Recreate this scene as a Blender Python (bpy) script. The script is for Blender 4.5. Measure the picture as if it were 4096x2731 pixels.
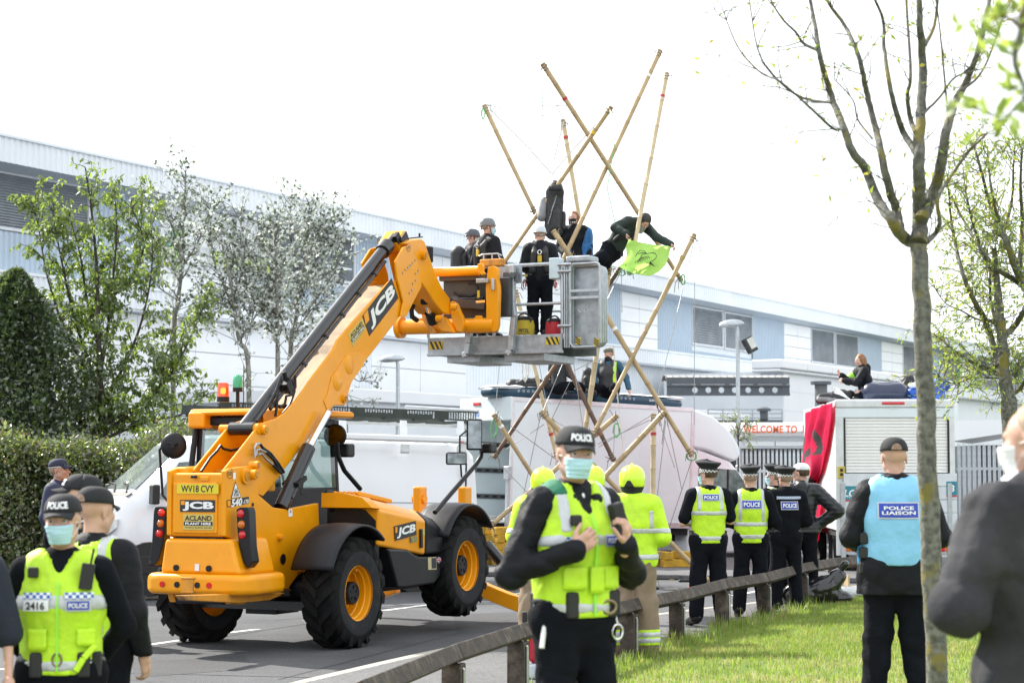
import bpy,bmesh,math,random
import numpy as np
from mathutils import Vector,Matrix

scene = bpy.context.scene
for _o in list(bpy.data.objects): bpy.data.objects.remove(_o)
COL = scene.collection
R = math.radians
rng = np.random.default_rng(7)
random.seed(7)

# ------------------------------------------------------------------ camera
LENS,PITCH,CAMZ = 70.0,3.675,2.0
cam = bpy.data.cameras.new('camera'); camo = bpy.data.objects.new('camera',cam); COL.objects.link(camo)
cam.lens = LENS; cam.sensor_width = 36; cam.clip_end = 3000; cam.clip_start = .1
camo.location = (0,0,CAMZ); camo.rotation_euler = (R(90 + PITCH),0,0)
cam.dof.use_dof = True; cam.dof.focus_distance = 23.5; cam.dof.aperture_fstop = 4.2
scene.camera = camo

# ------------------------------------------------------------------ sky, sun, exposure
SUN_EL,SUN_AZ = 40.0,-48.0          # azimuth from +Y, negative = to the left
w = bpy.data.worlds.new('World'); scene.world = w; w.use_nodes = True
nt = w.node_tree; nt.nodes.clear()
sky = nt.nodes.new('ShaderNodeTexSky'); sky.sky_type = 'NISHITA'; sky.sun_disc = False
sky.sun_elevation = R(SUN_EL); sky.sun_rotation = R(SUN_AZ); sky.dust_density = 2.5; sky.air_density = 1.0; sky.ozone_density = 1.0
hs = nt.nodes.new('ShaderNodeHueSaturation'); hs.inputs['Saturation'].default_value = .55
tc = nt.nodes.new('ShaderNodeTexCoord'); nz = nt.nodes.new('ShaderNodeTexNoise')     # thin high cloud all over the sky
mp = nt.nodes.new('ShaderNodeMapping'); mp.inputs['Scale'].default_value = (1,1,3.2)
nz.inputs['Scale'].default_value = 1.7; nz.inputs['Detail'].default_value = 6
cr = nt.nodes.new('ShaderNodeValToRGB'); cr.color_ramp.elements[0].position = .28; cr.color_ramp.elements[1].position = .52
cr.color_ramp.elements[0].color = (.55,.55,.55,1)
mx = nt.nodes.new('ShaderNodeMix'); mx.data_type = 'RGBA'; mx.inputs['B'].default_value = (9.2,9.6,10.0,1)
bg = nt.nodes.new('ShaderNodeBackground'); bg.inputs['Strength'].default_value = .1
wo = nt.nodes.new('ShaderNodeOutputWorld')
nt.links.new(sky.outputs[0],hs.inputs['Color']); nt.links.new(tc.outputs['Generated'],mp.inputs[0]); nt.links.new(mp.outputs[0],nz.inputs['Vector'])
nt.links.new(nz.outputs[0],cr.inputs[0]); nt.links.new(cr.outputs[0],mx.inputs['Factor'])
nt.links.new(hs.outputs[0],mx.inputs['A']); nt.links.new(mx.outputs['Result'],bg.inputs['Color']); nt.links.new(bg.outputs[0],wo.inputs[0])
sun = bpy.data.lights.new('sun','SUN'); suno = bpy.data.objects.new('sun',sun); COL.objects.link(suno)
sun.energy = 4.8; sun.angle = R(.6); sun.color = (1,.95,.87)
sd = Vector((math.sin(R(SUN_AZ)) * math.cos(R(SUN_EL)),math.cos(R(SUN_AZ)) * math.cos(R(SUN_EL)),math.sin(R(SUN_EL))))
suno.rotation_euler = (-sd).to_track_quat('-Z','Y').to_euler()
vs = scene.view_settings; vs.view_transform = 'Standard'; vs.look = 'None'; vs.gamma = 1; vs.exposure = .92; vs.use_curve_mapping = False
scene.render.engine = 'CYCLES'; scene.cycles.use_denoising = True
scene.cycles.max_bounces = 8; scene.cycles.transparent_max_bounces = 12
scene.cycles.sample_clamp_indirect = 8

# ------------------------------------------------------------------ photograph measures -> metres
F = 4096 * LENS / 36; CX,CY = 2048,1365.5; TH = R(PITCH)
ZM = dict(A1=(0,500,1.5679),A2=(500,1450,1.30625),A3=(1150,1600,1.4937),A4=(1500,750,2.091),A5=(0,1750,1.5983),A6=(1950,1600,1.3867),
 B1=(1850,150,1.568),B2=(2350,1000,1.3471),B3=(2650,1700,1.7425),B4=(3200,1400,1.1786),B5=(1850,1400,1.4258),B6=(2800,0,1.0455),
 C1=(900,900,1.96),C2=(600,1500,2.24),C3=(1300,1550,2.94),C4=(350,1750,2.0908),C5=(0,2250,1.8092),C6=(1100,2200,2.1382),C7=(2600,1300,2.4122),C8=(3100,1950,2.8517),
 D1=(1900,1380,2.5288),D2=(2250,800,3.485),D3=(3100,1350,2.8514),D4=(3500,600,1.4262),D5=(2400,1150,2.6133),V=(0,0,1/1.7415),S=(0,0,1))
CAMP = np.array([0,0,CAMZ])
def S(k,x,y):
    a,b,s = ZM[k]; return a + x / s,b + y / s
def ray(x,y):
    h = (x - CX) / F; v = (CY - y) / F
    return np.array([h,math.cos(TH) - v * math.sin(TH),math.sin(TH) + v * math.cos(TH)])
def at(k,x,y,D):
    d = ray(*S(k,x,y)); return CAMP + d * (D / d[1])
def gz(k,x,y,z=0.):
    d = ray(*S(k,x,y)); return CAMP + d * ((z - CAMZ) / d[2])
class Fr:                              # a local frame: X forward, Y left, Z up
    def __init__(s,O,rot,pitch=0):
        s.O = np.array(O,float); s.rot = R(rot); s.pitch = R(pitch)
        s.M = Matrix.Rotation(s.rot,3,'Z') @ Matrix.Rotation(-s.pitch,3,'Y')
        m = np.array(s.M); s.A = [m[:,0],m[:,1],m[:,2]]
    def loc(s,p):
        q = np.array(p) - s.O; return np.array([q @ s.A[0],q @ s.A[1],q @ s.A[2]])
    def w(s,p): return s.O + p[0] * s.A[0] + p[1] * s.A[1] + p[2] * s.A[2]
    def on(s,k,x,y,ax,val):
        d = ray(*S(k,x,y)); n = s.A[ax]
        t = (val - (CAMP - s.O) @ n) / (d @ n); return s.loc(CAMP + d * t)
    def tr(s,k,pts,ax,val): return [s.on(k,x,y,ax,val) for x,y in pts]

# ------------------------------------------------------------------ materials
MATS = {}
def _n(nt,t): return nt.nodes.new('ShaderNode' + t)
def pm(name,col,rough=.5,metal=0.,var=.08,scale=6.,bump=0.,bscale=60.,coat=0.,emit=None,spec=.5,trans=0.,stretch=None,dirt=None,dscale=2.):
    if name in MATS: return MATS[name]
    m = bpy.data.materials.new(name); m.use_nodes = True; nt = m.node_tree; b = nt.nodes['Principled BSDF']
    b.inputs['Roughness'].default_value = rough; b.inputs['Metallic'].default_value = metal
    b.inputs['Specular IOR Level'].default_value = spec; b.inputs['Coat Weight'].default_value = coat
    b.inputs['Transmission Weight'].default_value = trans
    c = (*col,1)
    tcn = _n(nt,'TexCoord'); src = tcn.outputs['Object']
    if stretch:
        mpn = _n(nt,'Mapping'); mpn.inputs['Scale'].default_value = stretch; nt.links.new(src,mpn.inputs[0]); src = mpn.outputs[0]
    no = _n(nt,'TexNoise'); no.inputs['Scale'].default_value = scale; no.inputs['Detail'].default_value = 5; nt.links.new(src,no.inputs['Vector'])
    mr = _n(nt,'MapRange'); mr.inputs['From Min'].default_value = .3; mr.inputs['From Max'].default_value = .7
    mr.inputs['To Min'].default_value = 1 - var; mr.inputs['To Max'].default_value = 1 + var; nt.links.new(no.outputs[0],mr.inputs[0])
    mul = _n(nt,'VectorMath'); mul.operation = 'SCALE'; mul.inputs[0].default_value = col; nt.links.new(mr.outputs[0],mul.inputs['Scale'])
    out = mul.outputs[0]
    if dirt:
        dn = _n(nt,'TexNoise'); dn.inputs['Scale'].default_value = dscale; dn.inputs['Detail'].default_value = 8; dn.inputs['Roughness'].default_value = .65; nt.links.new(src,dn.inputs['Vector'])
        dr = _n(nt,'ValToRGB'); dr.color_ramp.elements[0].position = .5; dr.color_ramp.elements[1].position = .72; nt.links.new(dn.outputs[0],dr.inputs[0])
        dm = _n(nt,'Mix'); dm.data_type = 'RGBA'; nt.links.new(dr.outputs[0],dm.inputs['Factor']); nt.links.new(out,dm.inputs['A']); dm.inputs['B'].default_value = (*dirt,1); out = dm.outputs['Result']
    nt.links.new(out,b.inputs['Base Color'])
    rr = _n(nt,'MapRange'); rr.inputs['To Min'].default_value = max(rough - .1,.02); rr.inputs['To Max'].default_value = min(rough + .1,1); nt.links.new(no.outputs[0],rr.inputs[0]); nt.links.new(rr.outputs[0],b.inputs['Roughness'])
    if bump:
        n2 = _n(nt,'TexNoise'); n2.inputs['Scale'].default_value = bscale; n2.inputs['Detail'].default_value = 4; nt.links.new(src,n2.inputs['Vector'])
        bp = _n(nt,'Bump'); bp.inputs['Strength'].default_value = bump; bp.inputs['Distance'].default_value = .02; nt.links.new(n2.outputs[0],bp.inputs['Height']); nt.links.new(bp.outputs[0],b.inputs['Normal'])
    if emit:
        b.inputs['Emission Color'].default_value = (*emit[0],1); b.inputs['Emission Strength'].default_value = emit[1]
    MATS[name] = m; return m
def leafmat(name,col,tcol,rough=.45,gloss=.12,var=.25):
    if name in MATS: return MATS[name]
    m = bpy.data.materials.new(name); m.use_nodes = True; nt = m.node_tree; nt.nodes.clear()
    o = _n(nt,'OutputMaterial'); d = _n(nt,'BsdfDiffuse'); t = _n(nt,'BsdfTranslucent'); g = _n(nt,'BsdfGlossy'); g.inputs['Roughness'].default_value = rough
    m1 = _n(nt,'MixShader'); m1.inputs[0].default_value = .5; m2 = _n(nt,'MixShader'); m2.inputs[0].default_value = gloss
    tcn = _n(nt,'TexCoord'); no = _n(nt,'TexNoise'); no.inputs['Scale'].default_value = 7; nt.links.new(tcn.outputs['Object'],no.inputs['Vector'])
    for c,node in ((col,d),(tcol,t)):
        mr = _n(nt,'MapRange'); mr.inputs['From Min'].default_value = .3; mr.inputs['From Max'].default_value = .7; mr.inputs['To Min'].default_value = 1 - var; mr.inputs['To Max'].default_value = 1 + var
        nt.links.new(no.outputs[0],mr.inputs[0]); mu = _n(nt,'VectorMath'); mu.operation = 'SCALE'; mu.inputs[0].default_value = c; nt.links.new(mr.outputs[0],mu.inputs['Scale']); nt.links.new(mu.outputs[0],node.inputs['Color'])
    nt.links.new(d.outputs[0],m1.inputs[1]); nt.links.new(t.outputs[0],m1.inputs[2]); nt.links.new(m1.outputs[0],m2.inputs[1]); nt.links.new(g.outputs[0],m2.inputs[2]); nt.links.new(m2.outputs[0],o.inputs[0])
    MATS[name] = m; return m
def glassmat(name,tint=(.75,.85,.85),mixv=.5,rough=.03):
    if name in MATS: return MATS[name]
    m = bpy.data.materials.new(name); m.use_nodes = True; nt = m.node_tree; nt.nodes.clear()
    o = _n(nt,'OutputMaterial'); t = _n(nt,'BsdfTransparent'); t.inputs[0].default_value = (*tint,1); g = _n(nt,'BsdfGlossy'); g.inputs['Roughness'].default_value = rough
    fr = _n(nt,'Fresnel'); fr.inputs[0].default_value = 1.5; ad = _n(nt,'Math'); ad.operation = 'ADD'; ad.use_clamp = True; ad.inputs[1].default_value = mixv * .25; nt.links.new(fr.outputs[0],ad.inputs[0])
    mxn = _n(nt,'MixShader'); nt.links.new(ad.outputs[0],mxn.inputs[0]); nt.links.new(t.outputs[0],mxn.inputs[1]); nt.links.new(g.outputs[0],mxn.inputs[2]); nt.links.new(mxn.outputs[0],o.inputs[0])
    MATS[name] = m; return m
def barkmat(name,c1,c2,lichen=None,scale=14):
    if name in MATS: return MATS[name]
    m = bpy.data.materials.new(name); m.use_nodes = True; nt = m.node_tree; b = nt.nodes['Principled BSDF']; b.inputs['Roughness'].default_value = .85
    tcn = _n(nt,'TexCoord'); n1 = _n(nt,'TexNoise'); n1.inputs['Scale'].default_value = scale; n1.inputs['Detail'].default_value = 6; nt.links.new(tcn.outputs['Object'],n1.inputs['Vector'])
    r1 = _n(nt,'ValToRGB'); r1.color_ramp.elements[0].position = .35; r1.color_ramp.elements[1].position = .65; r1.color_ramp.elements[0].color = (*c1,1); r1.color_ramp.elements[1].color = (*c2,1); nt.links.new(n1.outputs[0],r1.inputs[0]); out = r1.outputs[0]
    if lichen:
        n2 = _n(nt,'TexNoise'); n2.inputs['Scale'].default_value = 5; n2.inputs['Detail'].default_value = 8; nt.links.new(tcn.outputs['Object'],n2.inputs['Vector'])
        r2 = _n(nt,'ValToRGB'); r2.color_ramp.elements[0].position = .54; r2.color_ramp.elements[1].position = .62; nt.links.new(n2.outputs[0],r2.inputs[0])
        mxn = _n(nt,'Mix'); mxn.data_type = 'RGBA'; nt.links.new(r2.outputs[0],mxn.inputs['Factor']); nt.links.new(out,mxn.inputs['A']); mxn.inputs['B'].default_value = (*lichen,1); out = mxn.outputs['Result']
    nt.links.new(out,b.inputs['Base Color'])
    bp = _n(nt,'Bump'); bp.inputs['Strength'].default_value = .5; bp.inputs['Distance'].default_value = .02; nt.links.new(n1.outputs[0],bp.inputs['Height']); nt.links.new(bp.outputs[0],b.inputs['Normal'])
    MATS[name] = m; return m
def checkmat(name,ca,cb,n=26,zscale=60.,axis='ANG',rough=.6):
    # small dicing printed on a band: angle round the local Z axis (or X) against height
    if name in MATS: return MATS[name]
    m = bpy.data.materials.new(name); m.use_nodes = True; nt = m.node_tree; b = nt.nodes['Principled BSDF']; b.inputs['Roughness'].default_value = rough
    tcn = _n(nt,'TexCoord'); sp = _n(nt,'SeparateXYZ'); nt.links.new(tcn.outputs['Object'],sp.inputs[0])
    cb_ = _n(nt,'CombineXYZ')
    if axis == 'ANG':
        a = _n(nt,'Math'); a.operation = 'ARCTAN2'; nt.links.new(sp.outputs[1],a.inputs[0]); nt.links.new(sp.outputs[0],a.inputs[1])
        mu = _n(nt,'Math'); mu.operation = 'MULTIPLY'; mu.inputs[1].default_value = n / 3.14159; nt.links.new(a.outputs[0],mu.inputs[0])
    else:
        mu = _n(nt,'Math'); mu.operation = 'MULTIPLY'; mu.inputs[1].default_value = n; nt.links.new(sp.outputs[0],mu.inputs[0])
    mz = _n(nt,'Math'); mz.operation = 'MULTIPLY'; mz.inputs[1].default_value = zscale; nt.links.new(sp.outputs[2],mz.inputs[0])
    nt.links.new(mu.outputs[0],cb_.inputs[0]); nt.links.new(mz.outputs[0],cb_.inputs[1]); cb_.inputs[2].default_value = .5
    ck = _n(nt,'TexChecker'); ck.inputs['Scale'].default_value = 1; ck.inputs['Color1'].default_value = (*ca,1); ck.inputs['Color2'].default_value = (*cb,1)
    nt.links.new(cb_.outputs[0],ck.inputs[0]); nt.links.new(ck.outputs[0],b.inputs['Base Color'])
    MATS[name] = m; return m

# ------------------------------------------------------------------ mesh building
def nrm(v):
    v = np.array(v,float); l = np.linalg.norm(v); return v / l if l > 1e-9 else v
def perp(d):
    d = nrm(d); a = np.array([0,0,1.]) if abs(d[2]) < .9 else np.array([1.,0,0])
    u = nrm(np.cross(a,d)); return u,np.cross(d,u)
class MB:
    def __init__(s): s.v = []; s.f = []; s.m = []; s.cur = 0
    def add(s,vs,fs):
        o = len(s.v); s.v += [tuple(map(float,p)) for p in vs]
        for f in fs: s.f.append(tuple(i + o for i in f)); s.m.append(s.cur)
        return s
    def box(s,c,d,rot=None):
        hx,hy,hz = d[0] / 2,d[1] / 2,d[2] / 2
        P = np.array([(x,y,z) for x in (-hx,hx) for y in (-hy,hy) for z in (-hz,hz)])
        if rot is not None: P = P @ np.array(rot).T
        P = P + np.array(c)
        return s.add(P,[(0,1,3,2),(4,6,7,5),(0,4,5,1),(2,3,7,6),(0,2,6,4),(1,5,7,3)])
    def bx(s,a,b):                      # box from two corners
        a,b = np.minimum(a,b),np.maximum(a,b); return s.box((np.array(a) + b) / 2,np.array(b) - a)
    def bar(s,p,q,wd,ht,up=(0,0,1)):
        p,q = np.array(p,float),np.array(q,float); d = nrm(q - p); x = np.cross(d,up)
        x = nrm(x) if np.linalg.norm(x) > 1e-6 else perp(d)[0]; z = np.cross(x,d); V = []
        for e in (p,q):
            for a,b in ((-1,-1),(1,-1),(1,1),(-1,1)): V.append(e + x * a * wd / 2 + z * b * ht / 2)
        return s.add(V,[(0,1,2,3),(7,6,5,4),(0,4,5,1),(1,5,6,2),(2,6,7,3),(3,7,4,0)])
    def cyl(s,p,q,r0,r1=None,n=16,caps=True,th=0.):
        return s.tube([p,q],[r0,r0 if r1 is None else r1],n,caps,th)
    def tube(s,path,r,n=8,caps=True,th=0.):
        P = [np.array(p,float) for p in path]; k = len(P)
        if not hasattr(r,'__len__'): r = [r] * k
        V = []; fs = []; u = None
        for i in range(k):
            d = nrm(P[min(i + 1,k - 1)] - P[max(i - 1,0)])
            if u is None: u,v = perp(d)
            else:
                u = u - d * (u @ d); u = nrm(u) if np.linalg.norm(u) > 1e-6 else perp(d)[0]; v = np.cross(d,u)
            for j in range(n):
                t = 2 * math.pi * j / n + th; V.append(P[i] + r[i] * (u * math.cos(t) + v * math.sin(t)))
        for i in range(k - 1):
            for j in range(n):
                a = i * n + j; b = i * n + (j + 1) % n; fs.append((a,b,b + n,a + n))
        if caps:
            fs.append(tuple(range(n - 1,-1,-1))); fs.append(tuple((k - 1) * n + j for j in range(n)))
        return s.add(V,fs)
    def prism(s,poly,off):              # closed 3-D polygon, swept by vector off
        P = [np.array(p,float) for p in poly]; n = len(P); off = np.array(off,float)
        nn = np.zeros(3)
        for i in range(n): nn += np.cross(P[i],P[(i + 1) % n])
        if nn @ off > 0: P = P[::-1]
        V = P + [p + off for p in P]
        return s.add(V,[tuple(range(n)),tuple(range(2 * n - 1,n - 1,-1))] + [((i + 1) % n,i,i + n,(i + 1) % n + n) for i in range(n)])
    def lathe(s,prof,c,ax,n=24):      # profile [(radius, along)]
        u,v = perp(ax); ax = nrm(ax); c = np.array(c,float); V = []; fs = []
        for r,h in prof:
            for j in range(n):
                t = 2 * math.pi * j / n; V.append(c + ax * h + r * (u * math.cos(t) + v * math.sin(t)))
        for i in range(len(prof) - 1):
            for j in range(n):
                a = i * n + j; b = i * n + (j + 1) % n; fs.append((a,b,b + n,a + n))
        return s.add(V,fs)
    def grid(s,fn,nu,nv):              # fn(u, v) -> point
        V = [fn(i / nu,j / nv) for i in range(nu + 1) for j in range(nv + 1)]
        return s.add(V,[(i * (nv + 1) + j,(i + 1) * (nv + 1) + j,(i + 1) * (nv + 1) + j + 1,i * (nv + 1) + j + 1) for i in range(nu) for j in range(nv)])
    def mesh(s,name,smooth=False):
        me = bpy.data.meshes.new(name); me.from_pydata(s.v,[],s.f); me.validate()
        if len(s.m) == len(me.polygons) and any(s.m): me.polygons.foreach_set('material_index',s.m)
        if smooth: me.polygons.foreach_set('use_smooth',[True] * len(me.polygons))
        return me
    def build(s,name,mats,parent=None,smooth=False,bevel=0.,bseg=2,fix=True):
        me = s.mesh(name,smooth)
        if fix:
            bm = bmesh.new(); bm.from_mesh(me); bmesh.ops.recalc_face_normals(bm,faces=bm.faces); bm.to_mesh(me); bm.free()
        return link(name,me,mats,parent,bevel,bseg,smooth)
def link(name,me,mats,parent=None,bevel=0.,bseg=2,smooth=False):
    o = bpy.data.objects.new(name,me); COL.objects.link(o)
    for m in (mats if isinstance(mats,(list,tuple)) else [mats]): me.materials.append(m)
    if parent is not None: o.parent = parent
    if bevel:
        b = o.modifiers.new('bevel','BEVEL'); b.width = bevel; b.segments = bseg; b.limit_method = 'ANGLE'; b.angle_limit = R(35)
        if not smooth: me.polygons.foreach_set('use_smooth',[True] * len(me.polygons)); b.harden_normals = True
    if smooth:
        try: me.set_sharp_from_angle(angle=R(40))
        except Exception: pass
    return o
def tag(o,label,cat,group=None):
    o['label'] = label; o['category'] = cat
    if group: o['group'] = group
    return o
def setting(o,kind='structure',label=None):
    o['kind'] = kind
    if label: o['label'] = label
    return o
def thing(name,label,cat,loc=(0,0,0),rotz=0.,group=None,fr=None):
    o = bpy.data.objects.new(name,None); COL.objects.link(o); o.empty_display_size = .2
    if fr is not None:
        o.matrix_world = Matrix.Translation(Vector(fr.O)) @ fr.M.to_4x4()
    else:
        o.location = Vector([float(x) for x in loc]); o.rotation_euler = (0,0,rotz)
    return tag(o,label,cat,group)
def share(o,name,parent,matrix):      # another object on the same mesh
    c = bpy.data.objects.new(name,o.data); COL.objects.link(c); c.parent = parent; c.matrix_local = matrix
    for md in o.modifiers:
        n = c.modifiers.new(md.name,md.type)
        if md.type == 'BEVEL': n.width = md.width; n.segments = md.segments; n.limit_method = md.limit_method; n.angle_limit = md.angle_limit; n.harden_normals = md.harden_normals
    return c
_txt = {}
def text_verts(t,size=1.,weight=0.,shear=0.,space=1.,align='CENTER'):
    key = (t,size,weight,shear,space,align)
    if key not in _txt:
        cu = bpy.data.curves.new('txt','FONT'); cu.body = t; cu.size = size; cu.offset = weight * size; cu.shear = shear; cu.space_character = space
        cu.align_x = align; cu.align_y = 'CENTER'; cu.fill_mode = 'FRONT'; cu.resolution_u = 3
        o = bpy.data.objects.new('txt',cu); COL.objects.link(o); dg = bpy.context.evaluated_depsgraph_get()
        me = bpy.data.meshes.new_from_object(o.evaluated_get(dg))
        V = np.array([v.co[:] for v in me.vertices]); Fc = [tuple(p.vertices) for p in me.polygons]
        bpy.data.objects.remove(o); bpy.data.curves.remove(cu); bpy.data.meshes.remove(me); _txt[key] = (V,Fc)
    return _txt[key]
def text_on(name,t,mat,parent,o,ex,ey,width=None,height=None,**kw):
    # flat lettering: o centre, ex reading direction, ey up; scaled to width x height
    V,Fc = text_verts(t,1.,**kw); V = V.copy(); lo,hi = V.min(0),V.max(0); c = (lo + hi) / 2; V -= c
    sx = width / (hi - lo)[0] if width else None; sy = height / (hi - lo)[1] if height else None
    sx = sx or sy; sy = sy or sx
    ex,ey,o = nrm(ex),nrm(ey),np.array(o,float)
    P = o + np.outer(V[:,0] * sx,ex) + np.outer(V[:,1] * sy,ey)
    me = bpy.data.meshes.new(name); me.from_pydata(P.tolist(),[],Fc)
    return link(name,me,mat,parent)
# ================================================================== SOFT SHAPES (signed distance -> mesh)
def P_(a,b,ra,rb,k=.03,ax=None,fl=1.3,sub=False): return (np.array(a,float),np.array(b,float),ra,rb,k,None if ax is None else nrm(ax),fl,sub)
def fold_noise(X,Y,Z,amp,freq,seed):
    r = np.random.default_rng(seed); o = 0
    for i in range(4):
        d1,d2 = nrm(r.normal(size=3)),nrm(r.normal(size=3)); f = freq * (1 + .5 * i); a_ = (f * (X * d1[0] + Y * d1[1] + Z * d1[2]) + 1.7 * np.sin(f * .55 * (X * d2[0] + Y * d2[1] + Z * d2[2]) + i) + r.uniform(0,6)); o = o + amp / (1 + .6 * i) * (.45 * np.sin(a_) + 1.5 * (.62 - np.abs(np.sin(a_ * .5 + 1))))
    return o
def sdf_mesh(prims,h=.015,off=0.,clips=(),noise=None,extra=None):
    lo = np.min([np.minimum(p[0],p[1]) - max(p[2],p[3]) for p in prims if not p[7]],0) - off - 3 * h - .01
    hi = np.max([np.maximum(p[0],p[1]) + max(p[2],p[3]) for p in prims if not p[7]],0) + off + 3 * h + .01
    for p0,n in clips:                    # shrink the box where a clip plane is axis aligned
        for i in range(3):
            if n[i] > .99: hi[i] = min(hi[i],p0[i] + 3 * h)
            if n[i] < -.99: lo[i] = max(lo[i],p0[i] - 3 * h)
    N = np.maximum(np.ceil((hi - lo) / h).astype(int) + 1,4)
    ax = [lo[i] + h * np.arange(N[i]) for i in range(3)]
    Fd = np.full(N,.25,np.float32)
    for a,b,ra,rb,k,fx,fl,sub in [p for p in prims if not p[7]]:
        mg = max(ra,rb) + off + max(k,0) + 2 * h
        i0 = np.maximum(np.floor((np.minimum(a,b) - mg - lo) / h).astype(int),0); i1 = np.minimum(np.ceil((np.maximum(a,b) + mg - lo) / h).astype(int) + 1,N)
        if np.any(i1 <= i0): continue
        X,Y,Z = np.meshgrid(*[ax[i][i0[i]:i1[i]] for i in range(3)],indexing='ij',sparse=True)
        ab = b - a; L2 = ab @ ab; px,py,pz = X - a[0],Y - a[1],Z - a[2]
        t = np.clip((px * ab[0] + py * ab[1] + pz * ab[2]) / L2,0,1) if L2 > 1e-12 else np.zeros_like(px + py + pz)
        qx,qy,qz = px - t * ab[0],py - t * ab[1],pz - t * ab[2]; d2 = qx * qx + qy * qy + qz * qz
        if fx is not None:
            c = qx * fx[0] + qy * fx[1] + qz * fx[2]; d2 = d2 + c * c * (fl * fl - 1)
        d = np.sqrt(d2) - (ra + (rb - ra) * t)
        sl_ = tuple(slice(i0[i],i1[i]) for i in range(3)); cur = Fd[sl_]
        hh = np.clip(.5 + .5 * (cur - d) / k,0,1); Fd[sl_] = cur * (1 - hh) + d * hh - k * hh * (1 - hh)
    Fd -= off
    X,Y,Z = np.meshgrid(*ax,indexing='ij',sparse=True)
    if noise: Fd += fold_noise(X,Y,Z,*noise)
    if extra is not None: Fd = extra(Fd,X,Y,Z)
    for a,b,ra,rb,k,fx,fl,sub in [p for p in prims if p[7]]:      # cut-outs
        ab = b - a; L2 = ab @ ab; t = np.clip(((X - a[0]) * ab[0] + (Y - a[1]) * ab[1] + (Z - a[2]) * ab[2]) / L2,0,1)
        Fd = np.maximum(Fd,(ra + (rb - ra) * t) - np.sqrt((X - a[0] - t * ab[0]) ** 2 + (Y - a[1] - t * ab[1]) ** 2 + (Z - a[2] - t * ab[2]) ** 2))
    for p0,n in clips: Fd = np.maximum(Fd,(X - p0[0]) * n[0] + (Y - p0[1]) * n[1] + (Z - p0[2]) * n[2])
    Fd[0] = Fd[-1] = .1; Fd[:,0] = Fd[:,-1] = .1; Fd[:,:,0] = Fd[:,:,-1] = .1
    return surfnet(Fd,lo,h)
def surfnet(Fd,lo,h):
    s = Fd < 0; n = np.array(Fd.shape) - 1
    c = np.zeros(n,int)
    for i in (0,1):
        for j in (0,1):
            for k in (0,1): c += s[i:n[0] + i,j:n[1] + j,k:n[2] + k]
    act = (c > 0) & (c < 8); idx = np.argwhere(act)
    if len(idx) == 0: return np.zeros((0,3)),[]
    pos = np.zeros((len(idx),3)); cnt = np.zeros(len(idx)); I,J,K = idx.T
    cor = [(i,j,k) for i in (0,1) for j in (0,1) for k in (0,1)]
    for a in range(8):
        for b in range(a + 1,8):
            ca,cb = np.array(cor[a]),np.array(cor[b])
            if np.abs(ca - cb).sum() != 1: continue
            fa = Fd[I + ca[0],J + ca[1],K + ca[2]]; fb = Fd[I + cb[0],J + cb[1],K + cb[2]]; m = (fa < 0) != (fb < 0)
            t = np.where(m,fa / np.where(m,fa - fb,1),0); pos += m[:,None] * (ca + t[:,None] * (cb - ca)); cnt += m
    V = lo + h * (idx + pos / cnt[:,None]); vid = np.full(n,-1); vid[act] = np.arange(len(idx)); Q = []
    for axn in range(3):
        sl0 = [slice(None)] * 3; sl1 = [slice(None)] * 3; sl0[axn] = slice(0,-1); sl1[axn] = slice(1,None)
        d = s[tuple(sl0)] != s[tuple(sl1)]; e = np.argwhere(d); ins = s[tuple(sl0)][tuple(e.T)]
        u,w_ = (axn + 1) % 3,(axn + 2) % 3; m = np.ones(len(e),bool)
        for q in (u,w_): m &= (e[:,q] > 0) & (e[:,q] < n[q])
        e = e[m]; ins = ins[m]; q4 = []
        for du,dw in ((0,0),(1,0),(1,1),(0,1)):
            o = e.copy(); o[:,u] -= du; o[:,w_] -= dw; q4.append(vid[tuple(o.T)])
        q4 = np.stack(q4,1); q4[~ins] = q4[~ins][:,::-1]; Q.append(q4)
    Q = np.concatenate(Q); Q = Q[(Q >= 0).all(1)]
    return V,Q
def np_mesh(name,V,Q,mat,parent,smooth=True):
    me = bpy.data.meshes.new(name); n = len(V); me.vertices.add(n); me.vertices.foreach_set('co',np.asarray(V,np.float32).ravel())
    m = len(Q); k = Q.shape[1]; me.loops.add(m * k); me.loops.foreach_set('vertex_index',Q.ravel().astype(np.int32)); me.polygons.add(m); me.polygons.foreach_set('loop_start',np.arange(0,m * k,k,dtype=np.int32))
    try: me.polygons.foreach_set('loop_total',np.full(m,k,np.int32))
    except Exception: pass
    me.update(calc_edges=True); me.validate()
    if smooth: me.polygons.foreach_set('use_smooth',[True] * m)
    o = bpy.data.objects.new(name,me); COL.objects.link(o); me.materials.append(mat)
    if parent is not None: o.parent = parent
    return o
def soft(name,mat,parent,prims,**kw):
    V,Q = sdf_mesh(prims,**kw)
    return np_mesh(name,V,Q,mat,parent) if len(V) else None

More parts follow.
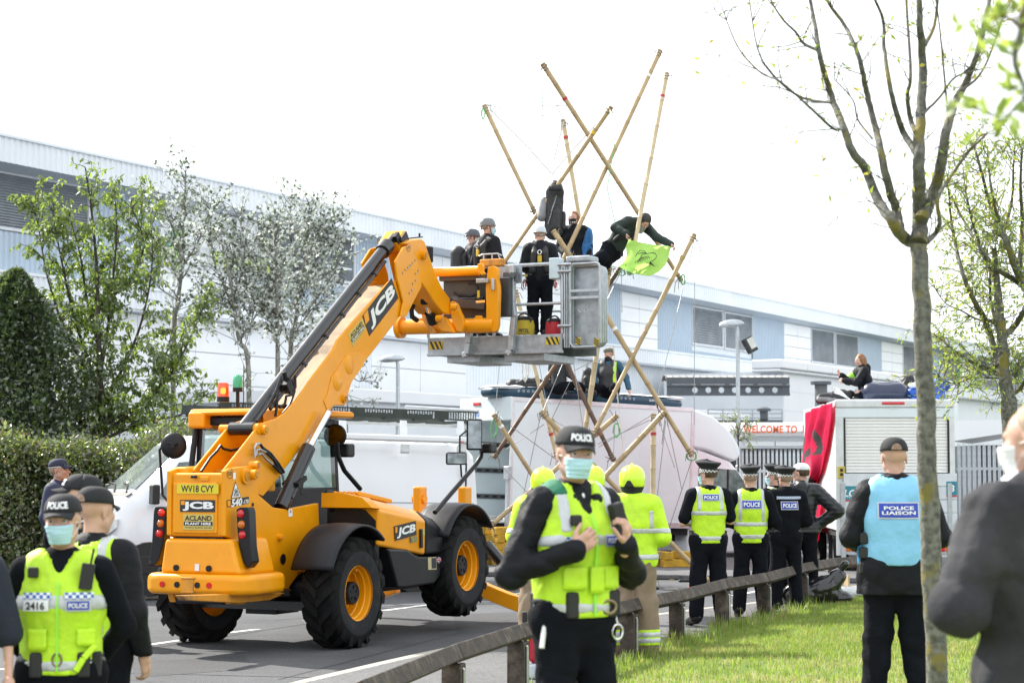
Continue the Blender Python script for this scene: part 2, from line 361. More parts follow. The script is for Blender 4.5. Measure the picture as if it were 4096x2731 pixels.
# ================================================================== PEOPLE
M_skin = pm('skin',(.56,.33,.25),.5,var=.10,scale=14); M_skin2 = pm('skin tanned',(.42,.24,.17),.5,var=.10,scale=14)
M_hiv = pm('hi-vis yellow',(.50,.79,.02),.6,var=.12,scale=7,bump=.8,bscale=11,dirt=(.40,.62,.03),dscale=4); M_hiv2 = pm('hi-vis green',(.30,.78,.06),.6,var=.05,scale=9)
M_refl = pm('reflective tape',(.50,.52,.55),.35,.25,var=.08,scale=20); M_navy = pm('police black cloth',(.006,.0072,.011),.9,var=.25,scale=8,bump=.7,bscale=13,spec=.12); M_blkj = pm('black jacket',(.0065,.0075,.011),.65,var=.25,scale=6,bump=.8,bscale=11,spec=.2)
M_boot = pm('black boot leather',(.010,.010,.011),.3,var=.2); M_mask = pm('surgical mask',(.46,.72,.82),.75,var=.05,bump=.8,bscale=22,stretch=(.25,.25,2.2)); M_cap = pm('black cap',(.014,.015,.018),.85,var=.2,bump=.2,bscale=90)
M_pblue = pm('police patch blue',(.02,.055,.42),.55,var=.05); M_dice = checkmat('blue white dicing',(.04,.12,.42),(.75,.78,.82),n=60,zscale=60,axis='X'); M_bwdice = checkmat('black white dicing',(.01,.01,.012),(.8,.8,.8),n=17,zscale=52)
M_tan = pm('fire trouser tan',(.22,.165,.11),.8,var=.15,bump=.2,bscale=40); M_fhelm = pm('fire helmet lime',(.60,.85,.03),.3,coat=.4,var=.04); M_hair = pm('brown hair',(.06,.035,.02),.6,var=.4,scale=30,stretch=(1,1,.2)); M_hair2 = pm('ginger brown hair',(.22,.10,.04),.55,var=.4,scale=30,stretch=(1,1,.2)); M_buzz = pm('cropped hair',(.27,.18,.135),.85,var=.3,scale=60)
M_eye = pm('eye dark',(.02,.015,.012),.2); M_ewhite = pm('eye white',(.7,.68,.66),.3)
JD = dict(pel=(0,0,.97),che=(0,0,1.29),nek=(0,.015,1.50),shL=(-.185,.01,1.45),shR=(.185,.01,1.45),elL=(-.26,.04,1.16),elR=(.26,.04,1.16),wrL=(-.27,-.05,.92),wrR=(.27,-.05,.92),
          hiL=(-.095,0,.95),hiR=(.095,0,.95),knL=(-.115,-.02,.52),knR=(.115,-.02,.52),anL=(-.125,.02,.09),anR=(.125,.02,.09),toL=(-.15,-.13,.035),toR=(.15,-.13,.035),hed=(0,-.01,1.675))
class Person:
    def __init__(s,label,loc,yaw=0.,H=1.8,pose=None,head=(0,0,0),h=.016,skin=None,build=1.0,group=None,hands=True,mat=None,seed=0,hcurl=.9,hdir=None):
        s.k = H / 1.8; s.h = h; s.seed = seed; s.label = label
        J = {a: np.array(b,float) for a,b in JD.items()}
        for a,b in (pose or {}).items(): J[a] = np.array(b,float)
        if pose and 'hed' not in pose and 'nek' in pose: J['hed'] = J['nek'] + nrm(J['nek'] - J['che']) * .175 * np.array((.7,.7,1)) + np.array((0,-.02,0))
        s.J = {a: b * s.k for a,b in J.items()}; s.b = build
        s.root = bpy.data.objects.new('person',None); COL.objects.link(s.root); s.root.location = Vector([float(x) for x in loc]); s.root.rotation_euler = (0,0,R(yaw)); s.root.empty_display_size = .3
        tag(s.root,label,'person',group)
        J = s.J; s.axis = nrm(J['nek'] - J['pel']); s.lat = nrm(J['shR'] - J['shL']); s.fwd = nrm(np.cross(s.lat,s.axis))          # the way the chest faces (-Y)
        s.H = Matrix.Translation(Vector(J['hed'])) @ Matrix.Rotation(R(head[0]),4,'Z') @ Matrix.Rotation(R(head[1]),4,'X') @ Matrix.Rotation(R(head[2]),4,'Y') @ Matrix.Scale(s.k,4)
        s.skin = skin or M_skin; s.hdir = hdir or {}; s.hcurl = hcurl
        s.body(hands)
    def hp(s,p): return np.array(s.H @ Vector([float(x) for x in p]))
    def hv(s,v): return nrm(np.array(s.H.to_3x3() @ Vector([float(x) for x in v])))
    def torso(s,e=0.):
        J,k,b = s.J,s.k,s.b; f = s.fwd; up = s.axis
        lo,mid = J['pel'],J['che']; tp = J['nek'] - up * .09 * k
        return [P_(lo - up * .03 * k,lo + up * .1 * k,.150 * k * b,.142 * k * b,.05,f,1.28),P_(lo + up * .1 * k,mid,.145 * k * b,.162 * k * b,.05,f,1.32),P_(mid,tp,.165 * k * b,.125 * k * b,.05,f,1.32),P_(J['shL'] * .86 + J['shR'] * .14,J['shR'] * .86 + J['shL'] * .14,.056 * k,.056 * k,.06),P_(tp,J['nek'],.085 * k,.06 * k,.05)]
    def arms(s,which='LR',m=1.):
        J,k = s.J,s.k; o = []
        for c in which: o += [P_(J['sh' + c],J['el' + c],.056 * k * m,.043 * k * m,.05),P_(J['el' + c],J['wr' + c],.043 * k * m,.030 * k * m,.03)]
        return o
    def uparms(s,which='LR',t=.6,m=1.):
        J,k = s.J,s.k; return [P_(J['sh' + c],J['sh' + c] * (1 - t) + J['el' + c] * t,.062 * k * m,.055 * k * m,.05) for c in which]
    def legs(s,m=1.,low=1.):
        J,k = s.J,s.k; o = [P_(J['hiL'],J['hiR'],.112 * k,.112 * k,.05,s.fwd,1.1)]
        for c in 'LR': o += [P_(J['hi' + c],J['kn' + c],.092 * k * m,.066 * k * m,.04),P_(J['kn' + c],J['an' + c] * .93 + J['kn' + c] * .07,.064 * k * m * low,.052 * k * m * low,.04)]
        return o
    def head_prims(s):
        k = s.k; H,v = s.hp,s.hv; X,Yv,Zv = v((1,0,0)),v((0,1,0)),v((0,0,1)); q = []
        q += [P_(H((0,.018,.035)),H((0,.012,.03)),.085 * k,.083 * k,.03,X,1.10),P_(H((0,-.02,.02)),H((0,-.03,-.035)),.074 * k,.062 * k,.03,X,1.04),P_(H((0,-.045,-.05)),H((0,-.06,-.085)),.05 * k,.03 * k,.03)]
        for sx in (-1,1): q += [P_(H((sx * .045,.0,-.055)),H((sx * .02,-.055,-.088)),.026 * k,.02 * k,.025),P_(H((sx * .077,.012,.012)),H((sx * .080,.018,-.028)),.019 * k,.012 * k,.008,X,2.2),P_(H((sx * .042,-.072,-.02)),H((sx * .035,-.070,-.03)),.02 * k,.02 * k,.02)]
        q += [P_(H((0,-.094,.012)),H((0,-.116,-.028)),.009 * k,.014 * k,.012),P_(H((-.03,-.088,.022)),H((.03,-.088,.022)),.011 * k,.011 * k,.014),P_(H((-.018,-.096,-.056)),H((.018,-.096,-.056)),.008 * k,.008 * k,.008),P_(H((-.015,-.094,-.066)),H((.015,-.094,-.066)),.008 * k,.008 * k,.008)]
        return q
    def hand(s,c):
        J,k = s.J,s.k; w_,e = J['wr' + c],J['el' + c]; d = nrm(w_ - e); sx = -1 if c == 'L' else 1
        hd = s.hdir.get(c,{}); d = nrm(hd.get('d',d)); pn = np.array(hd.get('n',(-sx,0,0)),float); pn = nrm(pn - d * (pn @ d)); sd = np.cross(d,pn)   # palm normal, across
        if (sd @ np.array(hd.get('t',(0,-1,0)))) < 0: sd = -sd                                              # thumb side
        cu = hd.get('c',s.hcurl); q = [P_(w_ - d * .03 * k,w_ + d * .02 * k,.028 * k,.03 * k,.02),P_(w_ + d * .02 * k + sd * .012 * k,w_ + d * .075 * k + sd * .02 * k,.024 * k,.022 * k,.015,pn,1.5),P_(w_ + d * .02 * k - sd * .012 * k,w_ + d * .07 * k - sd * .024 * k,.024 * k,.02 * k,.015,pn,1.5)]
        for i,(o_,L) in enumerate(((.031,.078),(.010,.086),(-.011,.080),(-.031,.062))):
            p = w_ + d * (.085 - .004 * abs(i - 1)) * k + sd * o_ * k; a = cu * (.35 + .05 * i)
            for j,(l_,r_) in enumerate(((L * .45,.0095),(L * .33,.0085),(L * .25,.0075))):
                dd = d * math.cos(a) + pn * math.sin(a); n_ = p + dd * l_ * k; q.append(P_(p,n_,r_ * k,r_ * .95 * k,.005)); p = n_; a += cu * (.85 if j == 0 else .6)
        p = w_ + d * .025 * k + sd * .03 * k; d1 = nrm(d * .7 + sd * .7 + pn * .25 * cu); p1 = p + d1 * .042 * k; d2 = nrm(d * .9 + sd * .25 + pn * .5 * cu); q += [P_(p,p1,.014 * k,.0115 * k,.012),P_(p1,p1 + d2 * .032 * k,.0105 * k,.009 * k,.005),P_(p1 + d2 * .032 * k,p1 + d2 * .054 * k,.009 * k,.0075 * k,.004)]
        return q
    def body(s,hands):
        J,k,h = s.J,s.k,s.h; up = s.axis
        core = s.torso() + s.arms(m=.8) + s.legs(m=.85) + [P_(J['an' + c],J['to' + c],.04 * k,.03 * k,.02) for c in 'LR'] + [P_(J['nek'] - up * .04 * k,s.hp((0,.01,-.06)),.058 * k,.054 * k,.03)] + s.head_prims()
        V1,Q1 = sdf_mesh(core,h=max(h,.014),off=-.006)
        # finer head, joined in the same mesh
        V2,Q2 = sdf_mesh([P_(J['nek'] - up * .02 * k,s.hp((0,.01,-.06)),.058 * k,.054 * k,.03)] + s.head_prims(),h=h * .5)
        Vs,Qs = [V1,V2],[Q1,Q2 + len(V1)]
        if hands:
            for c in (hands if isinstance(hands,str) else 'LR'):
                v,q = sdf_mesh(s.hand(c),h=max(h * .42,.0045)); 
                if len(v): Qs.append(q + sum(len(x) for x in Vs)); Vs.append(v)
        s.bodyo = np_mesh('body',np.concatenate(Vs),np.concatenate(Qs),s.skin,s.root)
    def eyes(s):
        for sx in (-1,1):
            q = MB(); c = np.array((sx * .032,-.082,.008)); 
            q.grid(lambda u,v: c + .012 * np.array((math.sin(math.pi * v) * math.cos(2 * math.pi * u),math.sin(math.pi * v) * math.sin(2 * math.pi * u),math.cos(math.pi * v))),12,8); o = q.build('eye',M_ewhite,s.root,smooth=True,fix=False); o.matrix_local = s.H
            q = MB(); q.lathe([(0,0),(.0062,.001)],c + (0,-.0122,0),(0,1,0),12); i_ = q.build('iris',M_eye,o,fix=False)
    def garment(s,name,mat,prims,off,clips=(),noise=(.004,42.),h=None,sub=(),par=None):
        V,Q = sdf_mesh(list(prims) + list(sub),h=h or s.h,off=off * s.k,clips=clips,noise=None if noise is None else (noise[0] * s.k,noise[1] / s.k,s.seed + hash(name) % 97 if False else s.seed + len(name)))
        o = np_mesh(name,V,Q,mat,par or s.root); s.last = V; return o
    def plane(s,t,down=True): return (s.J['pel'] + s.axis * t * s.k,-s.axis if down else s.axis)
    def latp(s,x): return (s.J['nek'] + s.lat * x * s.k,s.lat if x > 0 else -s.lat)
    def trousers(s,mat=None,off=.014,m=1.08,low=1.18,top=.10,noise=(.006,36.)):
        pr = s.legs(m,low) + [s.torso()[0]]; return s.garment('trousers',mat or M_navy,pr,off,[s.plane(top,False)],noise)
    def jacket(s,mat=None,off=.02,hem=-.06,sleeves='LR',m=1.12,noise=(.006,34.),name='jacket',collar=True,extra=()):
        pr = s.torso() + (s.arms(sleeves,m) if sleeves else []) + list(extra) + ([s.legs(1.02)[0]] if hem < -.05 else [])
        if hem < -.12:
            for c in 'LR': pr.append(P_(s.J['hi' + c],s.J['hi' + c] * .55 + s.J['kn' + c] * .45,.115 * s.k,.125 * s.k,.05))
        cl = [s.plane(hem)]
        o = s.garment(name,mat or M_blkj,pr,off,cl,noise)
        if collar: s.garment('collar',mat or M_blkj,[P_(s.J['nek'] - s.axis * .03 * s.k,s.J['nek'] + s.axis * .035 * s.k,.072 * s.k,.070 * s.k,.02)],.004,[(s.J['nek'] + s.axis * .045 * s.k,s.axis)],None,par=o)
        return o
    def shirt(s,mat,off=.012,t=.75,hem=.0): return s.garment('shirt',mat,s.torso() + s.uparms(t=t),off,[s.plane(hem)],(.004,40.))
    def boots(s,mat=None):
        J,k = s.J,s.k
        for c in 'LR':
            up = nrm(J['kn' + c] - J['an' + c]); s.garment('boot',mat or M_boot,[P_(J['an' + c] + up * .1 * k,J['an' + c],.05 * k,.052 * k,.03),P_(J['an' + c] + (J['an' + c] - J['to' + c]) * .15,J['to' + c],.046 * k,.038 * k,.03)],.012,[((0,0,min(J['an' + c][2],J['to' + c][2]) - .05 * k + (.0)),(0,0,-1))] if up[2] > .8 else (),None,h=.014)
    def vest(s,mat=None,off=.036,hem=-.02,half=.185,vneck=True,name='vest',noise=(.004,38.),top=None):
        k = s.k; pr = [P_(p[0],p[1],p[2] * 1.02,p[3] * 1.02,p[4],p[5],p[6]) for p in s.torso()[:3]] + [s.torso()[3]]
        pr[3] = P_(nkm := s.J['nek'] - s.axis * .055 * k - s.lat * .105 * k,s.J['nek'] - s.axis * .055 * k + s.lat * .105 * k,.055 * k,.055 * k,.05)
        cl = [s.plane(hem)] + ([] if top is None else [s.plane(top,False)])
        nk = s.J['nek']; sub = [P_(s.J['sh' + c] + s.lat * sx * .03 * k - s.axis * .015 * k,s.J['sh' + c] + s.lat * sx * .10 * k - s.axis * .09 * k,.082 * k,.10 * k,.01,None,1,True) for c,sx in (('L',-1),('R',1))] + [P_(nk + s.axis * .14 * k,nk - s.axis * .02 * k,.10 * k,.088 * k,.01,None,1,True)]
        if vneck: sub.append(P_(nk + s.fwd * .16 * k + s.axis * .03 * k,nk + s.fwd * .20 * k - s.axis * .17 * k,.095 * k,.02 * k,.01,None,1,True))
        s.vp,s.vcl,s.voff,s.vsub = pr,cl,off,sub
        o = s.garment(name,mat or M_hiv,pr,off,cl,noise,sub=sub); s.vesto = o; s.vestV = s.last; return o
    def band(s,t0,t1,mat=None,name='reflective_band',lat=None,extra=.005,add=(),par=None):
        cl = list(s.vcl) + list(add)
        if t0 is not None: cl += [s.plane(t0),s.plane(t1,False)]
        if lat: cl += [(s.J['nek'] + s.lat * lat[0] * s.k,-s.lat),(s.J['nek'] + s.lat * lat[1] * s.k,s.lat)]
        V,Q = sdf_mesh(list(s.vp) + list(s.vsub),h=s.h,off=(s.voff + extra) * s.k,clips=cl,noise=(.004 * s.k,38. / s.k,s.seed + len('vest')))
        return np_mesh(name,V,Q,mat or M_refl,par or s.vesto) if len(V) else None
    def drape(s,P,V,sgn,lift):          # P: (n,2) lateral, height on the chest or back -> points on the garment surface
        k = s.k; O = s.J['pel']; rel = V - O; l = rel @ s.lat; a = rel @ s.axis; f = rel @ s.fwd
        ok = f * sgn > 0; l,a,f = l[ok],a[ok],f[ok]; out = []
        for x,y in P:
            d2 = (l - x) ** 2 + (a - y) ** 2; w_ = np.exp(-d2 / (2 * .014 ** 2) + (f * sgn - .2) * 90); sw = w_.sum()
            fv = (w_ * f).sum() / sw if sw > 1e-9 else f[np.argmin(d2)]; out.append(O + s.lat * x + s.axis * y + s.fwd * (fv + sgn * lift))
        return np.array(out)
    def patch(s,x0,x1,y0,y1,sgn,mat,name='patch',lift=.008,V=None,par=None,nx=10,ny=5):
        V = s.vestV if V is None else V; k = s.k; P = [(k * (x0 + (x1 - x0) * i / nx),k * (y0 + (y1 - y0) * j / ny)) for i in range(nx + 1) for j in range(ny + 1)]
        W_ = s.drape(P,V,sgn,lift * k); Q = np.array([(i * (ny + 1) + j,(i + 1) * (ny + 1) + j,(i + 1) * (ny + 1) + j + 1,i * (ny + 1) + j + 1) for i in range(nx) for j in range(ny)])
        return np_mesh(name,W_,Q,mat,par or s.vesto)
    def print(s,t,x0,x1,y0,y1,sgn,mat,V=None,lift=.011,par=None,weight=.03,**kw):
        V = s.vestV if V is None else V; k = s.k; T_,Fc = text_verts(t,1.,weight=weight,**kw); T_ = T_.copy(); lo,hi = T_.min(0),T_.max(0); u = (T_ - lo) / np.maximum(hi - lo,1e-6)
        xs = u[:,0] if sgn > 0 else 1 - u[:,0]
        W_ = s.drape([(k * (x0 + (x1 - x0) * a),k * (y0 + (y1 - y0) * b)) for a,b in zip(xs,u[:,1])],V,sgn,lift * k)
        me = bpy.data.meshes.new('lettering'); me.from_pydata(W_.tolist(),[],Fc); return link('lettering',me,mat,par or s.vesto)
    def police_patch(s,x0,x1,y0,y1,sgn,text='POLICE',V=None,par=None):
        o = s.patch(x0 - .008,x1 + .008,y0 - .008,y1 + .008,sgn,M_refl,'patch_border',.007,V,par); p = s.patch(x0,x1,y0,y1,sgn,M_pblue,'patch',.0095,V,par)
        m = (x1 - x0) * .07; s.print(text,x0 + m,x1 - m,y0 + (y1 - y0) * .2,y1 - (y1 - y0) * .2,sgn,M_wht,V,.013,par); return p
    # ---- headgear, all in head space
    def _hg(s,mb,name,mat,par=None,smooth=True,bevel=0.):
        o = mb.build(name,mat,par or s.root,smooth=smooth,bevel=bevel)
        if par is None: o.matrix_local = s.H
        return o
    def dome(s,rx,ry,rz,z0,cz,y0=.012,n=28,m=9,q=None,e=1.):
        q = q or MB(); q.grid(lambda u,v: (rx * math.cos(2 * math.pi * u) * math.cos(v * math.pi / 2) ** e,y0 + ry * math.sin(2 * math.pi * u) * math.cos(v * math.pi / 2) ** e,z0 + (cz) * math.sin(v * math.pi / 2)),n,m); return q
    def ballcap(s,mat=None,text=None,back_gap=False,pcol=None):
        mat = mat or M_cap; q = s.dome(.091,.115,0,.046,.090,.014,e=.72); q.lathe([(.086,-.004 + .036)],(0,0,0),(0,0,1),3) if False else None
        c = s._hg(q,'cap',mat)
        sm = c.modifiers.new('thick','SOLIDIFY'); sm.thickness = .006
        q = MB(); q.grid(lambda u,v: ((-.078 + .156 * u) * (1 - .12 * v),.014 - .113 * math.sqrt(max(0,1 - ((-.078 + .156 * u) / .094) ** 2)) - .066 * v * (1 - .35 * (2 * u - 1) ** 2) + .004,.052 - .016 * v - .020 * (2 * u - 1) ** 2 * (.4 + v)),14,5); b = s._hg(q,'brim',mat,c); sm = b.modifiers.new('thick','SOLIDIFY'); sm.thickness = .005
        if back_gap:
            q = MB(); q.grid(lambda u,v: (.034 * math.cos(math.pi * u),.014 + .119 * math.sqrt(1 - (.034 * math.cos(math.pi * u) / .091) ** 2) * (1 - .07 * v * math.sin(math.pi * u)),.050 + v * .040 * math.sin(math.pi * u)),12,5); s._hg(q,'cap_opening',M_buzz,c)
        if text:
            T_,Fc = text_verts(text,1.,weight=.05); T_ = T_.copy(); lo,hi = T_.min(0),T_.max(0); u = (T_ - lo) / np.maximum(hi - lo,1e-6)
            W_ = []
            for a,b_ in u[:,:2]:
                th = (a - .5) * 1.15; z = .066 + .034 * b_; v = math.asin(min(1,(z - .046) / .090)); rr = math.cos(v) ** .72; W_.append(((.091 * rr + .005) * math.sin(th),.014 - (.115 * rr + .006) * math.cos(th),z))
            me = bpy.data.meshes.new('cap_lettering'); me.from_pydata(W_,[],Fc); link('cap_lettering',me,M_wht,c)
        return c
    def peaked(s):
        def ell(prof,n=36):
            q = MB(); q.grid(lambda u,v: (np.interp(v * (len(prof) - 1),range(len(prof)),[p[0] for p in prof]) * .88 * math.cos(2 * math.pi * u),.012 + np.interp(v * (len(prof) - 1),range(len(prof)),[p[0] for p in prof]) * 1.06 * math.sin(2 * math.pi * u),np.interp(v * (len(prof) - 1),range(len(prof)),[p[1] for p in prof]) + .018 * (-math.sin(2 * math.pi * u)) * np.interp(v,[0,.4,1],[0,1,1.])),n,len(prof) - 1); return q
        c = s._hg(ell([(.098,.024),(.100,.078),(.132,.114),(.147,.134),(.142,.148),(.09,.160),(.0,.164)]),'cap',pm('cap cloth',(.012,.013,.017),.7,var=.15))
        s._hg(ell([(.102,.026),(.1030,.064)]),'diced_band',M_bwdice,c)
        q = MB(); q.grid(lambda u,v: ((-.072 + .144 * u),.012 - .104 * math.sqrt(max(0,1 - ((-.072 + .144 * u) / .092) ** 2)) - .05 * v * (1 - .5 * (2 * u - 1) ** 2),.034 - .03 * v - .010 * (2 * u - 1) ** 2),12,4); b = s._hg(q,'peak',M_boot,c)
        return c
    def climb_helmet(s,mat,text=None):
        q = s.dome(.104,.128,0,.02,.128,.01,e=.62); c = s._hg(q,'helmet',mat); sm = c.modifiers.new('thick','SOLIDIFY'); sm.thickness = .01
        q = MB(); q.tube([(.106 * math.cos(t),.01 + .131 * math.sin(t),.022) for t in np.linspace(0,2 * math.pi,25)],.006,6); s._hg(q,'helmet_rim',mat,c)
        for sx in (-1,1):
            for yy in (-.045,.0,.05): q = MB(); q.box((sx * .062,.01 + yy,.118 - abs(yy) * .25),(.012,.03,.022)); s._hg(q,'vent',M_dkint,c)
            q = MB(); q.tube([(sx * .09,.0,.02),(sx * .078,-.02,-.06),(sx * .03,-.05,-.112),(0,-.055,-.118)],.006,6); s._hg(q,'chin_strap',M_rub,c)
            q = MB(); q.cyl((sx * .104,.01,.03),(sx * .112,.01,.03),.012,n=10); s._hg(q,'adjuster',M_redl,c)
        q = MB(); q.tube([(-.09,.06,.02),(-.05,.10,-.03),(.05,.10,-.03),(.09,.06,.02)],.008,6); s._hg(q,'nape_band',M_galv,c)
        return c
    def fire_helmet(s):
        q = MB(); pr = [(.128,-.045),(.135,.0),(.137,.04),(.128,.09),(.10,.135),(.055,.16),(0,.168)]
        q.grid(lambda u,v: (np.interp(v * 6,range(7),[p[0] for p in pr]) * .92 * math.cos(2 * math.pi * u),.012 + np.interp(v * 6,range(7),[p[0] for p in pr]) * 1.1 * math.sin(2 * math.pi * u),np.interp(v * 6,range(7),[p[1] for p in pr]) - .0 + (.045 * max(0,-math.sin(2 * math.pi * u)) if v < .2 else 0)),32,14); c = s._hg(q,'helmet',M_fhelm); sm = c.modifiers.new('thick','SOLIDIFY'); sm.thickness = .008
        q = MB(); q.tube([(0,.012 + .148 * math.cos(t),.02 + .152 * math.sin(t)) for t in np.linspace(.15,2.9,12)],.010,6); s._hg(q,'crest',M_fhelm,c)
        q = MB(); q.prism([(-.05,.158,-.045),(.05,.158,-.045),(.03,.163,-.01),(.015,.165,.015),(-.015,.165,.015),(-.03,.163,-.01)],(0,-.03,0)); s._hg(q,'nape_bracket',M_rub,c,bevel=.004)
        q = MB(); q.grid(lambda u,v: ((.118 - .03 * v) * math.cos(math.pi * u),.012 + (.125 - .02 * v) * math.sin(math.pi * u),-.045 - .07 * v),16,3); s._hg(q,'neck_curtain',M_cap,c)
        return c
    def mask(s,mat=None):
        k = s.k; H = s.hp; X = s.hv((1,0,0)); up = s.hv((0,0,1)); V,Q = sdf_mesh([P_(H((0,-.058,-.015)),H((0,-.055,-.085)),.066 * k,.05 * k,.02,X,.98),P_(H((0,-.10,-.012)),H((0,-.098,-.05)),.022 * k,.026 * k,.03)],h=s.h * .5,off=.003,clips=[(H((0,0,-.012)),up),(H((0,0,-.104)),-up),(H((0,-.042,0)),s.hv((0,1,0)))],extra=lambda Fd,X_,Y_,Z_: Fd + .0022 * np.abs(np.sin(((X_ - H((0,0,0))[0]) * up[0] + (Y_ - H((0,0,0))[1]) * up[1] + (Z_ - H((0,0,0))[2]) * up[2]) * math.pi / .021)))
        o = np_mesh('mask',V,Q,mat or M_mask,s.root)
        for sx in (-1,1):
            for z in (-.008,-.075): q = MB(); q.tube([H((sx * .056,-.05,z)),H((sx * .075,-.015,z * .5)),H((sx * .084,.022,-.0))],.0022 * k,4); q.build('ear_loop',M_wht,o)
        return o
    def hair(s,mat,off=.012,long=0.,h=None):
        H = s.hp; k = s.k; X = s.hv((1,0,0)); pr = [P_(H((0,.02,.04)),H((0,.016,.03)),.084 * k,.083 * k,.03,X,1.08),P_(H((0,.05,.0)),H((0,.06,-.03)),.066 * k,.05 * k,.03,X,.95)]
        if long: pr += [P_(H((sx * .055,.035,-.0)),H((sx * .05,.03,-long)),.045 * k,.04 * k,.03) for sx in (-1,1)] + [P_(H((0,.07,0)),H((0,.065,-long)),.05 * k,.05 * k,.03)]
        up = s.hv((0,0,1)); fw = s.hv((0,-1,0)); n_ = nrm(fw * .9 - up * .55)
        return np_mesh('hair',*sdf_mesh(pr,h=h or s.h * .55,off=off,clips=[(H((0,-.052,.02)),n_)] + ([] if long else [(H((0,0,-.03)),-up)]),noise=(.003,110.,5) if off > .005 else None),mat,s.root)
    def belt(s,mat=None,kit=True):
        o = s.garment('belt',mat or M_boot,[s.torso()[0],s.legs(1.0)[0]],.024,[s.plane(.035),s.plane(.085,False)],None)
        if kit:
            for l,f in ((-.17,-.04),(.17,-.03),(-.1,.12),(.12,.11),(.17,.06)):
                q = MB(); c = s.J['pel'] + s.lat * l * s.k + s.fwd * f * s.k + s.axis * .03 * s.k; q.box(c,(.06 * s.k,.06 * s.k,.12 * s.k)); q.build('pouch',M_rub,o,bevel=.012)
        return o
# ================================================================== GROUND
def asphalt(name,c1,c2,patch):
    m = bpy.data.materials.new(name); m.use_nodes = True; nt = m.node_tree; b = nt.nodes['Principled BSDF']; b.inputs['Roughness'].default_value = .85
    tcn = _n(nt,'TexCoord'); a = _n(nt,'TexNoise'); a.inputs['Scale'].default_value = 38; a.inputs['Detail'].default_value = 8; a.inputs['Roughness'].default_value = .75; nt.links.new(tcn.outputs['Object'],a.inputs['Vector'])
    r = _n(nt,'ValToRGB'); r.color_ramp.elements[0].position = .36; r.color_ramp.elements[1].position = .64; r.color_ramp.elements[0].color = (*c1,1); r.color_ramp.elements[1].color = (*c2,1); nt.links.new(a.outputs[0],r.inputs[0])
    l = _n(nt,'TexNoise'); l.inputs['Scale'].default_value = .55; l.inputs['Detail'].default_value = 8; l.inputs['Roughness'].default_value = .7; nt.links.new(tcn.outputs['Object'],l.inputs['Vector'])
    mr = _n(nt,'MapRange'); mr.inputs['From Min'].default_value = .3; mr.inputs['From Max'].default_value = .7; mr.inputs['To Min'].default_value = 1 - patch; mr.inputs['To Max'].default_value = 1 + patch; nt.links.new(l.outputs[0],mr.inputs[0])
    vo = _n(nt,'TexVoronoi'); vo.feature = 'DISTANCE_TO_EDGE'; vo.inputs['Scale'].default_value = .28; nt.links.new(tcn.outputs['Object'],vo.inputs['Vector'])
    wn = _n(nt,'TexNoise'); wn.inputs['Scale'].default_value = 2.5; nt.links.new(tcn.outputs['Object'],wn.inputs['Vector']); wv = _n(nt,'VectorMath'); wv.operation = 'MULTIPLY_ADD'; wv.inputs[1].default_value = (.5,.5,.5); nt.links.new(wn.outputs['Color'],wv.inputs[0]); nt.links.new(tcn.outputs['Object'],wv.inputs[2]); nt.links.new(wv.outputs[0],vo.inputs['Vector'])
    ck = _n(nt,'MapRange'); ck.inputs['From Max'].default_value = .006; ck.inputs['To Min'].default_value = .6; nt.links.new(vo.outputs[0],ck.inputs[0])
    m1 = _n(nt,'Math'); m1.operation = 'MULTIPLY'; nt.links.new(mr.outputs[0],m1.inputs[0]); nt.links.new(ck.outputs[0],m1.inputs[1])
    mu = _n(nt,'VectorMath'); mu.operation = 'SCALE'; nt.links.new(r.outputs[0],mu.inputs[0]); nt.links.new(m1.outputs[0],mu.inputs['Scale']); nt.links.new(mu.outputs[0],b.inputs['Base Color'])
    bp = _n(nt,'Bump'); bp.inputs['Strength'].default_value = .6; bp.inputs['Distance'].default_value = .01; nt.links.new(a.outputs[0],bp.inputs['Height']); nt.links.new(bp.outputs[0],b.inputs['Normal'])
    MATS[name] = m; return m
M_road = asphalt('asphalt',(.028,.030,.035),(.105,.108,.116),.38)
M_pave = asphalt('worn asphalt',(.055,.055,.058),(.16,.16,.163),.2)
M_earth = pm('far ground',(.10,.12,.07),.95,var=.3,scale=.2)
M_conc = pm('concrete kerb',(.34,.32,.28),.9,var=.2,scale=8,bump=.4,bscale=40)
M_line = pm('road paint',(.62,.62,.60),.7,var=.15,scale=14,dirt=(.22,.22,.22),dscale=9)
GRASS_D = 8
def flat(name,pts,z,m,kind='structure'):
    b = MB(); n = len(pts); b.add([(p[0],p[1],z if np.isscalar(z) else z(p)) for p in pts],[tuple(range(n))])
    o = b.build(name,m,fix=False)
    if o.data.polygons[0].normal.z < 0: o.data.flip_normals()
    if kind: setting(o,kind)
    return o
setting(flat('ground',[(-900,-60),(900,-60),(900,1500),(-900,1500)],-.06,M_earth),label='wide ground reaching to the horizon')
b = MB(); b.grid(lambda u,v: (-60 + 150 * u,-20 + 200 * v,0),40,50); road = b.build('road',M_road); setting(road,label='grey asphalt road and yard')
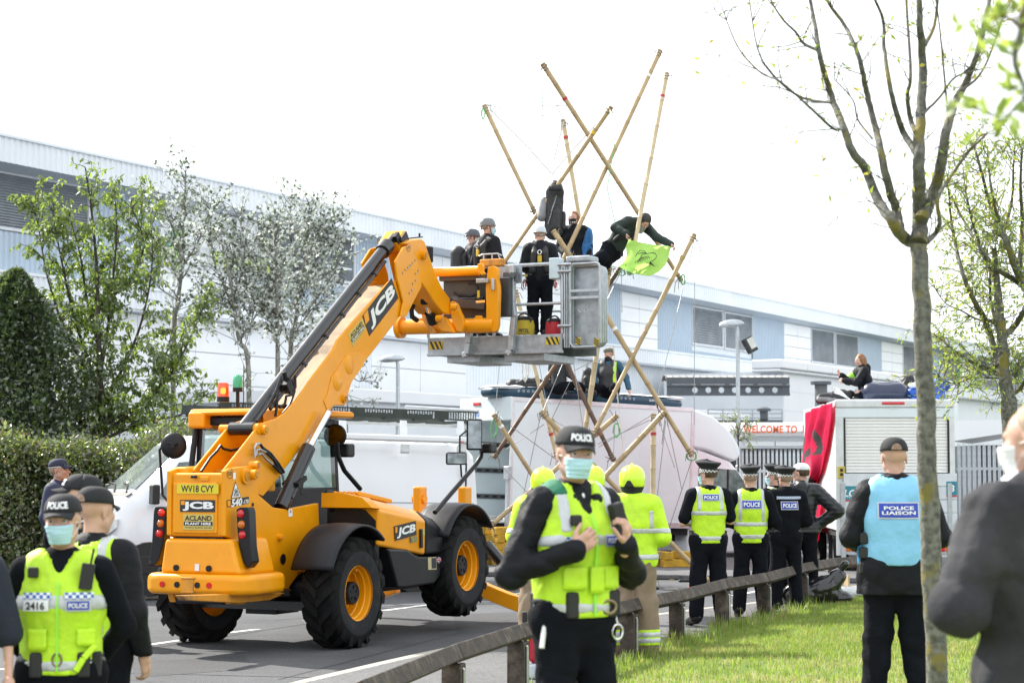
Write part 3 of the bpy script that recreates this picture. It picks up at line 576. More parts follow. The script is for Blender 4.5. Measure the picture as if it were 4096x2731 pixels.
# kerb and pavement follow the fence
KERB = [(-4.6,10.0),(-3.2,14.2),(-1.92,17.9),(-1.2,20.0),(-.29,22.3),(1.15,25.1),(3.2,28.2),(5.8,31.2),(10,34.2),(18,38)]
FEN = [gz('V',820,1590,.65)[:2],gz('V',1042,1500,.65)[:2],gz('V',1190,1452,.65)[:2],gz('V',1445,1392,.65)[:2],gz('V',1555,1370,.65)[:2],gz('V',1660,1343,.65)[:2],gz('V',1755,1328,.65)[:2],gz('V',1842,1305,.65)[:2],gz('V',1917,1292,.65)[:2],gz('V',1995,1286,.65)[:2]]
PZ = .12
def offs(line,d):
    out = []
    for i,p in enumerate(line):
        a = np.array(line[max(i - 1,0)]); c = np.array(line[min(i + 1,len(line) - 1)]); t = nrm(np.append(c - a,0)); out.append(np.array(p) + d * np.array([t[1],-t[0]]))
    return out
kin = offs(KERB,.14)
gl = [tuple(np.array(p) + np.array([.12,-.12])) for p in FEN]; gl = [(gl[0][0] - 3.2,gl[0][1] - 9)] + gl + [(9,30.5),(18,36)]
b = MB()                                   # kerb stones: one part per stone
kr = thing('kerb','pale concrete kerb between the road and the pavement','kerb')
del kr['category'],kr['label']; setting(kr)
def along(line,step):
    P = [np.array(p,float) for p in line]; out = [P[0]]; acc = 0
    for a,c in zip(P[:-1],P[1:]):
        L = np.linalg.norm(c - a); t = step - acc
        while t <= L: out.append(a + (c - a) * t / L); t += step
        acc = (acc + L) % step
    return out
ks = along(KERB,.915)
for a,c in zip(ks[:-1],ks[1:]):
    a3,c3 = np.append(a,.06),np.append(c,.06); d = nrm(c3 - a3); nn = np.array([d[1],-d[0],0])
    if .5 * (a[1] + c[1]) > 34: continue
    MB().bar(a3 + d * .006 + nn * .07,c3 - d * .006 + nn * .07,.14,.13 + random.uniform(-.004,.004)).build('kerb_stone',M_conc,kr,bevel=.015)
pv = kin + gl[::-1]
me = bpy.data.meshes.new('pavement'); bm = bmesh.new()
vs_ = [bm.verts.new((p[0],p[1],PZ)) for p in pv]; f = bm.faces.new(vs_); bmesh.ops.triangulate(bm,faces=[f]); bmesh.ops.recalc_face_normals(bm,faces=bm.faces); bm.to_mesh(me); bm.free()
pav = link('pavement',me,M_pave); setting(pav,label='worn grey footway beside the timber rail')
def gzf(x,y):                             # lawn height: rises from the fence towards the camera side
    d = 1e9
    for p,q in zip(gl[:-1],gl[1:]):
        p,q = np.array(p),np.array(q); t = np.clip(((x - p[0]) * (q[0] - p[0]) + (y - p[1]) * (q[1] - p[1])) / ((q - p) @ (q - p)),0,1); e = p + t * (q - p); d = min(d,math.hypot(x - e[0],y - e[1]))
    return PZ + .02 + .25 * min(1,d / 5.) ** .8
def grassmat():
    m = bpy.data.materials.new('lawn'); m.use_nodes = True; nt = m.node_tree; b = nt.nodes['Principled BSDF']; b.inputs['Roughness'].default_value = .9
    tcn = _n(nt,'TexCoord'); a = _n(nt,'TexNoise'); a.inputs['Scale'].default_value = 2.2; a.inputs['Detail'].default_value = 8; nt.links.new(tcn.outputs['Object'],a.inputs['Vector'])
    r = _n(nt,'ValToRGB'); r.color_ramp.elements[0].position = .38; r.color_ramp.elements[1].position = .68; r.color_ramp.elements[0].color = (.085,.15,.02,1); r.color_ramp.elements[1].color = (.26,.25,.10,1); nt.links.new(a.outputs[0],r.inputs[0]); nt.links.new(r.outputs[0],b.inputs['Base Color'])
    MATS['lawn'] = m; return m
M_lawn = grassmat()
lawn = [tuple(p) for p in gl] + [(18,-3),(gl[0][0],-3)]
bm = bmesh.new(); 
gp = []                                     # lawn as strips running out from the fence edge
for p in gl:
    row = []
    for k,dd in enumerate((0,.3,.8,1.6,3,5,8,14)):
        q = (p[0] + dd * .85,p[1] - dd * .53); row.append(bm.verts.new((q[0],q[1],gzf(*q) if k else PZ + .01)))
    gp.append(row)
for i in range(len(gp) - 1):
    for k in range(7): bm.faces.new((gp[i][k],gp[i][k + 1],gp[i + 1][k + 1],gp[i + 1][k]))
bmesh.ops.recalc_face_normals(bm,faces=bm.faces); me = bpy.data.meshes.new('lawn'); bm.to_mesh(me); bm.free()
if me.polygons[0].normal.z < 0: me.flip_normals()
lawn_o = link('lawn',me,M_lawn); setting(lawn_o,label='sunlit mown lawn behind the low rail')
me.polygons.foreach_set('use_smooth',[True] * len(me.polygons))
# grass blades, thick along the posts
GL = np.array(gl)
def gz_arr(x,y):
    d = np.full(x.shape,1e9)
    for p,q in zip(GL[:-1],GL[1:]):
        t = np.clip(((x - p[0]) * (q[0] - p[0]) + (y - p[1]) * (q[1] - p[1])) / ((q - p) @ (q - p)),0,1); d = np.minimum(d,np.hypot(x - p[0] - t * (q - p)[0],y - p[1] - t * (q - p)[1]))
    return PZ + .02 + .25 * np.minimum(1,d / 5.) ** .8
GV,GF,GM = [],[],[]
def blades(x,y,h0,h1,w0=.006):
    n = len(x); z = gz_arr(x,y) - .01; h = rng.uniform(h0,h1,n); a = rng.uniform(0,6.28,n); l = rng.uniform(.1,.7,n) * h; ww = rng.uniform(.6,1.5,n) * w0; ca,sa = np.cos(a),np.sin(a)
    P = np.stack([np.stack([x - sa * ww,y + ca * ww,z],1),np.stack([x + sa * ww,y - ca * ww,z],1),np.stack([x + ca * l,y + sa * l,z + h],1)],1).reshape(-1,3)
    o = sum(len(v) for v in GV); GV.append(P); GF.append((np.arange(n * 3) + o).reshape(-1,3)); GM.append((rng.random(n) > .80 - .38 * np.clip(np.sin(x * 2.3 + 1.3 * np.sin(y * 1.1)) * np.sin(y * 1.7 + x),0,1)).astype(int))
def on_line(n,i0,i1):
    i = rng.integers(i0,i1,n); t = rng.random(n)[:,None]; return GL[i] * (1 - t) + GL[i + 1] * t
p = on_line(260000,2,len(gl) - 1); d = rng.random(len(p)) ** 1.15 * 8; x,y = p[:,0] + d * .85,p[:,1] - d * .53; k_ = (y > 7) & (np.abs(x / y) < .42); blades(x[k_],y[k_],.025,.075)
p = on_line(3000,3,len(gl) - 2); d = rng.normal(.03,.1,len(p)); blades(p[:,0] + d * .85 - .03,p[:,1] - d * .53 + .03,.05,.17,.008)
for q in range(4,len(FEN)): blades(FEN[q][0] + rng.normal(.03,.09,260),FEN[q][1] + rng.normal(-.05,.08,260),.05,.2,.008)
V,Fc,mi = np.concatenate(GV).tolist(),np.concatenate(GF).tolist(),np.concatenate(GM)
me = bpy.data.meshes.new('grass'); me.from_pydata(V,[],Fc); me.polygons.foreach_set('material_index',mi)
gr = link('grass',me,[leafmat('grass blade',(.13,.22,.03),(.30,.42,.05),gloss=.05),leafmat('dry blade',(.32,.30,.12),(.42,.38,.14),gloss=.04)])
setting(gr,'stuff','short bright green grass growing on the lawn')
# painted lines on the road
def stripe(name,p,q,wd,z=.004):
    p,q = np.append(p[:2],z),np.append(q[:2],z); d = nrm(q - p); n = np.array([d[1],-d[0],0]) * wd / 2
    o = MB().add([p - n,p + n,q + n,q - n],[(0,1,2,3)]).build(name,M_line,fix=False)
    if o.data.polygons[0].normal.z < 0: o.data.flip_normals()
    return setting(o)
LINES = [(gz('C5',950,612),gz('C5',1330,557)),(gz('C5',1648,507),gz('C5',1868,480)),(gz('C6',930,516),gz('C6',1352,460)),(gz('C6',255,603),gz('C6',320,598)),(gz('C5',-30,774),gz('C5',64,764)),
         (gz('C5',-60,425),gz('C5',80,404)),(gz('C6',2000,380),gz('C6',2110,366)),(gz('B5',1090,1297),gz('B5',1420,1265)),(gz('B5',1530,1265),gz('B5',1640,1262)),(gz('C8',380,1080),gz('C8',1100,1005)),(gz('C8',500,835),gz('C8',640,825)),(gz('B5',1540,1400),gz('B5',1700,1370))]
for a_,c_ in LINES: stripe('road_marking',a_,c_,.11)
M_tar = pm('tar seam',(.022,.023,.026),.8,var=.3,scale=5)
for a_,c_,w_ in ((gz('C5',950,640),gz('C5',2230,438),.025),(gz('C6',0,600),gz('C6',1400,470),.02),(gz('V',300,1545),gz('V',900,1560),.03),(gz('V',640,1560),gz('V',1180,1420),.02)):
    p,q = np.append(a_[:2],.0025),np.append(c_[:2],.0025); n_ = nrm(np.array([(q - p)[1],-(q - p)[0],0])) * w_ / 2; o = MB().add([p - n_,p + n_,q + n_,q - n_],[(0,1,2,3)]).build('tar_seam',M_tar,fix=False); setting(o)
    if o.data.polygons[0].normal.z < 0: o.data.flip_normals()
for pts,nm in (([(1040,1410),(1330,1400),(1345,1440),(1050,1455)],'road_patch'),([(300,1520),(560,1505),(590,1535),(310,1555)],'road_patch')):
    setting(flat(nm,[gz('V',x,y)[:2] for x,y in pts],.002,asphalt('patch asphalt',(.02,.021,.024),(.075,.077,.082),.2)))
# far kerb and raised verge under the hedge and the box van
b = MB(); fk = [gz('V',-60,1352),gz('V',220,1368),gz('V',380,1352)]
fk = [(-16,29.0),(-6.4,30.6),(-4.6,31.4),(-4.2,34.4),(-12,37)]
o = MB().prism([(p[0],p[1],0) for p in fk],(0,0,.13)).build('verge',M_conc,bevel=.02); setting(o)
vk = [(-.9,37.6),(12.5,33.2),(14,50),(-2,50)]
o = MB().prism([(p[0],p[1],0) for p in vk],(0,0,.1)).build('raised_yard',[M_pave],bevel=.03); setting(o)

# ================================================================== TIMBER RAIL FENCE
M_wood = pm('weathered dark timber',(.042,.030,.024),.75,var=.45,scale=7,bump=.7,bscale=22,stretch=(1,1,1),dirt=(.14,.11,.085),dscale=6)
M_strap = pm('galvanised strap',(.48,.50,.52),.4,.8,var=.12)
fence = thing('timber_rail_fence','low dark timber rail fence along the lawn with galvanised straps','fence',(FEN[4][0],FEN[4][1],PZ))
fo = np.array([FEN[4][0],FEN[4][1],PZ])
for i,p in enumerate(FEN):
    p = np.array(p); q = np.array(FEN[min(i + 1,len(FEN) - 1)]); d = nrm(np.append(q - p if i < len(FEN) - 1 else p - np.array(FEN[i - 1]),0)); n = np.array([-d[1],d[0],0])
    top = .52
    base = np.array([p[0],p[1],PZ - .1]) - fo
    po = MB(); po.bar(base,base + np.array([0,0,top - .06 + .1 - PZ + .12]),.15,.15,up=d); po.build('post',M_wood,fence,bevel=.012)
    if i < len(FEN) - 1:
        e0 = np.array([p[0],p[1],PZ + top + .005]) - fo; e1 = np.array([q[0],q[1],PZ + top + .005]) - fo
        sg = nrm(e1 - e0); r_ = MB(); r_.bar(e0 + sg * .006,e1 - sg * .006,.125,.125,up=nrm(np.array([0,0,1.]) + n * .5)); r_.build('rail',M_wood,fence,bevel=.01)
    st = MB(); c = np.array([p[0],p[1],0]) - fo; zt = PZ + top - fo[2]
    path = [c + n * (-.083) + np.array([0,0,zt - .3]),c - n * .083 + np.array([0,0,zt + .015]),c - n * .02 + np.array([0,0,zt + .084]),c + n * .07 + np.array([0,0,zt + .045])]
    for a_,c_ in zip(path[:-1],path[1:]): st.bar(a_,c_,.045,.006,up=nrm(np.cross(d,c_ - a_)))
    st.build('strap',M_strap,fence)

# ================================================================== PRINT WORKS BUILDING
d0 = ray(0,1877); WO = CAMP + d0 * (100 / d0[1]); WO[2] = 0
W = Fr(WO,60.5)
M_white = pm('white cladding',(.76,.80,.84),.45,var=.03,scale=.6,dirt=(.68,.72,.76),dscale=.25)
M_whiteb = pm('white panel',(.80,.82,.84),.4,var=.035,scale=.4)
M_blue = pm('pale blue corrugated cladding',(.42,.51,.60),.45,var=.05,scale=.5)
M_louv = pm('grey louvre',(.28,.31,.34),.5,.2,var=.12,scale=1.2)
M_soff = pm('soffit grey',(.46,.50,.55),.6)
M_frame = pm('light frame',(.62,.65,.68),.4)
M_dkglass = pm('dark window mesh',(.27,.30,.33),.35,.1,var=.25,scale=.8,dirt=(.20,.22,.24),dscale=.5)
works = thing('print_works_building','long white print works with ribbed roof fascia and grey louvred windows','building',fr=W)
X0,X1 = -60.,262.
sl = lambda x: -.0075 * x
def corr(mb,xa,xb,za,zb,y,pitch,depth,slope=True):     # corrugated sheet facing -Y
    n = int((xb - xa) / pitch) + 1; V = []; Fc = []
    for i in range(n + 1):
        x = xa + (xb - xa) * i / n
        for dx,yy in ((0,y),(.35,y),(.5,y - depth),(.85,y - depth)):
            xx = min(x + dx * pitch,xb)
            s_ = sl(xx) if slope else 0
            V += [(xx,yy,za + s_),(xx,yy,zb + s_)]
            if len(V) > 2: k = len(V); Fc.append((k - 4,k - 2,k - 1,k - 3))
    mb.add(V,Fc)
fa = MB(); corr(fa,X0,X1,17.22,18.5,-1.3,.42,.06); fa.build('roof_fascia',M_white,works,fix=False)
cp = MB(); cp.bar((X0,-1.2,18.55 + sl(X0)),(X1,-1.2,18.55 + sl(X1)),.5,.14); cp.build('roof_coping',M_white,works)
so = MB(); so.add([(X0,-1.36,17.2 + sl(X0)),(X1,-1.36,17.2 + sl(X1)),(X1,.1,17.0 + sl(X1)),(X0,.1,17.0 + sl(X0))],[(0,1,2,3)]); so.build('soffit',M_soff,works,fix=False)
wa = MB(); wa.bx((X0,.12,0),(X1,30,16.4)); wa.add([(X0,-1.2,18.6 + sl(X0)),(X1,-1.2,18.6 + sl(X1)),(X1,30,19.5),(X0,30,19.5)],[(0,1,2,3)]); wa.build('wall',M_white,works)
ub = MB(); ub.add([(X0,.11,16.0),(X1,.11,14.),(X1,.11,17.1 + sl(X1)),(X0,.11,17.1 + sl(X0))],[(0,1,2,3)]); ub.build('upper_wall',M_white,works,fix=False)
def corr_part(xa,xb,za=11.6,zb=17.05):
    m = MB(); corr(m,xa,xb,za,zb,0,.38,.07); m.build('corrugated_bay',M_blue,works,fix=False)
for xa,xb in ((6.6,12.0),(31.6,38.5),(60,69.9),(76.9,83.8),(97.6,105.3),(126.4,133.7),(148,155.2),(176.5,183.5)): corr_part(xa,xb)
for xa,xb in ((83.8,97.6),(112.5,126.4),(141,155)): corr_part(xa,xb,11.6,12.96)
for xa,xb in ((-40,6.3),(21,31.5)): corr_part(xa,xb,11.6,14.0)
def pane(xa,xb,za,zb,mesh_slats=False):
    s_ = sl((xa + xb) / 2)
    fr_ = MB(); fr_.bx((xa - .12,-.1,za - .15 + s_),(xb + .12,.1,za + s_)); fr_.bx((xa - .12,-.1,zb + s_),(xb + .12,.1,zb + .1 + s_)); fr_.bx((xa - .12,-.1,za + s_),(xa,.1,zb + s_)); fr_.bx((xb,-.1,za + s_),(xb + .12,.1,zb + s_))
    wn = fr_.build('window',M_frame,works)
    p = MB()
    n = int((zb - za) / (.14 if mesh_slats else .2))
    for i in range(n):
        z = za + (zb - za) * i / n + s_; h = (zb - za) / n
        p.add([(xa,-.02,z),(xb,-.02,z),(xb,.08,z + h),(xa,.08,z + h)],[(0,1,2,3)])
    p.build('louvre_blades',M_louv if mesh_slats else M_dkglass,wn,fix=False)
for xa,xb,za,zb,ms in ((-40,-24,14.2,16.9,1),(-23.6,-9,14.2,16.9,1),(-8.6,6.2,14.2,16.9,1),(21.1,26.2,14.2,16.9,1),(26.6,31.4,14.2,16.9,1),(84,90.5,13.65,16.8,0),(91.1,97.4,13.65,16.8,0),(112.7,119,13.65,16.85,0),(119.6,126.2,13.65,16.85,0),(141,147.6,13.65,16.9,0),(155.4,162.2,13.2,16.9,0),(169.4,176,13.65,16.9,0),(184,190.5,13.65,16.9,0)): pane(xa,xb,za,zb,ms)
def panels(xa,xb,za,zb,nx,nz,y=0.,par=works,m=M_whiteb):
    for i in range(nx):
        for j in range(nz):
            w_ = (xb - xa) / nx; h_ = (zb - za) / nz
            q = MB(); q.bx((xa + i * w_ + .025,y - .03,za + j * h_ + .025),(xa + (i + 1) * w_ - .025,y + .1,za + (j + 1) * h_ - .025)); q.build('cladding_panel',m,par)
for xa,xb in ((12.2,21),(38.6,46),(46,60),(69.9,76.9),(105.3,112.5),(133.7,140.9),(162.4,169.2)): panels(xa,xb,11.7,16.9 + sl(xa),3 if xb - xa > 12 else 2,4)
# ledge band and the lower wall under it
lg = MB(); corr(lg,X0,X1,10.65,11.75,-1.0,.42,.05,False); lg.bx((X0,-1.1,11.76),(X1,.1,11.9)); lg.bx((X0,-.95,10.55),(X1,.1,10.64)); lg.build('ledge',M_white,works,fix=False)
for xa,xb in ((-60,-20),(25.5,33.5),(45.5,62.5),(66,76)):
    m = MB(); corr(m,xa,xb,0,10.55,0,.42,.06,False); m.build('ribbed_wall',M_white,works,fix=False)
panels(-20,25.5,1.5,10.5,9,5); panels(33.5,45.5,1.5,10.5,2,5); panels(62.5,66,4,10.5,1,4)
# lower range in front of the wall (seen past the van's rack)
lo_ = thing('low_outbuilding','low white ribbed outbuilding in front of the print works, behind the van rack','building',fr=W)
lw = MB(); lw.bx((10,-14,0),(62,-3,5.75)); lw.build('wall',M_white,lo_)
lp = MB(); corr(lp,41,62,0,5.2,-14.1,.4,.06,False); lp.build('ribbed_cladding',M_white,lo_,fix=False)
pp = MB(); pp.bx((9.6,-14.4,5.5),(62.3,-2.6,6.15)); pp.bx((35.5,-14.6,5.0),(41,-14.35,6.45)); pp.build('parapet',M_whiteb,lo_,bevel=.05)
# sign letters on the wall
M_logoA = pm('sign green',(.36,.60,.16),.4); M_logoB = pm('sign teal',(.18,.50,.38),.4); M_lime = pm('sign lime',(.38,.52,.10),.4); M_ink = pm('sign charcoal',(.035,.032,.05),.35)
def sign(x0,x1,zc,h,lab,logo):
    t = thing('building_sign',lab,'sign',W.w((x0,-.5,zc)),W.rot)
    L = x1 - x0
    lx = logo; b = MB()
    pts = []
    for k in range(13):
        s_ = k / 12; pts.append((lx + .9 * h * .35 * math.sin(s_ * 9.4) + h * .35,0,h * (1.1 - 2.1 * s_)))
    for k in range(11,-1,-1):
        s_ = k / 12; pts.append((lx + .9 * h * .35 * math.sin(s_ * 9.4 + .9) + h * .95,0,h * (1.1 - 2.1 * s_)))
    b.prism(pts,(0,.12,0)); b.build('emblem',M_logoA,t)
    b = MB(); b.prism([(lx - .1 * h,.15,.5 * h),(lx + .5 * h,.15,1.15 * h),(lx + .8 * h,.15,.9 * h),(lx + .3 * h,.15,.2 * h)],(0,.1,0)); b.build('emblem_fold',M_logoB,t)
    wd = L * .44
    text_on('letters_news','news',M_lime,t,(wd * .46,-.05,-.05 * h),(1,0,0),(0,0,1),width=wd * .86,height=h * .8,weight=.02)
    text_on('letters_printers','printers',M_ink,t,(wd + (L - wd) * .46,-.05,-.08 * h),(1,0,0),(0,0,1),width=(L - wd) * .9,height=h * 1.15,weight=.02)
    r_ = MB(); r_.bar((lx - .6,.2,-h * .45),(L + .3,.2,-h * .45),.1,.12); r_.bar((lx - .6,.2,h * .5),(L + .3,.2,h * .5),.1,.12); r_.build('sign_rail',M_frame,t)
    return t
sign(16.2,30.4,14.15,1.15,'building sign in green and charcoal letters, half hidden behind the silvery poplars',-3.8)
sign(165,180.5,12.75,1.15,'building sign reading newsprinters behind the far ash tree',-4.6)
# annex
an = thing('white_annex','plain white panelled annex with a stepped parapet beside the steel canopy','building',fr=W)
AY = -12.
m = MB(); m.bx((75,AY,0),(122,-1.5,9.85)); m.build('wall',M_white,an)
panels(75.1,118,.4,9.8,6,6,AY,an)
k = 73.2
for i in range(8):
    q = MB(); q.bx((k + .03,AY - .6,10.0),(k + 5.7,AY + 2,10.72)); q.bx((k + .03,AY - .45,9.72),(k + 5.7,AY + 2,9.98)); q.build('parapet_unit',M_whiteb,an,bevel=.12); k += 5.75
# steel canopy bridge on a big beam with round holes
M_steel = pm('grey painted steel',(.10,.11,.125),.45,.3,var=.12,scale=2)
M_galv = pm('galvanised steel',(.42,.45,.48),.42,.75,var=.14,scale=14)
CD = 104.
cf = lambda x,y,dd=0: at('C7',x,y,CD + dd)
can = thing('steel_canopy','dark steel walkway canopy with a curved ribbed roof and a beam pierced by round holes','canopy')
rf = MB(); xa,xb = cf(118,540)[0],cf(1270,540)[0]; zt,ze = cf(118,500)[2],cf(118,540)[2]; z1 = zt
def roof(u,v):
    a = math.pi * v; return (xa + (xb - xa) * u,CD - 1.4 - math.cos(a) * 1.4,ze + (zt - ze) * math.sin(a))
rf.grid(roof,36,10); rf.build('curved_roof',pm('weathered roof sheet',(.36,.35,.34),.6,var=.3,scale=1.2),can,smooth=True,fix=False)
for i in range(19):
    x = xa + (xb - xa) * i / 18; r_ = MB(); r_.tube([(x,CD - 1.4 - math.cos(math.pi * t / 8) * 1.44,ze + (zt - ze + .015) * math.sin(math.pi * t / 8)) for t in range(9)],.03,5); r_.build('roof_rib',M_steel,can)
ev = MB(); ev.bar((xa,CD - 2.85,cf(0,560)[2]),(xb,CD - 2.85,cf(0,560)[2]),.2,.34); ev.build('eaves_beam',M_steel,can)
bz0,bz1 = cf(0,690)[2],cf(0,605)[2]
bm = bmesh.new()
# beam web built with real round openings
holes = [cf(x,650) for x in (385,510,633,758,884,1010,1135)]
hr = .15; cells = [xa + .05] + [(holes[i][0] + holes[i + 1][0]) / 2 for i in range(6)]
cells = [holes[0][0] - (holes[1][0] - holes[0][0]) / 2] + cells[1:] + [holes[6][0] + (holes[6][0] - holes[5][0]) / 2]
web = MB(); web.bx((xa,CD - 3,bz0),(cells[0],CD - 2.92,bz1)); web.bx((cells[-1],CD - 3,bz0),(xb,CD - 2.92,bz1))
for i,h_ in enumerate(holes):
    xl,xr = cells[i],cells[i + 1]; zc = (bz0 + bz1) / 2; n = 24; V = []; Fc = []
    for j in range(n):
        t = 2 * math.pi * j / n; c_,s_ = math.cos(t),math.sin(t); k_ = 1 / max(abs(c_) / ((xr - xl) / 2),abs(s_) / ((bz1 - bz0) / 2))
        V += [(h_[0] + hr * c_,CD - 2.96,zc + hr * s_),((xl + xr) / 2 + k_ * c_,CD - 2.96,zc + k_ * s_),(h_[0] + hr * c_,CD - 2.8,zc + hr * s_)]
    for j in range(n):
        a = 3 * j; b_ = 3 * ((j + 1) % n); Fc += [(a,a + 1,b_ + 1,b_),(a,b_,b_ + 2,a + 2)]
    web.add(V,Fc)
web.build('pierced_beam',M_steel,can,fix=False)
fl = MB(); fl.bar((xa,CD - 2.9,bz0),(xb,CD - 2.9,bz0),.5,.1); fl.bar((xa,CD - 2.9,bz1),(xb,CD - 2.9,bz1),.4,.08); fl.build('flange',M_steel,can)
for i in range(5):
    x = xa + (xb - xa) * (i + .12) / 4.3; q = MB(); q.bar((x,CD - 2.85,bz1),(x,CD - 2.85,cf(0,560)[2]),.22,.22); q.build('post',M_steel,can)
for i in range(4):                          # hangers to the wall behind keep it up
    x = xa + (xb - xa) * (i + .3) / 4; q = MB(); q.bar((x,CD - 2.85,bz0),(x,CD - 2.85,0),.3,.3)
# handrail of a walkway in front of the ribbed wall
rl = thing('walkway_railing','thin grey handrail of the walkway below the steel canopy','railing')
ra = MB()
za,zb,zc = at('C7',1000,812,101)[2],at('C7',1000,850,101)[2],at('C7',1000,893,101)[2]; x0_,x1_ = at('C7',560,850,101)[0],at('C7',1275,850,101)[0]
for z in (za,zb,zc): ra.cyl((x0_,101,z),(x1_,101,z),.03,n=6)
ra.build('rails',M_galv,rl)
for i in range(6):
    x = x0_ + (x1_ - x0_) * i / 5; q = MB(); q.cyl((x,101,zc - .3),(x,101,za),.035,n=6); q.build('baluster',M_galv,rl)
q = MB(); q.bx((x0_,100.8,0),(x1_,103,zc - .12)); q.build('walkway',M_steel,rl)
# grey round duct stack behind the right truck, and a small flue
fs = thing('grey_duct','wide grey metal duct with a bolted rim and bracket, behind the open-backed lorry','duct',at('D3',527,800,58) * (1,1,0))
c = at('D3',527,800,58); r_ = .5 * (at('D3',600,600,58)[0] - at('D3',457,600,58)[0]); zt = at('D3',527,527,58)[2]
q = MB(); q.cyl((0,0,0),(0,0,zt),r_,n=28); q.build('pipe',pm('dull duct steel',(.16,.17,.175),.55,.5,var=.2,scale=3),fs,smooth=True)
q = MB(); q.cyl((0,0,zt - .02),(0,0,zt + .07),r_ + .12,n=28); q.build('rim',M_steel,fs)
q = MB(); q.bx((r_ + .02,-.3,0),(r_ + .45,.3,zt - .25)); q.build('box_post',M_galv,fs); q = MB(); q.bar((r_ + .4,0,zt - .5),(r_ + 1.6,0,zt - 1.1),.18,.16); q.build('bracket',M_galv,fs)
fp = at('C7',1100,935,62); fl_ = thing('flue','short dark flue pipe with a conical cap above the welcome sign','flue',(fp[0],fp[1],0))
q = MB(); q.lathe([(.0,fp[2] + .02 - .02),(.13,fp[2]),(.13,at('C7',1100,830,62)[2])],(0,0,0),(0,0,1),14); q.cyl((0,0,0),(0,0,fp[2] + .1),.13,n=14); q.build('pipe',M_steel,fl_,smooth=True)
z_ = at('C7',1100,830,62)[2]; q = MB(); q.lathe([(.0,z_),(.22,z_),(.22,z_ + .08),(.1,at('C7',1100,788,62)[2]),(0,at('C7',1100,784,62)[2])],(0,0,0),(0,0,1),14); q.build('cap',M_steel,fl_)
# gatehouse with welcome lettering
GD = 50.; gt = thing('gatehouse','white gatehouse with a curved fascia lettered in orange behind the palisade gate','building')
xl,xr = at('C7',640,1000,GD)[0],at('C7',1900,1000,GD)[0]; zt,zb = at('C7',900,935,GD)[2],at('C7',900,1070,GD)[2]; z2 = at('C7',900,1185,GD)[2]
q = MB(); q.prism([(xl,GD,zb),(xl,GD - .1,zb + .15),(xl,GD - .1,zt - .25),(xl,GD + .05,zt - .06),(xl,GD + .5,zt),(xl,GD + 3,zt),(xl,GD + 3,zb)],(xr - xl,0,0)); q.build('fascia',M_whiteb,gt,bevel=.02)
q = MB(); q.bx((xl + .2,GD + .35,z2),(xr - .2,GD + 3,zb)); q.build('wall',M_white,gt)
for k in range(4):
    x = at('C7',925 + 300 * k,1100,GD)[0]; x2 = at('C7',1215 + 300 * k,1100,GD)[0]; q = MB(); q.bx((x,GD + .25,z2 + .05),(x2,GD + .36,zb - .12)); q.build('fascia_panel',M_whiteb,gt,bevel=.015)
q = MB(); q.bx((xl + .4,GD + 1.4,0),(xr - .4,GD + 3,z2)); q.build('dark_interior',pm('gatehouse glass',(.02,.022,.025),.2),gt)
tx0,tx1 = at('C7',893,1000,GD),at('C7',1414,1000,GD)
text_on('welcome_lettering','WELCOME TO',pm('orange lettering',(.72,.13,.02),.5),gt,((tx0[0] + tx1[0]) / 2,GD - .115,at('C7',1150,1005,GD)[2]),(1,0,0),(0,0,1),width=tx1[0] - tx0[0],height=at('C7',0,968,GD)[2] - at('C7',0,1042,GD)[2],weight=.035,space=1.06)
lx = at('C7',1455,1000,GD)
text_on('letter_b','B',pm('orange lettering',(.72,.13,.02),.5),gt,(lx[0] + .1,GD - .115,lx[2]),(1,0,0),(0,0,1),height=at('C7',0,968,GD)[2] - at('C7',0,1042,GD)[2],weight=.035)
# white canopy roof right of the truck
cn = thing('entrance_canopy','flat white entrance canopy beyond the palisade at the roller shutter lorry','canopy')
p0,p1,p2 = at('B2',1960,920,60),at('B2',2330,912,75),at('B2',1960,1030,60)
q = MB(); q.prism([p0,p1,at('B2',2330,975,75),p2],(2.0,6,0)); q.build('roof_edge',M_whiteb,cn)
q = MB(); q.bx((p0[0] + 1,61,0),(p1[0] + 2,80,p2[2] - .1)); q.build('dark_interior',pm('gatehouse glass',(.02,.022,.025),.2),cn)
# palisade fences: pale by pale
def palisade(name,lab,x0,x1,D,yt,k,zbot,n,dsl=0.,ytb=None):
    f_ = thing(name,lab,'fence')
    a0,a1 = at(k,x0,yt,D),at(k,x1,yt if ytb is None else ytb,D + dsl)
    src = None
    dirv = nrm((a1 - a0) * np.array([1,1,0])); L = np.linalg.norm((a1 - a0)[:2]); h = a0[2] - zbot
    q = MB(); wd = min(L / n * .52,.075)
    q.prism([(-wd / 2,0,0),(wd / 2,0,0),(wd / 2,0,h - .15),(wd * .36,0,h),(wd * .12,0,h - .11),(0,-.02,h - .04),(-wd * .12,0,h - .11),(-wd * .36,0,h),(-wd / 2,0,h - .15)],(0,.02,0))
    ang = math.atan2(dirv[1],dirv[0])
    for i in range(n):
        p = a0 + dirv * L * (i + .5) / n; p[2] = zbot
        mtx = Matrix.Translation(Vector(p)) @ Matrix.Rotation(ang,4,'Z')
        if src is None: src = q.build('pale',M_galv,f_); src.matrix_local = mtx
        else: share(src,'pale',f_,mtx)
    for z in (h * .78,h * .2):
        q2 = MB(); q2.bar((a0[0],a0[1] + .03,zbot + z),(a1[0],a1[1] + .03,zbot + z),.05,.06); q2.build('rail',M_galv,f_)
palisade('palisade_gate','galvanised palisade gate in front of the dark gatehouse opening',872,1700,46,1187,'C7',.1,20)
palisade('palisade_fence','galvanised palisade fence at the right of the roller shutter lorry',738,1250,42,437,'B4',.1,22,1.5)
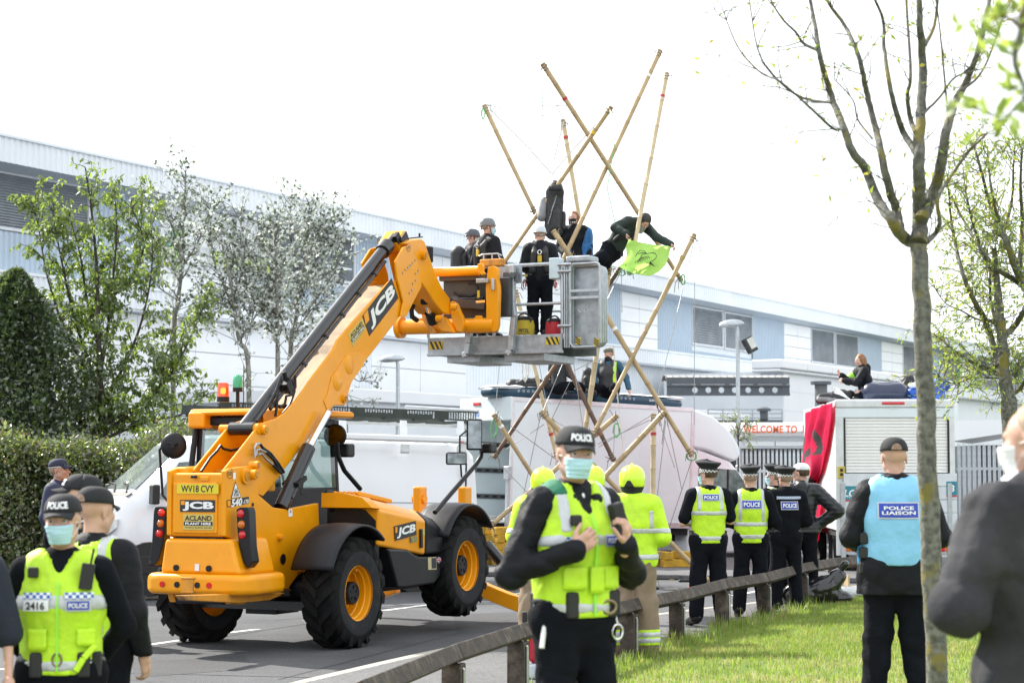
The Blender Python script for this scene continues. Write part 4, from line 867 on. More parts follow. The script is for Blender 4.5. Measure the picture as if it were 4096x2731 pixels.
# street lamps
def lamp(xp,ytop,ypole,D,flood,lab):
    b_ = at('V',xp,ytop,D); t = thing('street_lamp',lab,'street lamp',(b_[0],b_[1],0)); zt = b_[2]
    q = MB(); q.tube([(0,0,0),(0,0,zt * .4),(0,0,zt * .4 + .02),(0,0,zt - .05)],[.075,.07,.05,.045],12); q.build('pole',M_galv,t,smooth=True)
    q = MB(); V = []
    def shell(u,v):
        a = u * 2 * math.pi; ph = v * math.pi; s_ = math.sin(ph); zz = math.cos(ph); return (-.13 + .29 * s_ * math.cos(a) - .05 * zz,.14 * s_ * math.sin(a),zt + .06 + (.12 * zz if zz > 0 else .05 * zz) + .1 * (.36 * s_ * math.cos(a)))
    q.grid(shell,20,12); q.build('lamp_head',M_galv,t,smooth=True,fix=False)
    q = MB(); q.cyl((0,0,zt - .08),(-.02,0,zt + .06),.04,n=10); q.build('collar',M_galv,t)
    if flood:
        q = MB(); c = np.array((.27,-.02,zt - .40)); Rm = Matrix.Rotation(R(-28),3,'Y') @ Matrix.Rotation(R(25),3,'Z'); q.box(c,(.24,.14,.36),Rm); h_ = q.build('floodlight',pm('black housing',(.02,.02,.022),.5),t,bevel=.02)
        q = MB(); q.box(c + np.array(Rm) @ np.array((.03,-.075,.02)),(.16,.01,.25),Rm); q.build('lens',pm('floodlight glass',(.5,.52,.48),.2),h_)
        q = MB(); q.bar((0,0,zt - .55),(.2,0,zt - .5),.05,.04); q.build('bracket',M_galv,t)
lamp(1694,752,0,45,True,'street lamp with a small black floodlight on its pole, behind the box van')
lamp(914,832,0,45,False,'street lamp without floodlight, rising behind the van with the roof rack')
# ================================================================== TELEHANDLER
M = Fr((-2.777,22.994,0),65)
M_yel = pm('plant yellow paint',(.80,.315,.002),.34,var=.04,scale=3,coat=.12,spec=.35,dirt=(.74,.285,.003),dscale=3.2)
M_yelw = pm('worn yellow paint',(.62,.26,.02),.5,var=.12,scale=6,dirt=(.22,.13,.06),dscale=5)
M_blk = pm('black plastic',(.009,.0095,.013),.42,spec=.3,var=.15,scale=5,bump=.1,bscale=120)
M_blkm = pm('black painted steel',(.010,.011,.014),.28,var=.1,coat=.3)
M_tyre = pm('tyre rubber',(.0075,.0078,.0085),.85,spec=.2,var=.3,scale=9,dirt=(.016,.015,.014),dscale=4,bump=.3,bscale=80)
M_side = pm('tyre sidewall',(.022,.024,.028),.8,spec=.2,var=.25,scale=8,dirt=(.04,.039,.037),dscale=6)
M_chr = pm('chrome rod',(.75,.76,.78),.08,1.,var=.02)
M_mirr = pm('mirror glass',(.20,.22,.23),.04,1.,var=.5,scale=9)
M_worn = pm('bare greased boom top',(.40,.26,.13),.6,var=.3,scale=5,dirt=(.16,.12,.09),dscale=4)
M_wht = pm('white vinyl',(.78,.79,.80),.5,var=.02); M_dk = pm('dark vinyl',(.018,.02,.025),.45,var=.05); M_plate = pm('number plate yellow',(.68,.56,.02),.35,var=.03); M_gold = pm('gold vinyl',(.55,.43,.10),.4,var=.05)
M_redl = pm('red lens',(.55,.008,.01),.15,coat=.5,var=.1); M_aml = pm('amber lens',(.55,.14,.01),.15,coat=.5,var=.1)
M_cabg = glassmat('cab glass',(.60,.72,.70),.45)
tel = thing('telehandler','yellow telescopic handler with raised boom, front wheels lifted on stabiliser legs','telehandler',fr=M)
def T(k,pts,ax,val): return M.tr(k,pts,ax,val)
# chassis
plate = T('A2',[(525,565),(560,550),(610,543),(660,540),(700,565),(700,620),(690,650),(700,690),(735,720),(775,755),(840,765),(1012,733),(1018,900),(1045,1040),(950,1085),(905,1110),(868,1160),(838,1213),(770,1232),(640,1250),(600,1245),(575,1150),(560,920),(525,905)],1,-.38)
q = MB(); q.prism(plate,(0,.06,0)); q.build('side_plate',M_yel,tel,bevel=.012)
q = MB(); q.prism([(p[0],.38,p[2]) for p in plate],(0,-.06,0)); q.build('side_plate',M_yel,tel,bevel=.012)
q = MB(); q.bx((-1.45,-.315,.55),(.5,.315,1.5)); q.bx((.4,-.36,.5),(3.9,.36,1.15)); q.build('chassis',M_blk,tel,bevel=.02)
q = MB(); q.bx((-1.5,-.34,1.275),(-1.3,.37,1.965)); q.bx((-1.4,.20,1.2),(-1.1,.37,2.03)); q.build('rear_panel',M_yel,tel,bevel=.035,bseg=3)
q = MB(); q.bx((-1.525,-.27,1.31),(-1.49,.30,1.86)); rp = q.build('rear_door',M_yel,tel,bevel=.02,bseg=3)
low = [(-1.53,.40,1.255),(-1.53,-.46,1.255),(-1.56,-.585,.87),(-1.56,.44,.87)]
q = MB(); q.prism(low,(.75,0,0)); q.build('counterweight',M_yel,tel,bevel=.05,bseg=3)
q = MB(); bp_ = [(-1.60,.56),(-1.64,.40),(-1.64,-.50),(-1.58,-.66),(-1.40,-.72),(-.80,-.70),(-.70,-.60),(-.70,.60),(-1.35,.64),(-1.52,.62)]
q.prism([(x,y,.655) for x,y in bp_],(0,0,.225)); q.build('rear_bumper',M_yel,tel,bevel=.085,bseg=4)
for y in (.13,-.13,.32,-.28):
    m_ = M_redl if abs(y) > .25 else M_blk
    q = MB(); q.cyl((-1.655,y + .02,.765),(-1.62,y + .02,.765),.032,n=18); q.build('reflector' if abs(y) > .25 else 'tie_hole',m_,tel)
for y in (.22,-.20):
    q = MB(); q.cyl((-1.572,y,.94),(-1.5,y,.94),.034,n=18); q.build('tie_hole',M_blk,tel)
q = MB(); q.bx((-1.66,-.08,.83),(-1.58,.10,.845)); q.bx((-1.66,-.08,.68),(-1.58,.10,.695)); q.bx((-1.65,-.06,.69),(-1.6,.08,.83)); q.build('tow_pocket',M_yelw,tel,bevel=.006)
q = MB(); q.prism(T('A2',[(300,1215),(320,1240),(600,1255),(760,1240),(840,1200)],1,-.5),(0,.1,0)); q.prism([(-1.5,.3,.66),(-1.45,.3,.56),(-1.2,.3,.54),(-.9,.3,.66)],(0,.08,0)); q.prism([(-1.5,-.42,.66),(-1.45,-.42,.56),(-1.2,-.42,.54),(-.9,-.42,.66)],(0,.08,0)); q.build('towing_frame',M_yelw,tel,bevel=.01)
def rear_rect(k,x0,y0,x1,y1,xx):
    a,c = M.on(k,x0,y0,0,xx),M.on(k,x1,y1,0,xx); return a,c
def rear_plate(name,k,x0,y0,x1,y1,xx,mat,par,th=.008):
    a,c = rear_rect(k,x0,y0,x1,y1,xx); z0,z1 = c[2],a[2]
    q = MB(); q.bx((xx - th,c[1],z0),(xx,a[1],z1)); o = q.build(name,mat,par); return o,(xx - th - .002,(a[1] + c[1]) / 2,(z0 + z1) / 2),abs(a[1] - c[1]),z1 - z0
RX = -1.526
o,c,w_,h_ = rear_plate('number_plate','C2',245,972,615,1062,RX,M_plate,tel)
text_on('plate_text','WV18 CVY',M_dk,o,c,(0,-1,0),(0,0,1),width=w_ * .79,height=h_ * .72,weight=.02)
o,c,w_,h_ = rear_plate('maker_badge','C2',273,1115,582,1225,RX,M_dk,tel)
text_on('badge_text','JCB',M_wht,o,np.array(c) + (0,-.012,-.004),(0,-1,0),(0,0,1),width=w_ * .90,height=h_ * .78,weight=.045)
q = MB(); q.bx((c[0] - .001,c[1] + w_ * .36,c[2] + h_ * .08),(c[0],c[1] + w_ * .47,c[2] + h_ * .42)); q.build('badge_tile',M_yel,o)
o,c,w_,h_ = rear_plate('hire_sticker','C2',300,1242,572,1387,RX,M_gold,tel)
text_on('hire_name','ACLAND',M_dk,o,np.array(c) + (0,0,h_ * .24),(0,-1,0),(0,0,1),width=w_ * .88,height=h_ * .33,weight=.03)
q = MB(); q.bx((c[0] - .001,c[1] - w_ * .47,c[2] - h_ * .23),(c[0] + .001,c[1] + w_ * .47,c[2] + h_ * .02)); q.build('hire_strip',M_dk,o)
text_on('hire_kind','PLANT HIRE',M_wht,o,np.array(c) + (-.002,0,-h_ * .105),(0,-1,0),(0,0,1),width=w_ * .84,height=h_ * .16,weight=.03)
text_on('hire_phone','TRURO: (01872) 560180',M_dk,o,np.array(c) + (0,0,-h_ * .37),(0,-1,0),(0,0,1),width=w_ * .88,height=h_ * .11,weight=.01)
q = MB(); a = M.on('C2',412,910,0,-1.5); q.box((-1.54,a[1],a[2]),(.05,.055,.03)); q.build('plate_lamp',M_blk,tel,bevel=.005)
q = MB(); a = M.on('C2',495,925,0,-1.5); q.bx((-1.515,a[1] - .05,a[2] - .025),(-1.49,a[1] + .06,a[2] + .02)); q.build('latch',M_yel,tel,bevel=.005)
for y in (.32,-.30):
    q = MB(); q.cyl((-1.53,y * .82,1.36),(-1.515,y * .82,1.36),.008,n=8); q.cyl((-1.53,y * .82,1.6),(-1.515,y * .82,1.6),.008,n=8)
o,c,w_,h_ = rear_plate('warning_label','A2',366,1050,388,1087,-1.562,M_wht,tel,.004)
# tail lights
for sgn in (-1,1):
    P = T('A2',[(580,765),(600,755),(640,755),(648,780),(655,960),(668,1040),(640,1075),(615,1040),(595,960),(585,880)],0,-1.43)
    if sgn > 0: P = [np.array((p[0],-p[1],p[2])) for p in P]
    q = MB(); q.prism(P,(.14,0,0)); tl = q.build('tail_light',M_blk,tel,bevel=.012)
    for i,(px,py,m_) in enumerate(((604,789,M_redl),(608,845,M_aml),(613,899,M_redl))):
        p = M.on('A2',px,py,0,-1.43); q = MB(); q.lathe([(.0,-.03),(.03,-.026),(.042,-.012),(.045,.0)],(-1.43,p[1] * (1 if sgn < 0 else -1),p[2]),(1,0,0),20); q.build('lens',m_,tl,smooth=True)
# decals on the right side plate
def side_text(name,s,k,x0,y0,x1,y1,yy,mat,**kw):
    a,c = M.on(k,x0,y0,1,yy),M.on(k,x1,y1,1,yy)
    return text_on(name,s,mat,tel,((a[0] + c[0]) / 2,yy - .003,(a[2] + c[2]) / 2),(1,0,0),(0,0,1),width=abs(c[0] - a[0]),height=abs(a[2] - c[2]),**kw)
SY = -.383
q = MB(); q.prism(T('C2',[(688,1118),(885,1086),(885,1148),(690,1182)],1,SY),(0,-.002,0)); md = q.build('model_plate',M_dk,tel)
a,c = M.on('C2',725,1145,1,SY),M.on('C2',822,1133,1,SY); sl_ = nrm(M.on('C2',885,1148,1,SY) - M.on('C2',690,1182,1,SY))
text_on('model_number','540',M_wht,md,(a + c) / 2 + (0,-.005,0),sl_,(0,0,1),width=np.linalg.norm(c - a) * 1.02,height=.085,weight=.04,shear=.15)
a,c = M.on('C2',828,1130,1,SY),M.on('C2',880,1124,1,SY); text_on('model_suffix','-170',M_wht,md,(a + c) / 2 + (0,-.005,-.006),sl_,(0,0,1),width=np.linalg.norm(c - a),height=.045,weight=.03)
q = MB(); q.prism(T('C2',[(692,1125),(718,1120),(720,1170),(694,1175)],1,SY),(0,-.004,0)); q.build('badge_tile',M_yel,md)
q = MB(); q.prism(T('C2',[(765,950),(816,1090),(725,1104)],1,SY),(0,-.002,0)); tr_ = q.build('triangle_label',M_dk,tel)
q = MB(); q.prism(T('C2',[(765,966),(810,1086),(733,1098)],1,SY),(0,-.004,0)); q.build('triangle_field',M_wht,tr_)
a = M.on('C2',769,1030,1,SY); text_on('triangle_number','66',M_dk,tr_,a + (0,-.006,0),sl_,(0,0,1),height=.05,weight=.02); a = M.on('C2',769,1066,1,SY); text_on('triangle_code','AT6G',M_dk,tr_,a + (0,-.006,0),sl_,(0,0,1),height=.045,width=.11,weight=.02)
a = M.on('C2',715,880,1,SY); q = MB(); q.lathe([(.052,0),(.058,0)],a + (0,-.004,0),(0,1,0),24); q.build('fleet_ring',M_dk,tel,fix=False); text_on('fleet_number','131',M_dk,tel,a + (0,-.004,0),(1,0,.05),(0,0,1),width=.075,height=.045,weight=.02)
q = MB(); q.prism(T('C2',[(742,875),(765,870),(768,928),(745,933)],1,SY),(0,-.002,0)); q.build('hook_label',M_wht,tel); q = MB(); q.prism(T('C2',[(1240,1205),(1272,1197),(1277,1262),(1242,1268)],1,SY),(0,-.002,0)); ll = q.build('lashing_label',M_wht,tel)
a = M.on('C2',1257,1220,1,SY); q = MB(); q.lathe([(.009,0),(.016,0)],a + (0,-.005,0),(0,1,0),14); q.build('lashing_mark',M_dk,ll,fix=False)
def pin(k,x,y,yy,r,ln=.07,par=tel):
    p = M.on(k,x,y,1,yy); q = MB(); q.cyl(p + (0,.05,0),p + (0,-ln,0),r,n=20); o = q.build('pin_boss',M_yel,par,smooth=True)
    q = MB(); q.cyl(p + (0,-ln,0),p + (0,-ln - .012,0),r * .62,n=16); q.build('pin_cap',M_yelw,o); return p
pin('C2',850,905,-.38,.085,.03); pin('C2',890,890,-.38,.058,.1); pin('C2',935,805,-.38,.046,.06); pin('C2',1155,1450,-.38,.036,.05)
for (k,x,y,rr) in (('C2',920,1158,.038),('A2',825,1025,.06)):
    p = M.on(k,x,y,1,SY); q = MB(); q.lathe([(0,-.004),(rr * (.6 if rr < .05 else 1),-.004)],p,(0,1,0),18); q.build('tie_hole',M_blk,tel,fix=False)
q = MB(); q.prism(T('A2',[(912,1032),(945,1045),(942,1095),(915,1090)],1,-.42),(0,.05,0)); q.build('step_lug',M_yel,tel,bevel=.006)
# wheels
tyre_prof = [(.31,-.19),(.36,-.205),(.47,-.215),(.55,-.20),(.585,-.17),(.59,0),(.585,.17),(.55,.20),(.47,.215),(.36,.205),(.31,.19)]
def wheel(cx,cy,cz,side,steer=0.):
    wn = bpy.data.objects.new('wheel',None)
    q = MB(); q.lathe(tyre_prof,(0,0,0),(0,1,0),48); q.m = [1 if (i // 48) in (0,1,8,9) else 0 for i in range(len(q.f))]
    for i in range(18):
        for s_ in (-1,1):
            t0 = 2 * math.pi * (i + (.5 if s_ > 0 else 0)) / 18; V = []
            for (yy,dt,rr) in ((.0,.10,.60),(.07,.03,.60),(.14,-.04,.60),(.20,-.10,.575),(.215,-.13,.535)):
                for wv in (-.043,.043):
                    for ro in (-.03,.034):
                        t = t0 - side * dt * 1.5 + wv / .6; r_ = rr + ro; V.append((r_ * math.cos(t),s_ * yy,r_ * math.sin(t)))
            Fc = []
            for k_ in range(4):
                b_ = k_ * 4; Fc += [(b_,b_ + 1,b_ + 5,b_ + 4),(b_ + 2,b_ + 6,b_ + 7,b_ + 3),(b_ + 1,b_ + 3,b_ + 7,b_ + 5)]
            Fc += [(0,2,3,1),(16,17,19,18)]; q.cur = 0; q.add(V,Fc)
    o = q.build('wheel',[M_tyre,M_side],tel,smooth=True); o.matrix_local = Matrix.Translation((cx,cy,cz)) @ Matrix.Rotation(R(steer),4,'Z')
    q = MB(); sg = side; q.lathe([(.312,.20 * sg),(.318,.175 * sg),(.300,.165 * sg),(.292,.12 * sg),(.275,.11 * sg),(.270,.05 * sg),(.255,.04 * sg),(.25,-.04 * sg),(.16,-.05 * sg),(0,-.05 * sg)],(0,0,0),(0,1,0),40); q.lathe([(.312,-.20 * sg),(.29,-.16 * sg),(.27,-.1 * sg),(.25,-.045 * sg)],(0,0,0),(0,1,0),40)
    q.build('rim',M_yel,o,smooth=True)
    q = MB(); q.lathe([(.13,-.06 * sg),(.13,.12 * sg),(.118,.135 * sg),(.10,.135 * sg),(.095,.128 * sg),(0,.128 * sg)],(0,0,0),(0,1,0),28); q.build('hub',M_blk,o,smooth=True)
    for k_ in range(5):
        t = k_ * 1.2566 + .3; q = MB(); q.box((.07 * math.cos(t),.132 * sg,.07 * math.sin(t)),(.035,.014,.02),Matrix.Rotation(-t,3,'Y')); q.build('hub_rib',M_blk,o)
    q = MB(); q.cyl((.0,.03 * sg,.24),(0,.16 * sg,.255),.012,n=8); q.build('valve',M_yelw,o)
    return o
RWX,RWZ,FWX,FWZ = .03,.612,2.79,.80
wheel(RWX,-.955,RWZ,-1); wheel(FWX,-.955,FWZ,-1); wheel(RWX,.955,RWZ,1,-4); wheel(FWX,.955,FWZ,1)
q = MB(); q.cyl((RWX,-.75,RWZ),(RWX,.75,RWZ),.13,n=14); q.bx((-.2,-.2,.36),(.3,.2,.8)); q.build('rear_axle',M_blk,tel); q = MB(); q.cyl((FWX,-.75,FWZ),(FWX,.75,FWZ),.13,n=14); q.build('front_axle',M_blk,tel)
q = MB(); q.bx((-.3,-.75,.42),(.1,.75,.52)); q.cyl((-.35,-.5,.62),(-.35,.5,.62),.05,n=10); q.build('steering_ram',M_blkm,tel)
def fender(cx,cy,cz,a0,a1,rad,par=tel):
    q = MB(); q.grid(lambda u,v: (cx + (rad + .02 * math.sin(math.pi * v)) * math.cos(R(a0 + (a1 - a0) * u)),cy + .26 - .52 * v,cz + (rad + .02 * math.sin(math.pi * v)) * math.sin(R(a0 + (a1 - a0) * u))),22,6)
    o = q.build('fender',M_blk,par,smooth=True,fix=False); sm = o.modifiers.new('thick','SOLIDIFY'); sm.thickness = .03
    for s_ in (-.1,.1):
        for e_ in (.32,.40):
            t = R(a0 + (a1 - a0) * e_); q = MB(); p = np.array((cx + (rad + .02) * math.cos(t),cy - .12 + s_ * .8,cz + (rad + .02) * math.sin(t))); dn = np.array((math.cos(t),0,math.sin(t))); q.cyl(p,p + dn * .012,.018,n=10); q.build('bolt',M_chr,o)
    return o
fender(RWX,-.95,RWZ,158,50,.74); fender(FWX,-.95,FWZ,150,38,.74); fender(RWX,.95,RWZ,158,50,.74); fender(FWX,.95,FWZ,150,38,.74)
# engine pod
q = MB()
def pod(a0,a1,z0r,z0f,ztr,ztf,y0=-.40,y1=-1.08,ch=.14):
    V = []
    for a,zb,zt in ((a0,z0r,ztr),(a1,z0f,ztf)):
        V += [(a,y0,zb),(a,y0,zt + .03),(a,y0 - .28,zt + .03),(a,y1 + ch,zt - .02),(a,y1,zt - ch),(a,y1 + .01,zb)]
    return V,[(0,1,2,3,4,5),(11,10,9,8,7,6)] + [(i,(i + 1) % 6,(i + 1) % 6 + 6,i + 6) for i in range(6)]
V,Fc = pod(.62,1.80,1.12,.97,1.68,1.52); q.add(V,Fc); hood = q.build('engine_hood',M_yel,tel,bevel=.035,bseg=3)
q = MB(); V,Fc = pod(.46,.64,1.56,1.54,1.70,1.69); q.add(V,Fc); q.build('hood_lip',M_yel,tel,bevel=.02)
q = MB(); V,Fc = pod(.60,.70,.62,.62,1.55,1.55,-.40,-1.04); q.add(V,Fc); q.build('engine_bay',M_blk,tel)
q = MB(); V,Fc = pod(1.79,2.26,.97,.97,1.525,1.40,-.40,-1.085); q.add(V,Fc); q.build('grille_cowl',M_blk,tel,bevel=.04,bseg=3)
q = MB(); q.prism(T('A3',[(600,885),(720,890),(780,932),(918,932),(915,1050),(880,1095),(700,1122),(660,1120)],1,-1.09),(0,.62,0)); q.build('tank_cover',M_blk,tel,bevel=.03,bseg=3)
for i in range(6):
    y = -.48 - i * .065; q = MB(); q.bar((.62,y,1.725),(1.42,y,1.62 - .0),.03,.05); q.build('louvre',M_yel,hood,bevel=.01)
q = MB(); q.tube(T('A3',[(232,560),(238,550),(255,552),(262,600),(262,650),(275,668),(300,660)],1,-.46),.033,10); q.build('exhaust',M_blk,tel,smooth=True)
q = MB(); pp_ = T('A3',[(637,752),(765,720),(770,804),(643,838)],1,-1.083); q.prism(pp_,(0,-.004,0)); hb = q.build('maker_badge',M_dk,tel)
ex_ = nrm(pp_[1] - pp_[0]); cc = sum(pp_) / 4; text_on('badge_text','JCB',M_wht,hb,cc + (.012,-.008,-.005),ex_,(0,0,1),width=np.linalg.norm(pp_[1] - pp_[0]) * .86,height=np.linalg.norm(pp_[2] - pp_[1]) * .74,weight=.045,shear=.12)
q = MB(); q.prism(T('A3',[(641,758),(653,755),(654,790),(642,793)],1,-1.083),(0,-.007,0)); q.build('badge_tile',M_yel,hb)
q = MB(); q.prism(T('A3',[(733,820),(773,812),(773,842),(734,850)],1,-1.083),(0,-.004,0)); tb = q.build('engine_badge',pm('teal vinyl',(.10,.16,.15),.4),tel); cc = M.on('A3',753,831,1,-1.083); text_on('engine_badge_text','T4 IV',M_gold,tb,cc + (0,-.008,0),ex_,(0,0,1),width=.14,height=.06,weight=.02)
q = MB(); q.prism(T('A3',[(787,770),(800,767),(803,880),(790,882)],1,-1.083),(0,-.02,0)); q.build('hood_catch',M_blk,tel,bevel=.005)
q = MB(); q.prism(T('A3',[(800,768),(818,765),(819,804),(801,807)],1,-1.083),(0,-.004,0)); q.build('caution_label',M_gold,tel)
q = MB(); q.prism(T('A3',[(838,938),(888,936),(889,1010),(840,1012)],1,-1.09),(0,-.004,0)); sl2 = q.build('service_label',pm('cream vinyl',(.5,.42,.25),.5),tel)
q = MB(); q.prism(T('A3',[(858,942),(885,941),(886,1003),(860,1004)],1,-1.09),(0,-.007,0)); q.build('service_table',M_dk,sl2)
fx0,fx1 = M.on('A3',890,936,1,-1.09),M.on('A3',915,970,1,-1.09)
q = MB(); q.bx((fx0[0],-1.094,fx1[2]),(fx1[0],-1.09,fx0[2])); ff = q.build('flag_label',pm('flag blue',(.02,.03,.16),.5),tel)
mx_,mz_ = (fx0[0] + fx1[0]) / 2,(fx0[2] + fx1[2]) / 2; hx_,hz_ = abs(fx1[0] - fx0[0]) / 2,abs(fx1[2] - fx0[2]) / 2
for wv,m_,yy in ((.03,M_wht,-1.096),(.014,M_redl,-1.098)):
    q = MB(); q.bx((fx0[0],yy,mz_ - wv / 2),(fx1[0],yy + .001,mz_ + wv / 2)); q.bx((mx_ - wv / 2,yy - .0005,fx1[2]),(mx_ + wv / 2,yy + .0005,fx0[2])); q.build('flag_cross',m_,ff)
# boom
bo = [S('C2',x,y) for x,y in ((655,860),(830,640),(950,485),(1000,430))] + [S('C1',x,y) for x,y in ((401,1517),(470,1470),(560,1370),(690,1185),(850,975),(880,905),(1010,750),(1290,440),(1400,430),(1410,640),(1395,690),(1085,1090),(1000,1215),(940,1415),(862,1412),(810,1470))] + [S('C2',x,y) for x,y in ((1430,560),(1205,845),(1165,905),(1015,1085),(900,1040),(790,960))]
BY = -.21
bp_ = [M.on('S',x,y,1,BY) for x,y in bo]
q = MB(); q.prism(bp_,(0,.03,0)); boom = q.build('boom_side',M_yel,tel,bevel=.012)
q = MB(); q.prism([(p[0],.18,p[2]) for p in bp_],(0,.03,0)); q.build('boom_side',M_yel,tel,bevel=.012)
top = bp_[6:13]; V = []; Fc = []
for p in top: V += [(p[0] + .03,BY + .03,p[2] - .05),(p[0] + .03,.18,p[2] - .05)]
for i in range(len(top) - 1): Fc.append((2 * i,2 * i + 2,2 * i + 3,2 * i + 1))
q = MB(); q.add(V,Fc); q.build('boom_top',M_worn,tel,fix=False)
bt = bp_[14:22]; V = []; Fc = []
for p in bt: V += [(p[0],BY + .02,p[2] + .03),(p[0],.19,p[2] + .03)]
for i in range(len(bt) - 1): Fc.append((2 * i,2 * i + 2,2 * i + 3,2 * i + 1))
q = MB(); q.add(V,Fc); q.build('boom_floor',M_yel,tel,fix=False)
q = MB(); q.bx((-.9,BY + .02,1.75),(-.2,.19,2.0)); q.build('boom_root',M_yelw,tel,bevel=.02)
for (x,y,rx,ry) in ((970,1095,38,62),(878,1225,38,62)):
    p = M.on('C1',x,y,1,BY); q = MB(); q.lathe([(.115,0),(.115,-.012),(.10,-.02),(0,-.02)],p,(0,1,0),24); q.build('cover_disc',M_yel,tel,smooth=True)
q = MB(); q.prism(T('C1',[(955,1010),(1040,1000),(1070,960),(1085,1092),(1000,1215),(800,1455),(770,1380),(800,1330),(830,1190)],1,BY),(0,-.01,0)); q.build('boom_doubler',M_yel,tel,bevel=.008)
pin('C2',1005,490,BY,.055,.06); pin('C1',930,1360,BY,.05,.03)
pl = T('C1',[(1075,715),(1305,415),(1358,572),(1130,870)],1,BY); q = MB(); q.prism(pl,(0,-.004,0)); bb = q.build('boom_badge',M_dk,tel)
ex_ = nrm(pl[1] - pl[0]); ey_ = nrm(pl[0] - pl[3]); cc = sum(pl) / 4
text_on('boom_badge_text','JCB',M_wht,bb,cc + (0,-.008,0) + ex_ * .03 - ey_ * .01,ex_,ey_,width=np.linalg.norm(pl[1] - pl[0]) * .86,height=np.linalg.norm(pl[3] - pl[0]) * .74,weight=.045,shear=.12)
q = MB(); q.prism(T('C1',[(1085,705),(1115,665),(1128,745),(1100,780)],1,BY),(0,-.007,0)); q.build('badge_tile',M_yel,bb)
pl = T('C1',[(965,860),(1072,732),(1100,815),(1000,952)],1,BY); q = MB(); q.prism(pl,(0,-.004,0)); hs_ = q.build('boom_hire_sticker',M_gold,tel)
ex_ = nrm(pl[1] - pl[0]); ey_ = nrm(pl[0] - pl[3]); cc = sum(pl) / 4; L_ = np.linalg.norm(pl[1] - pl[0]); H_ = np.linalg.norm(pl[3] - pl[0])
text_on('hire_name','ACLAND',M_dk,hs_,cc + (0,-.007,0) + ey_ * H_ * .22,ex_,ey_,width=L_ * .85,height=H_ * .32,weight=.03); 
q = MB(); c0 = cc - ey_ * H_ * .12; q.prism([c0 + ex_ * L_ * a_ + ey_ * H_ * b_ for a_,b_ in ((-.46,-.12),(.46,-.12),(.46,.12),(-.46,.12))],(0,-.006,0)); q.build('hire_strip',M_dk,hs_)
text_on('hire_kind','PLANT HIRE',M_wht,hs_,c0 + (0,-.009,0),ex_,ey_,width=L_ * .82,height=H_ * .15,weight=.03); text_on('hire_phone','(01872) 560180',M_dk,hs_,cc + (0,-.007,0) - ey_ * H_ * .38,ex_,ey_,width=L_ * .8,height=H_ * .09)
# extension cylinder on top of the boom
pc0,pc1 = M.on('C2',835,480,1,.0),M.on('C1',1262,175,1,.0)
q = MB(); q.cyl(pc0,pc1,.078,n=24); cyl_ = q.build('extension_cylinder',M_blkm,tel,smooth=True)
dcy = nrm(pc1 - pc0); q = MB(); q.cyl(pc1 - dcy * .12,pc1 + dcy * .05,.1,n=24); q.cyl(pc1 + dcy * .05,pc1 + dcy * .28,.05,n=16); q.build('gland',M_blkm,cyl_,smooth=True)
q = MB(); q.cyl(pc0 + (0,-.16,0),pc0 + (0,.16,0),.075,n=20); q.build('root_block',M_blkm,cyl_)
for y0,y1,r_ in ((.15,.3,.05),(-.15,-.22,.06)): q = MB(); q.cyl(pc0 + (0,y0,0),pc0 + (0,y1,0),r_,n=16); q.build('root_pin',M_yel,cyl_,smooth=True)
side_ = np.array((0,-.1,-.06)); q = MB(); q.cyl(pc0 + dcy * .5 + side_,pc1 - dcy * .25 + side_,.022,n=10); q.build('pipe',M_blkm,cyl_)
for t in (.35,.5,.62,.74,.86):
    p = pc0 + (pc1 - pc0) * t + side_; q = MB(); q.cyl(p - dcy * .02,p + dcy * .02,.032,n=10); q.build('pipe_clip',M_blkm,cyl_)
vb = M.on('C1',480,1265,1,-.1); q = MB(); q.box(vb,(.12,.12,.14),Matrix.Rotation(R(-40),3,'Y')); q.cyl(vb + (0,0,.05),vb + (-.05,0,.17),.03,n=8); q.build('valve_block',M_blk,tel,bevel=.01)
for pts in ([(500,1200),(530,1230),(545,1300),(530,1350),(500,1420),(450,1480)],[(420,1290),(410,1350),(405,1430),(395,1500)],[(550,1180),(552,1270),(520,1330),(480,1340),(470,1400),(430,1430)],[(440,1190),(400,1300),(340,1410),(250,1540)]):
    q = MB(); q.tube(T('C1',pts,1,-.14),.016,7); q.build('hose',M_blk,tel,smooth=True)
for pts in ([(940,735),(935,650),(955,615),(985,615),(1010,650),(1080,700),(1150,790),(1200,870)],[(950,720),(955,670),(985,665),(1040,690),(1110,760),(1180,880)],[(965,710),(1000,700),(1040,750),(1100,800),(1165,870)]):
    q = MB(); P = T('C2',pts,1,BY - .05); q.tube(P[3:],.017,7); h1 = q.build('hose',M_blk,tel,smooth=True); q = MB(); q.tube(P[:4],.013,7); q.build('steel_pipe',M_galv,h1,smooth=True)
q = MB(); q.tube(T('C2',[(460,860),(540,740),(600,680),(632,630),(660,660),(720,675),(790,660)],1,.1),.016,7); q.build('hose',M_blk,tel,smooth=True)
# lift cylinder
l0,l1,l2 = M.on('C2',1200,1130,1,-.31),M.on('C2',1420,650,1,-.31),M.on('C2',1595,335,1,-.31)
dl = nrm(l1 - l0); q = MB(); q.cyl(l0 - dl * .1,l1,.085,n=24); lc = q.build('lift_cylinder',M_blkm,tel,smooth=True); q = MB(); q.cyl(l1 - dl * .05,l2,.042,n=18); q.build('rod',M_chr,lc,smooth=True)
q = MB(); q.cyl(l0 + dl * .05 + (0,-.09,0),l1 - dl * .05 + (0,-.09,0),.014,n=8); q.build('pipe',M_blkm,lc); q = MB(); q.box(l0 + dl * .3 + (0,-.02,0),(.2,.22,.05),Matrix.Rotation(R(-25),3,'Y')); q.build('clamp',M_blk,lc)
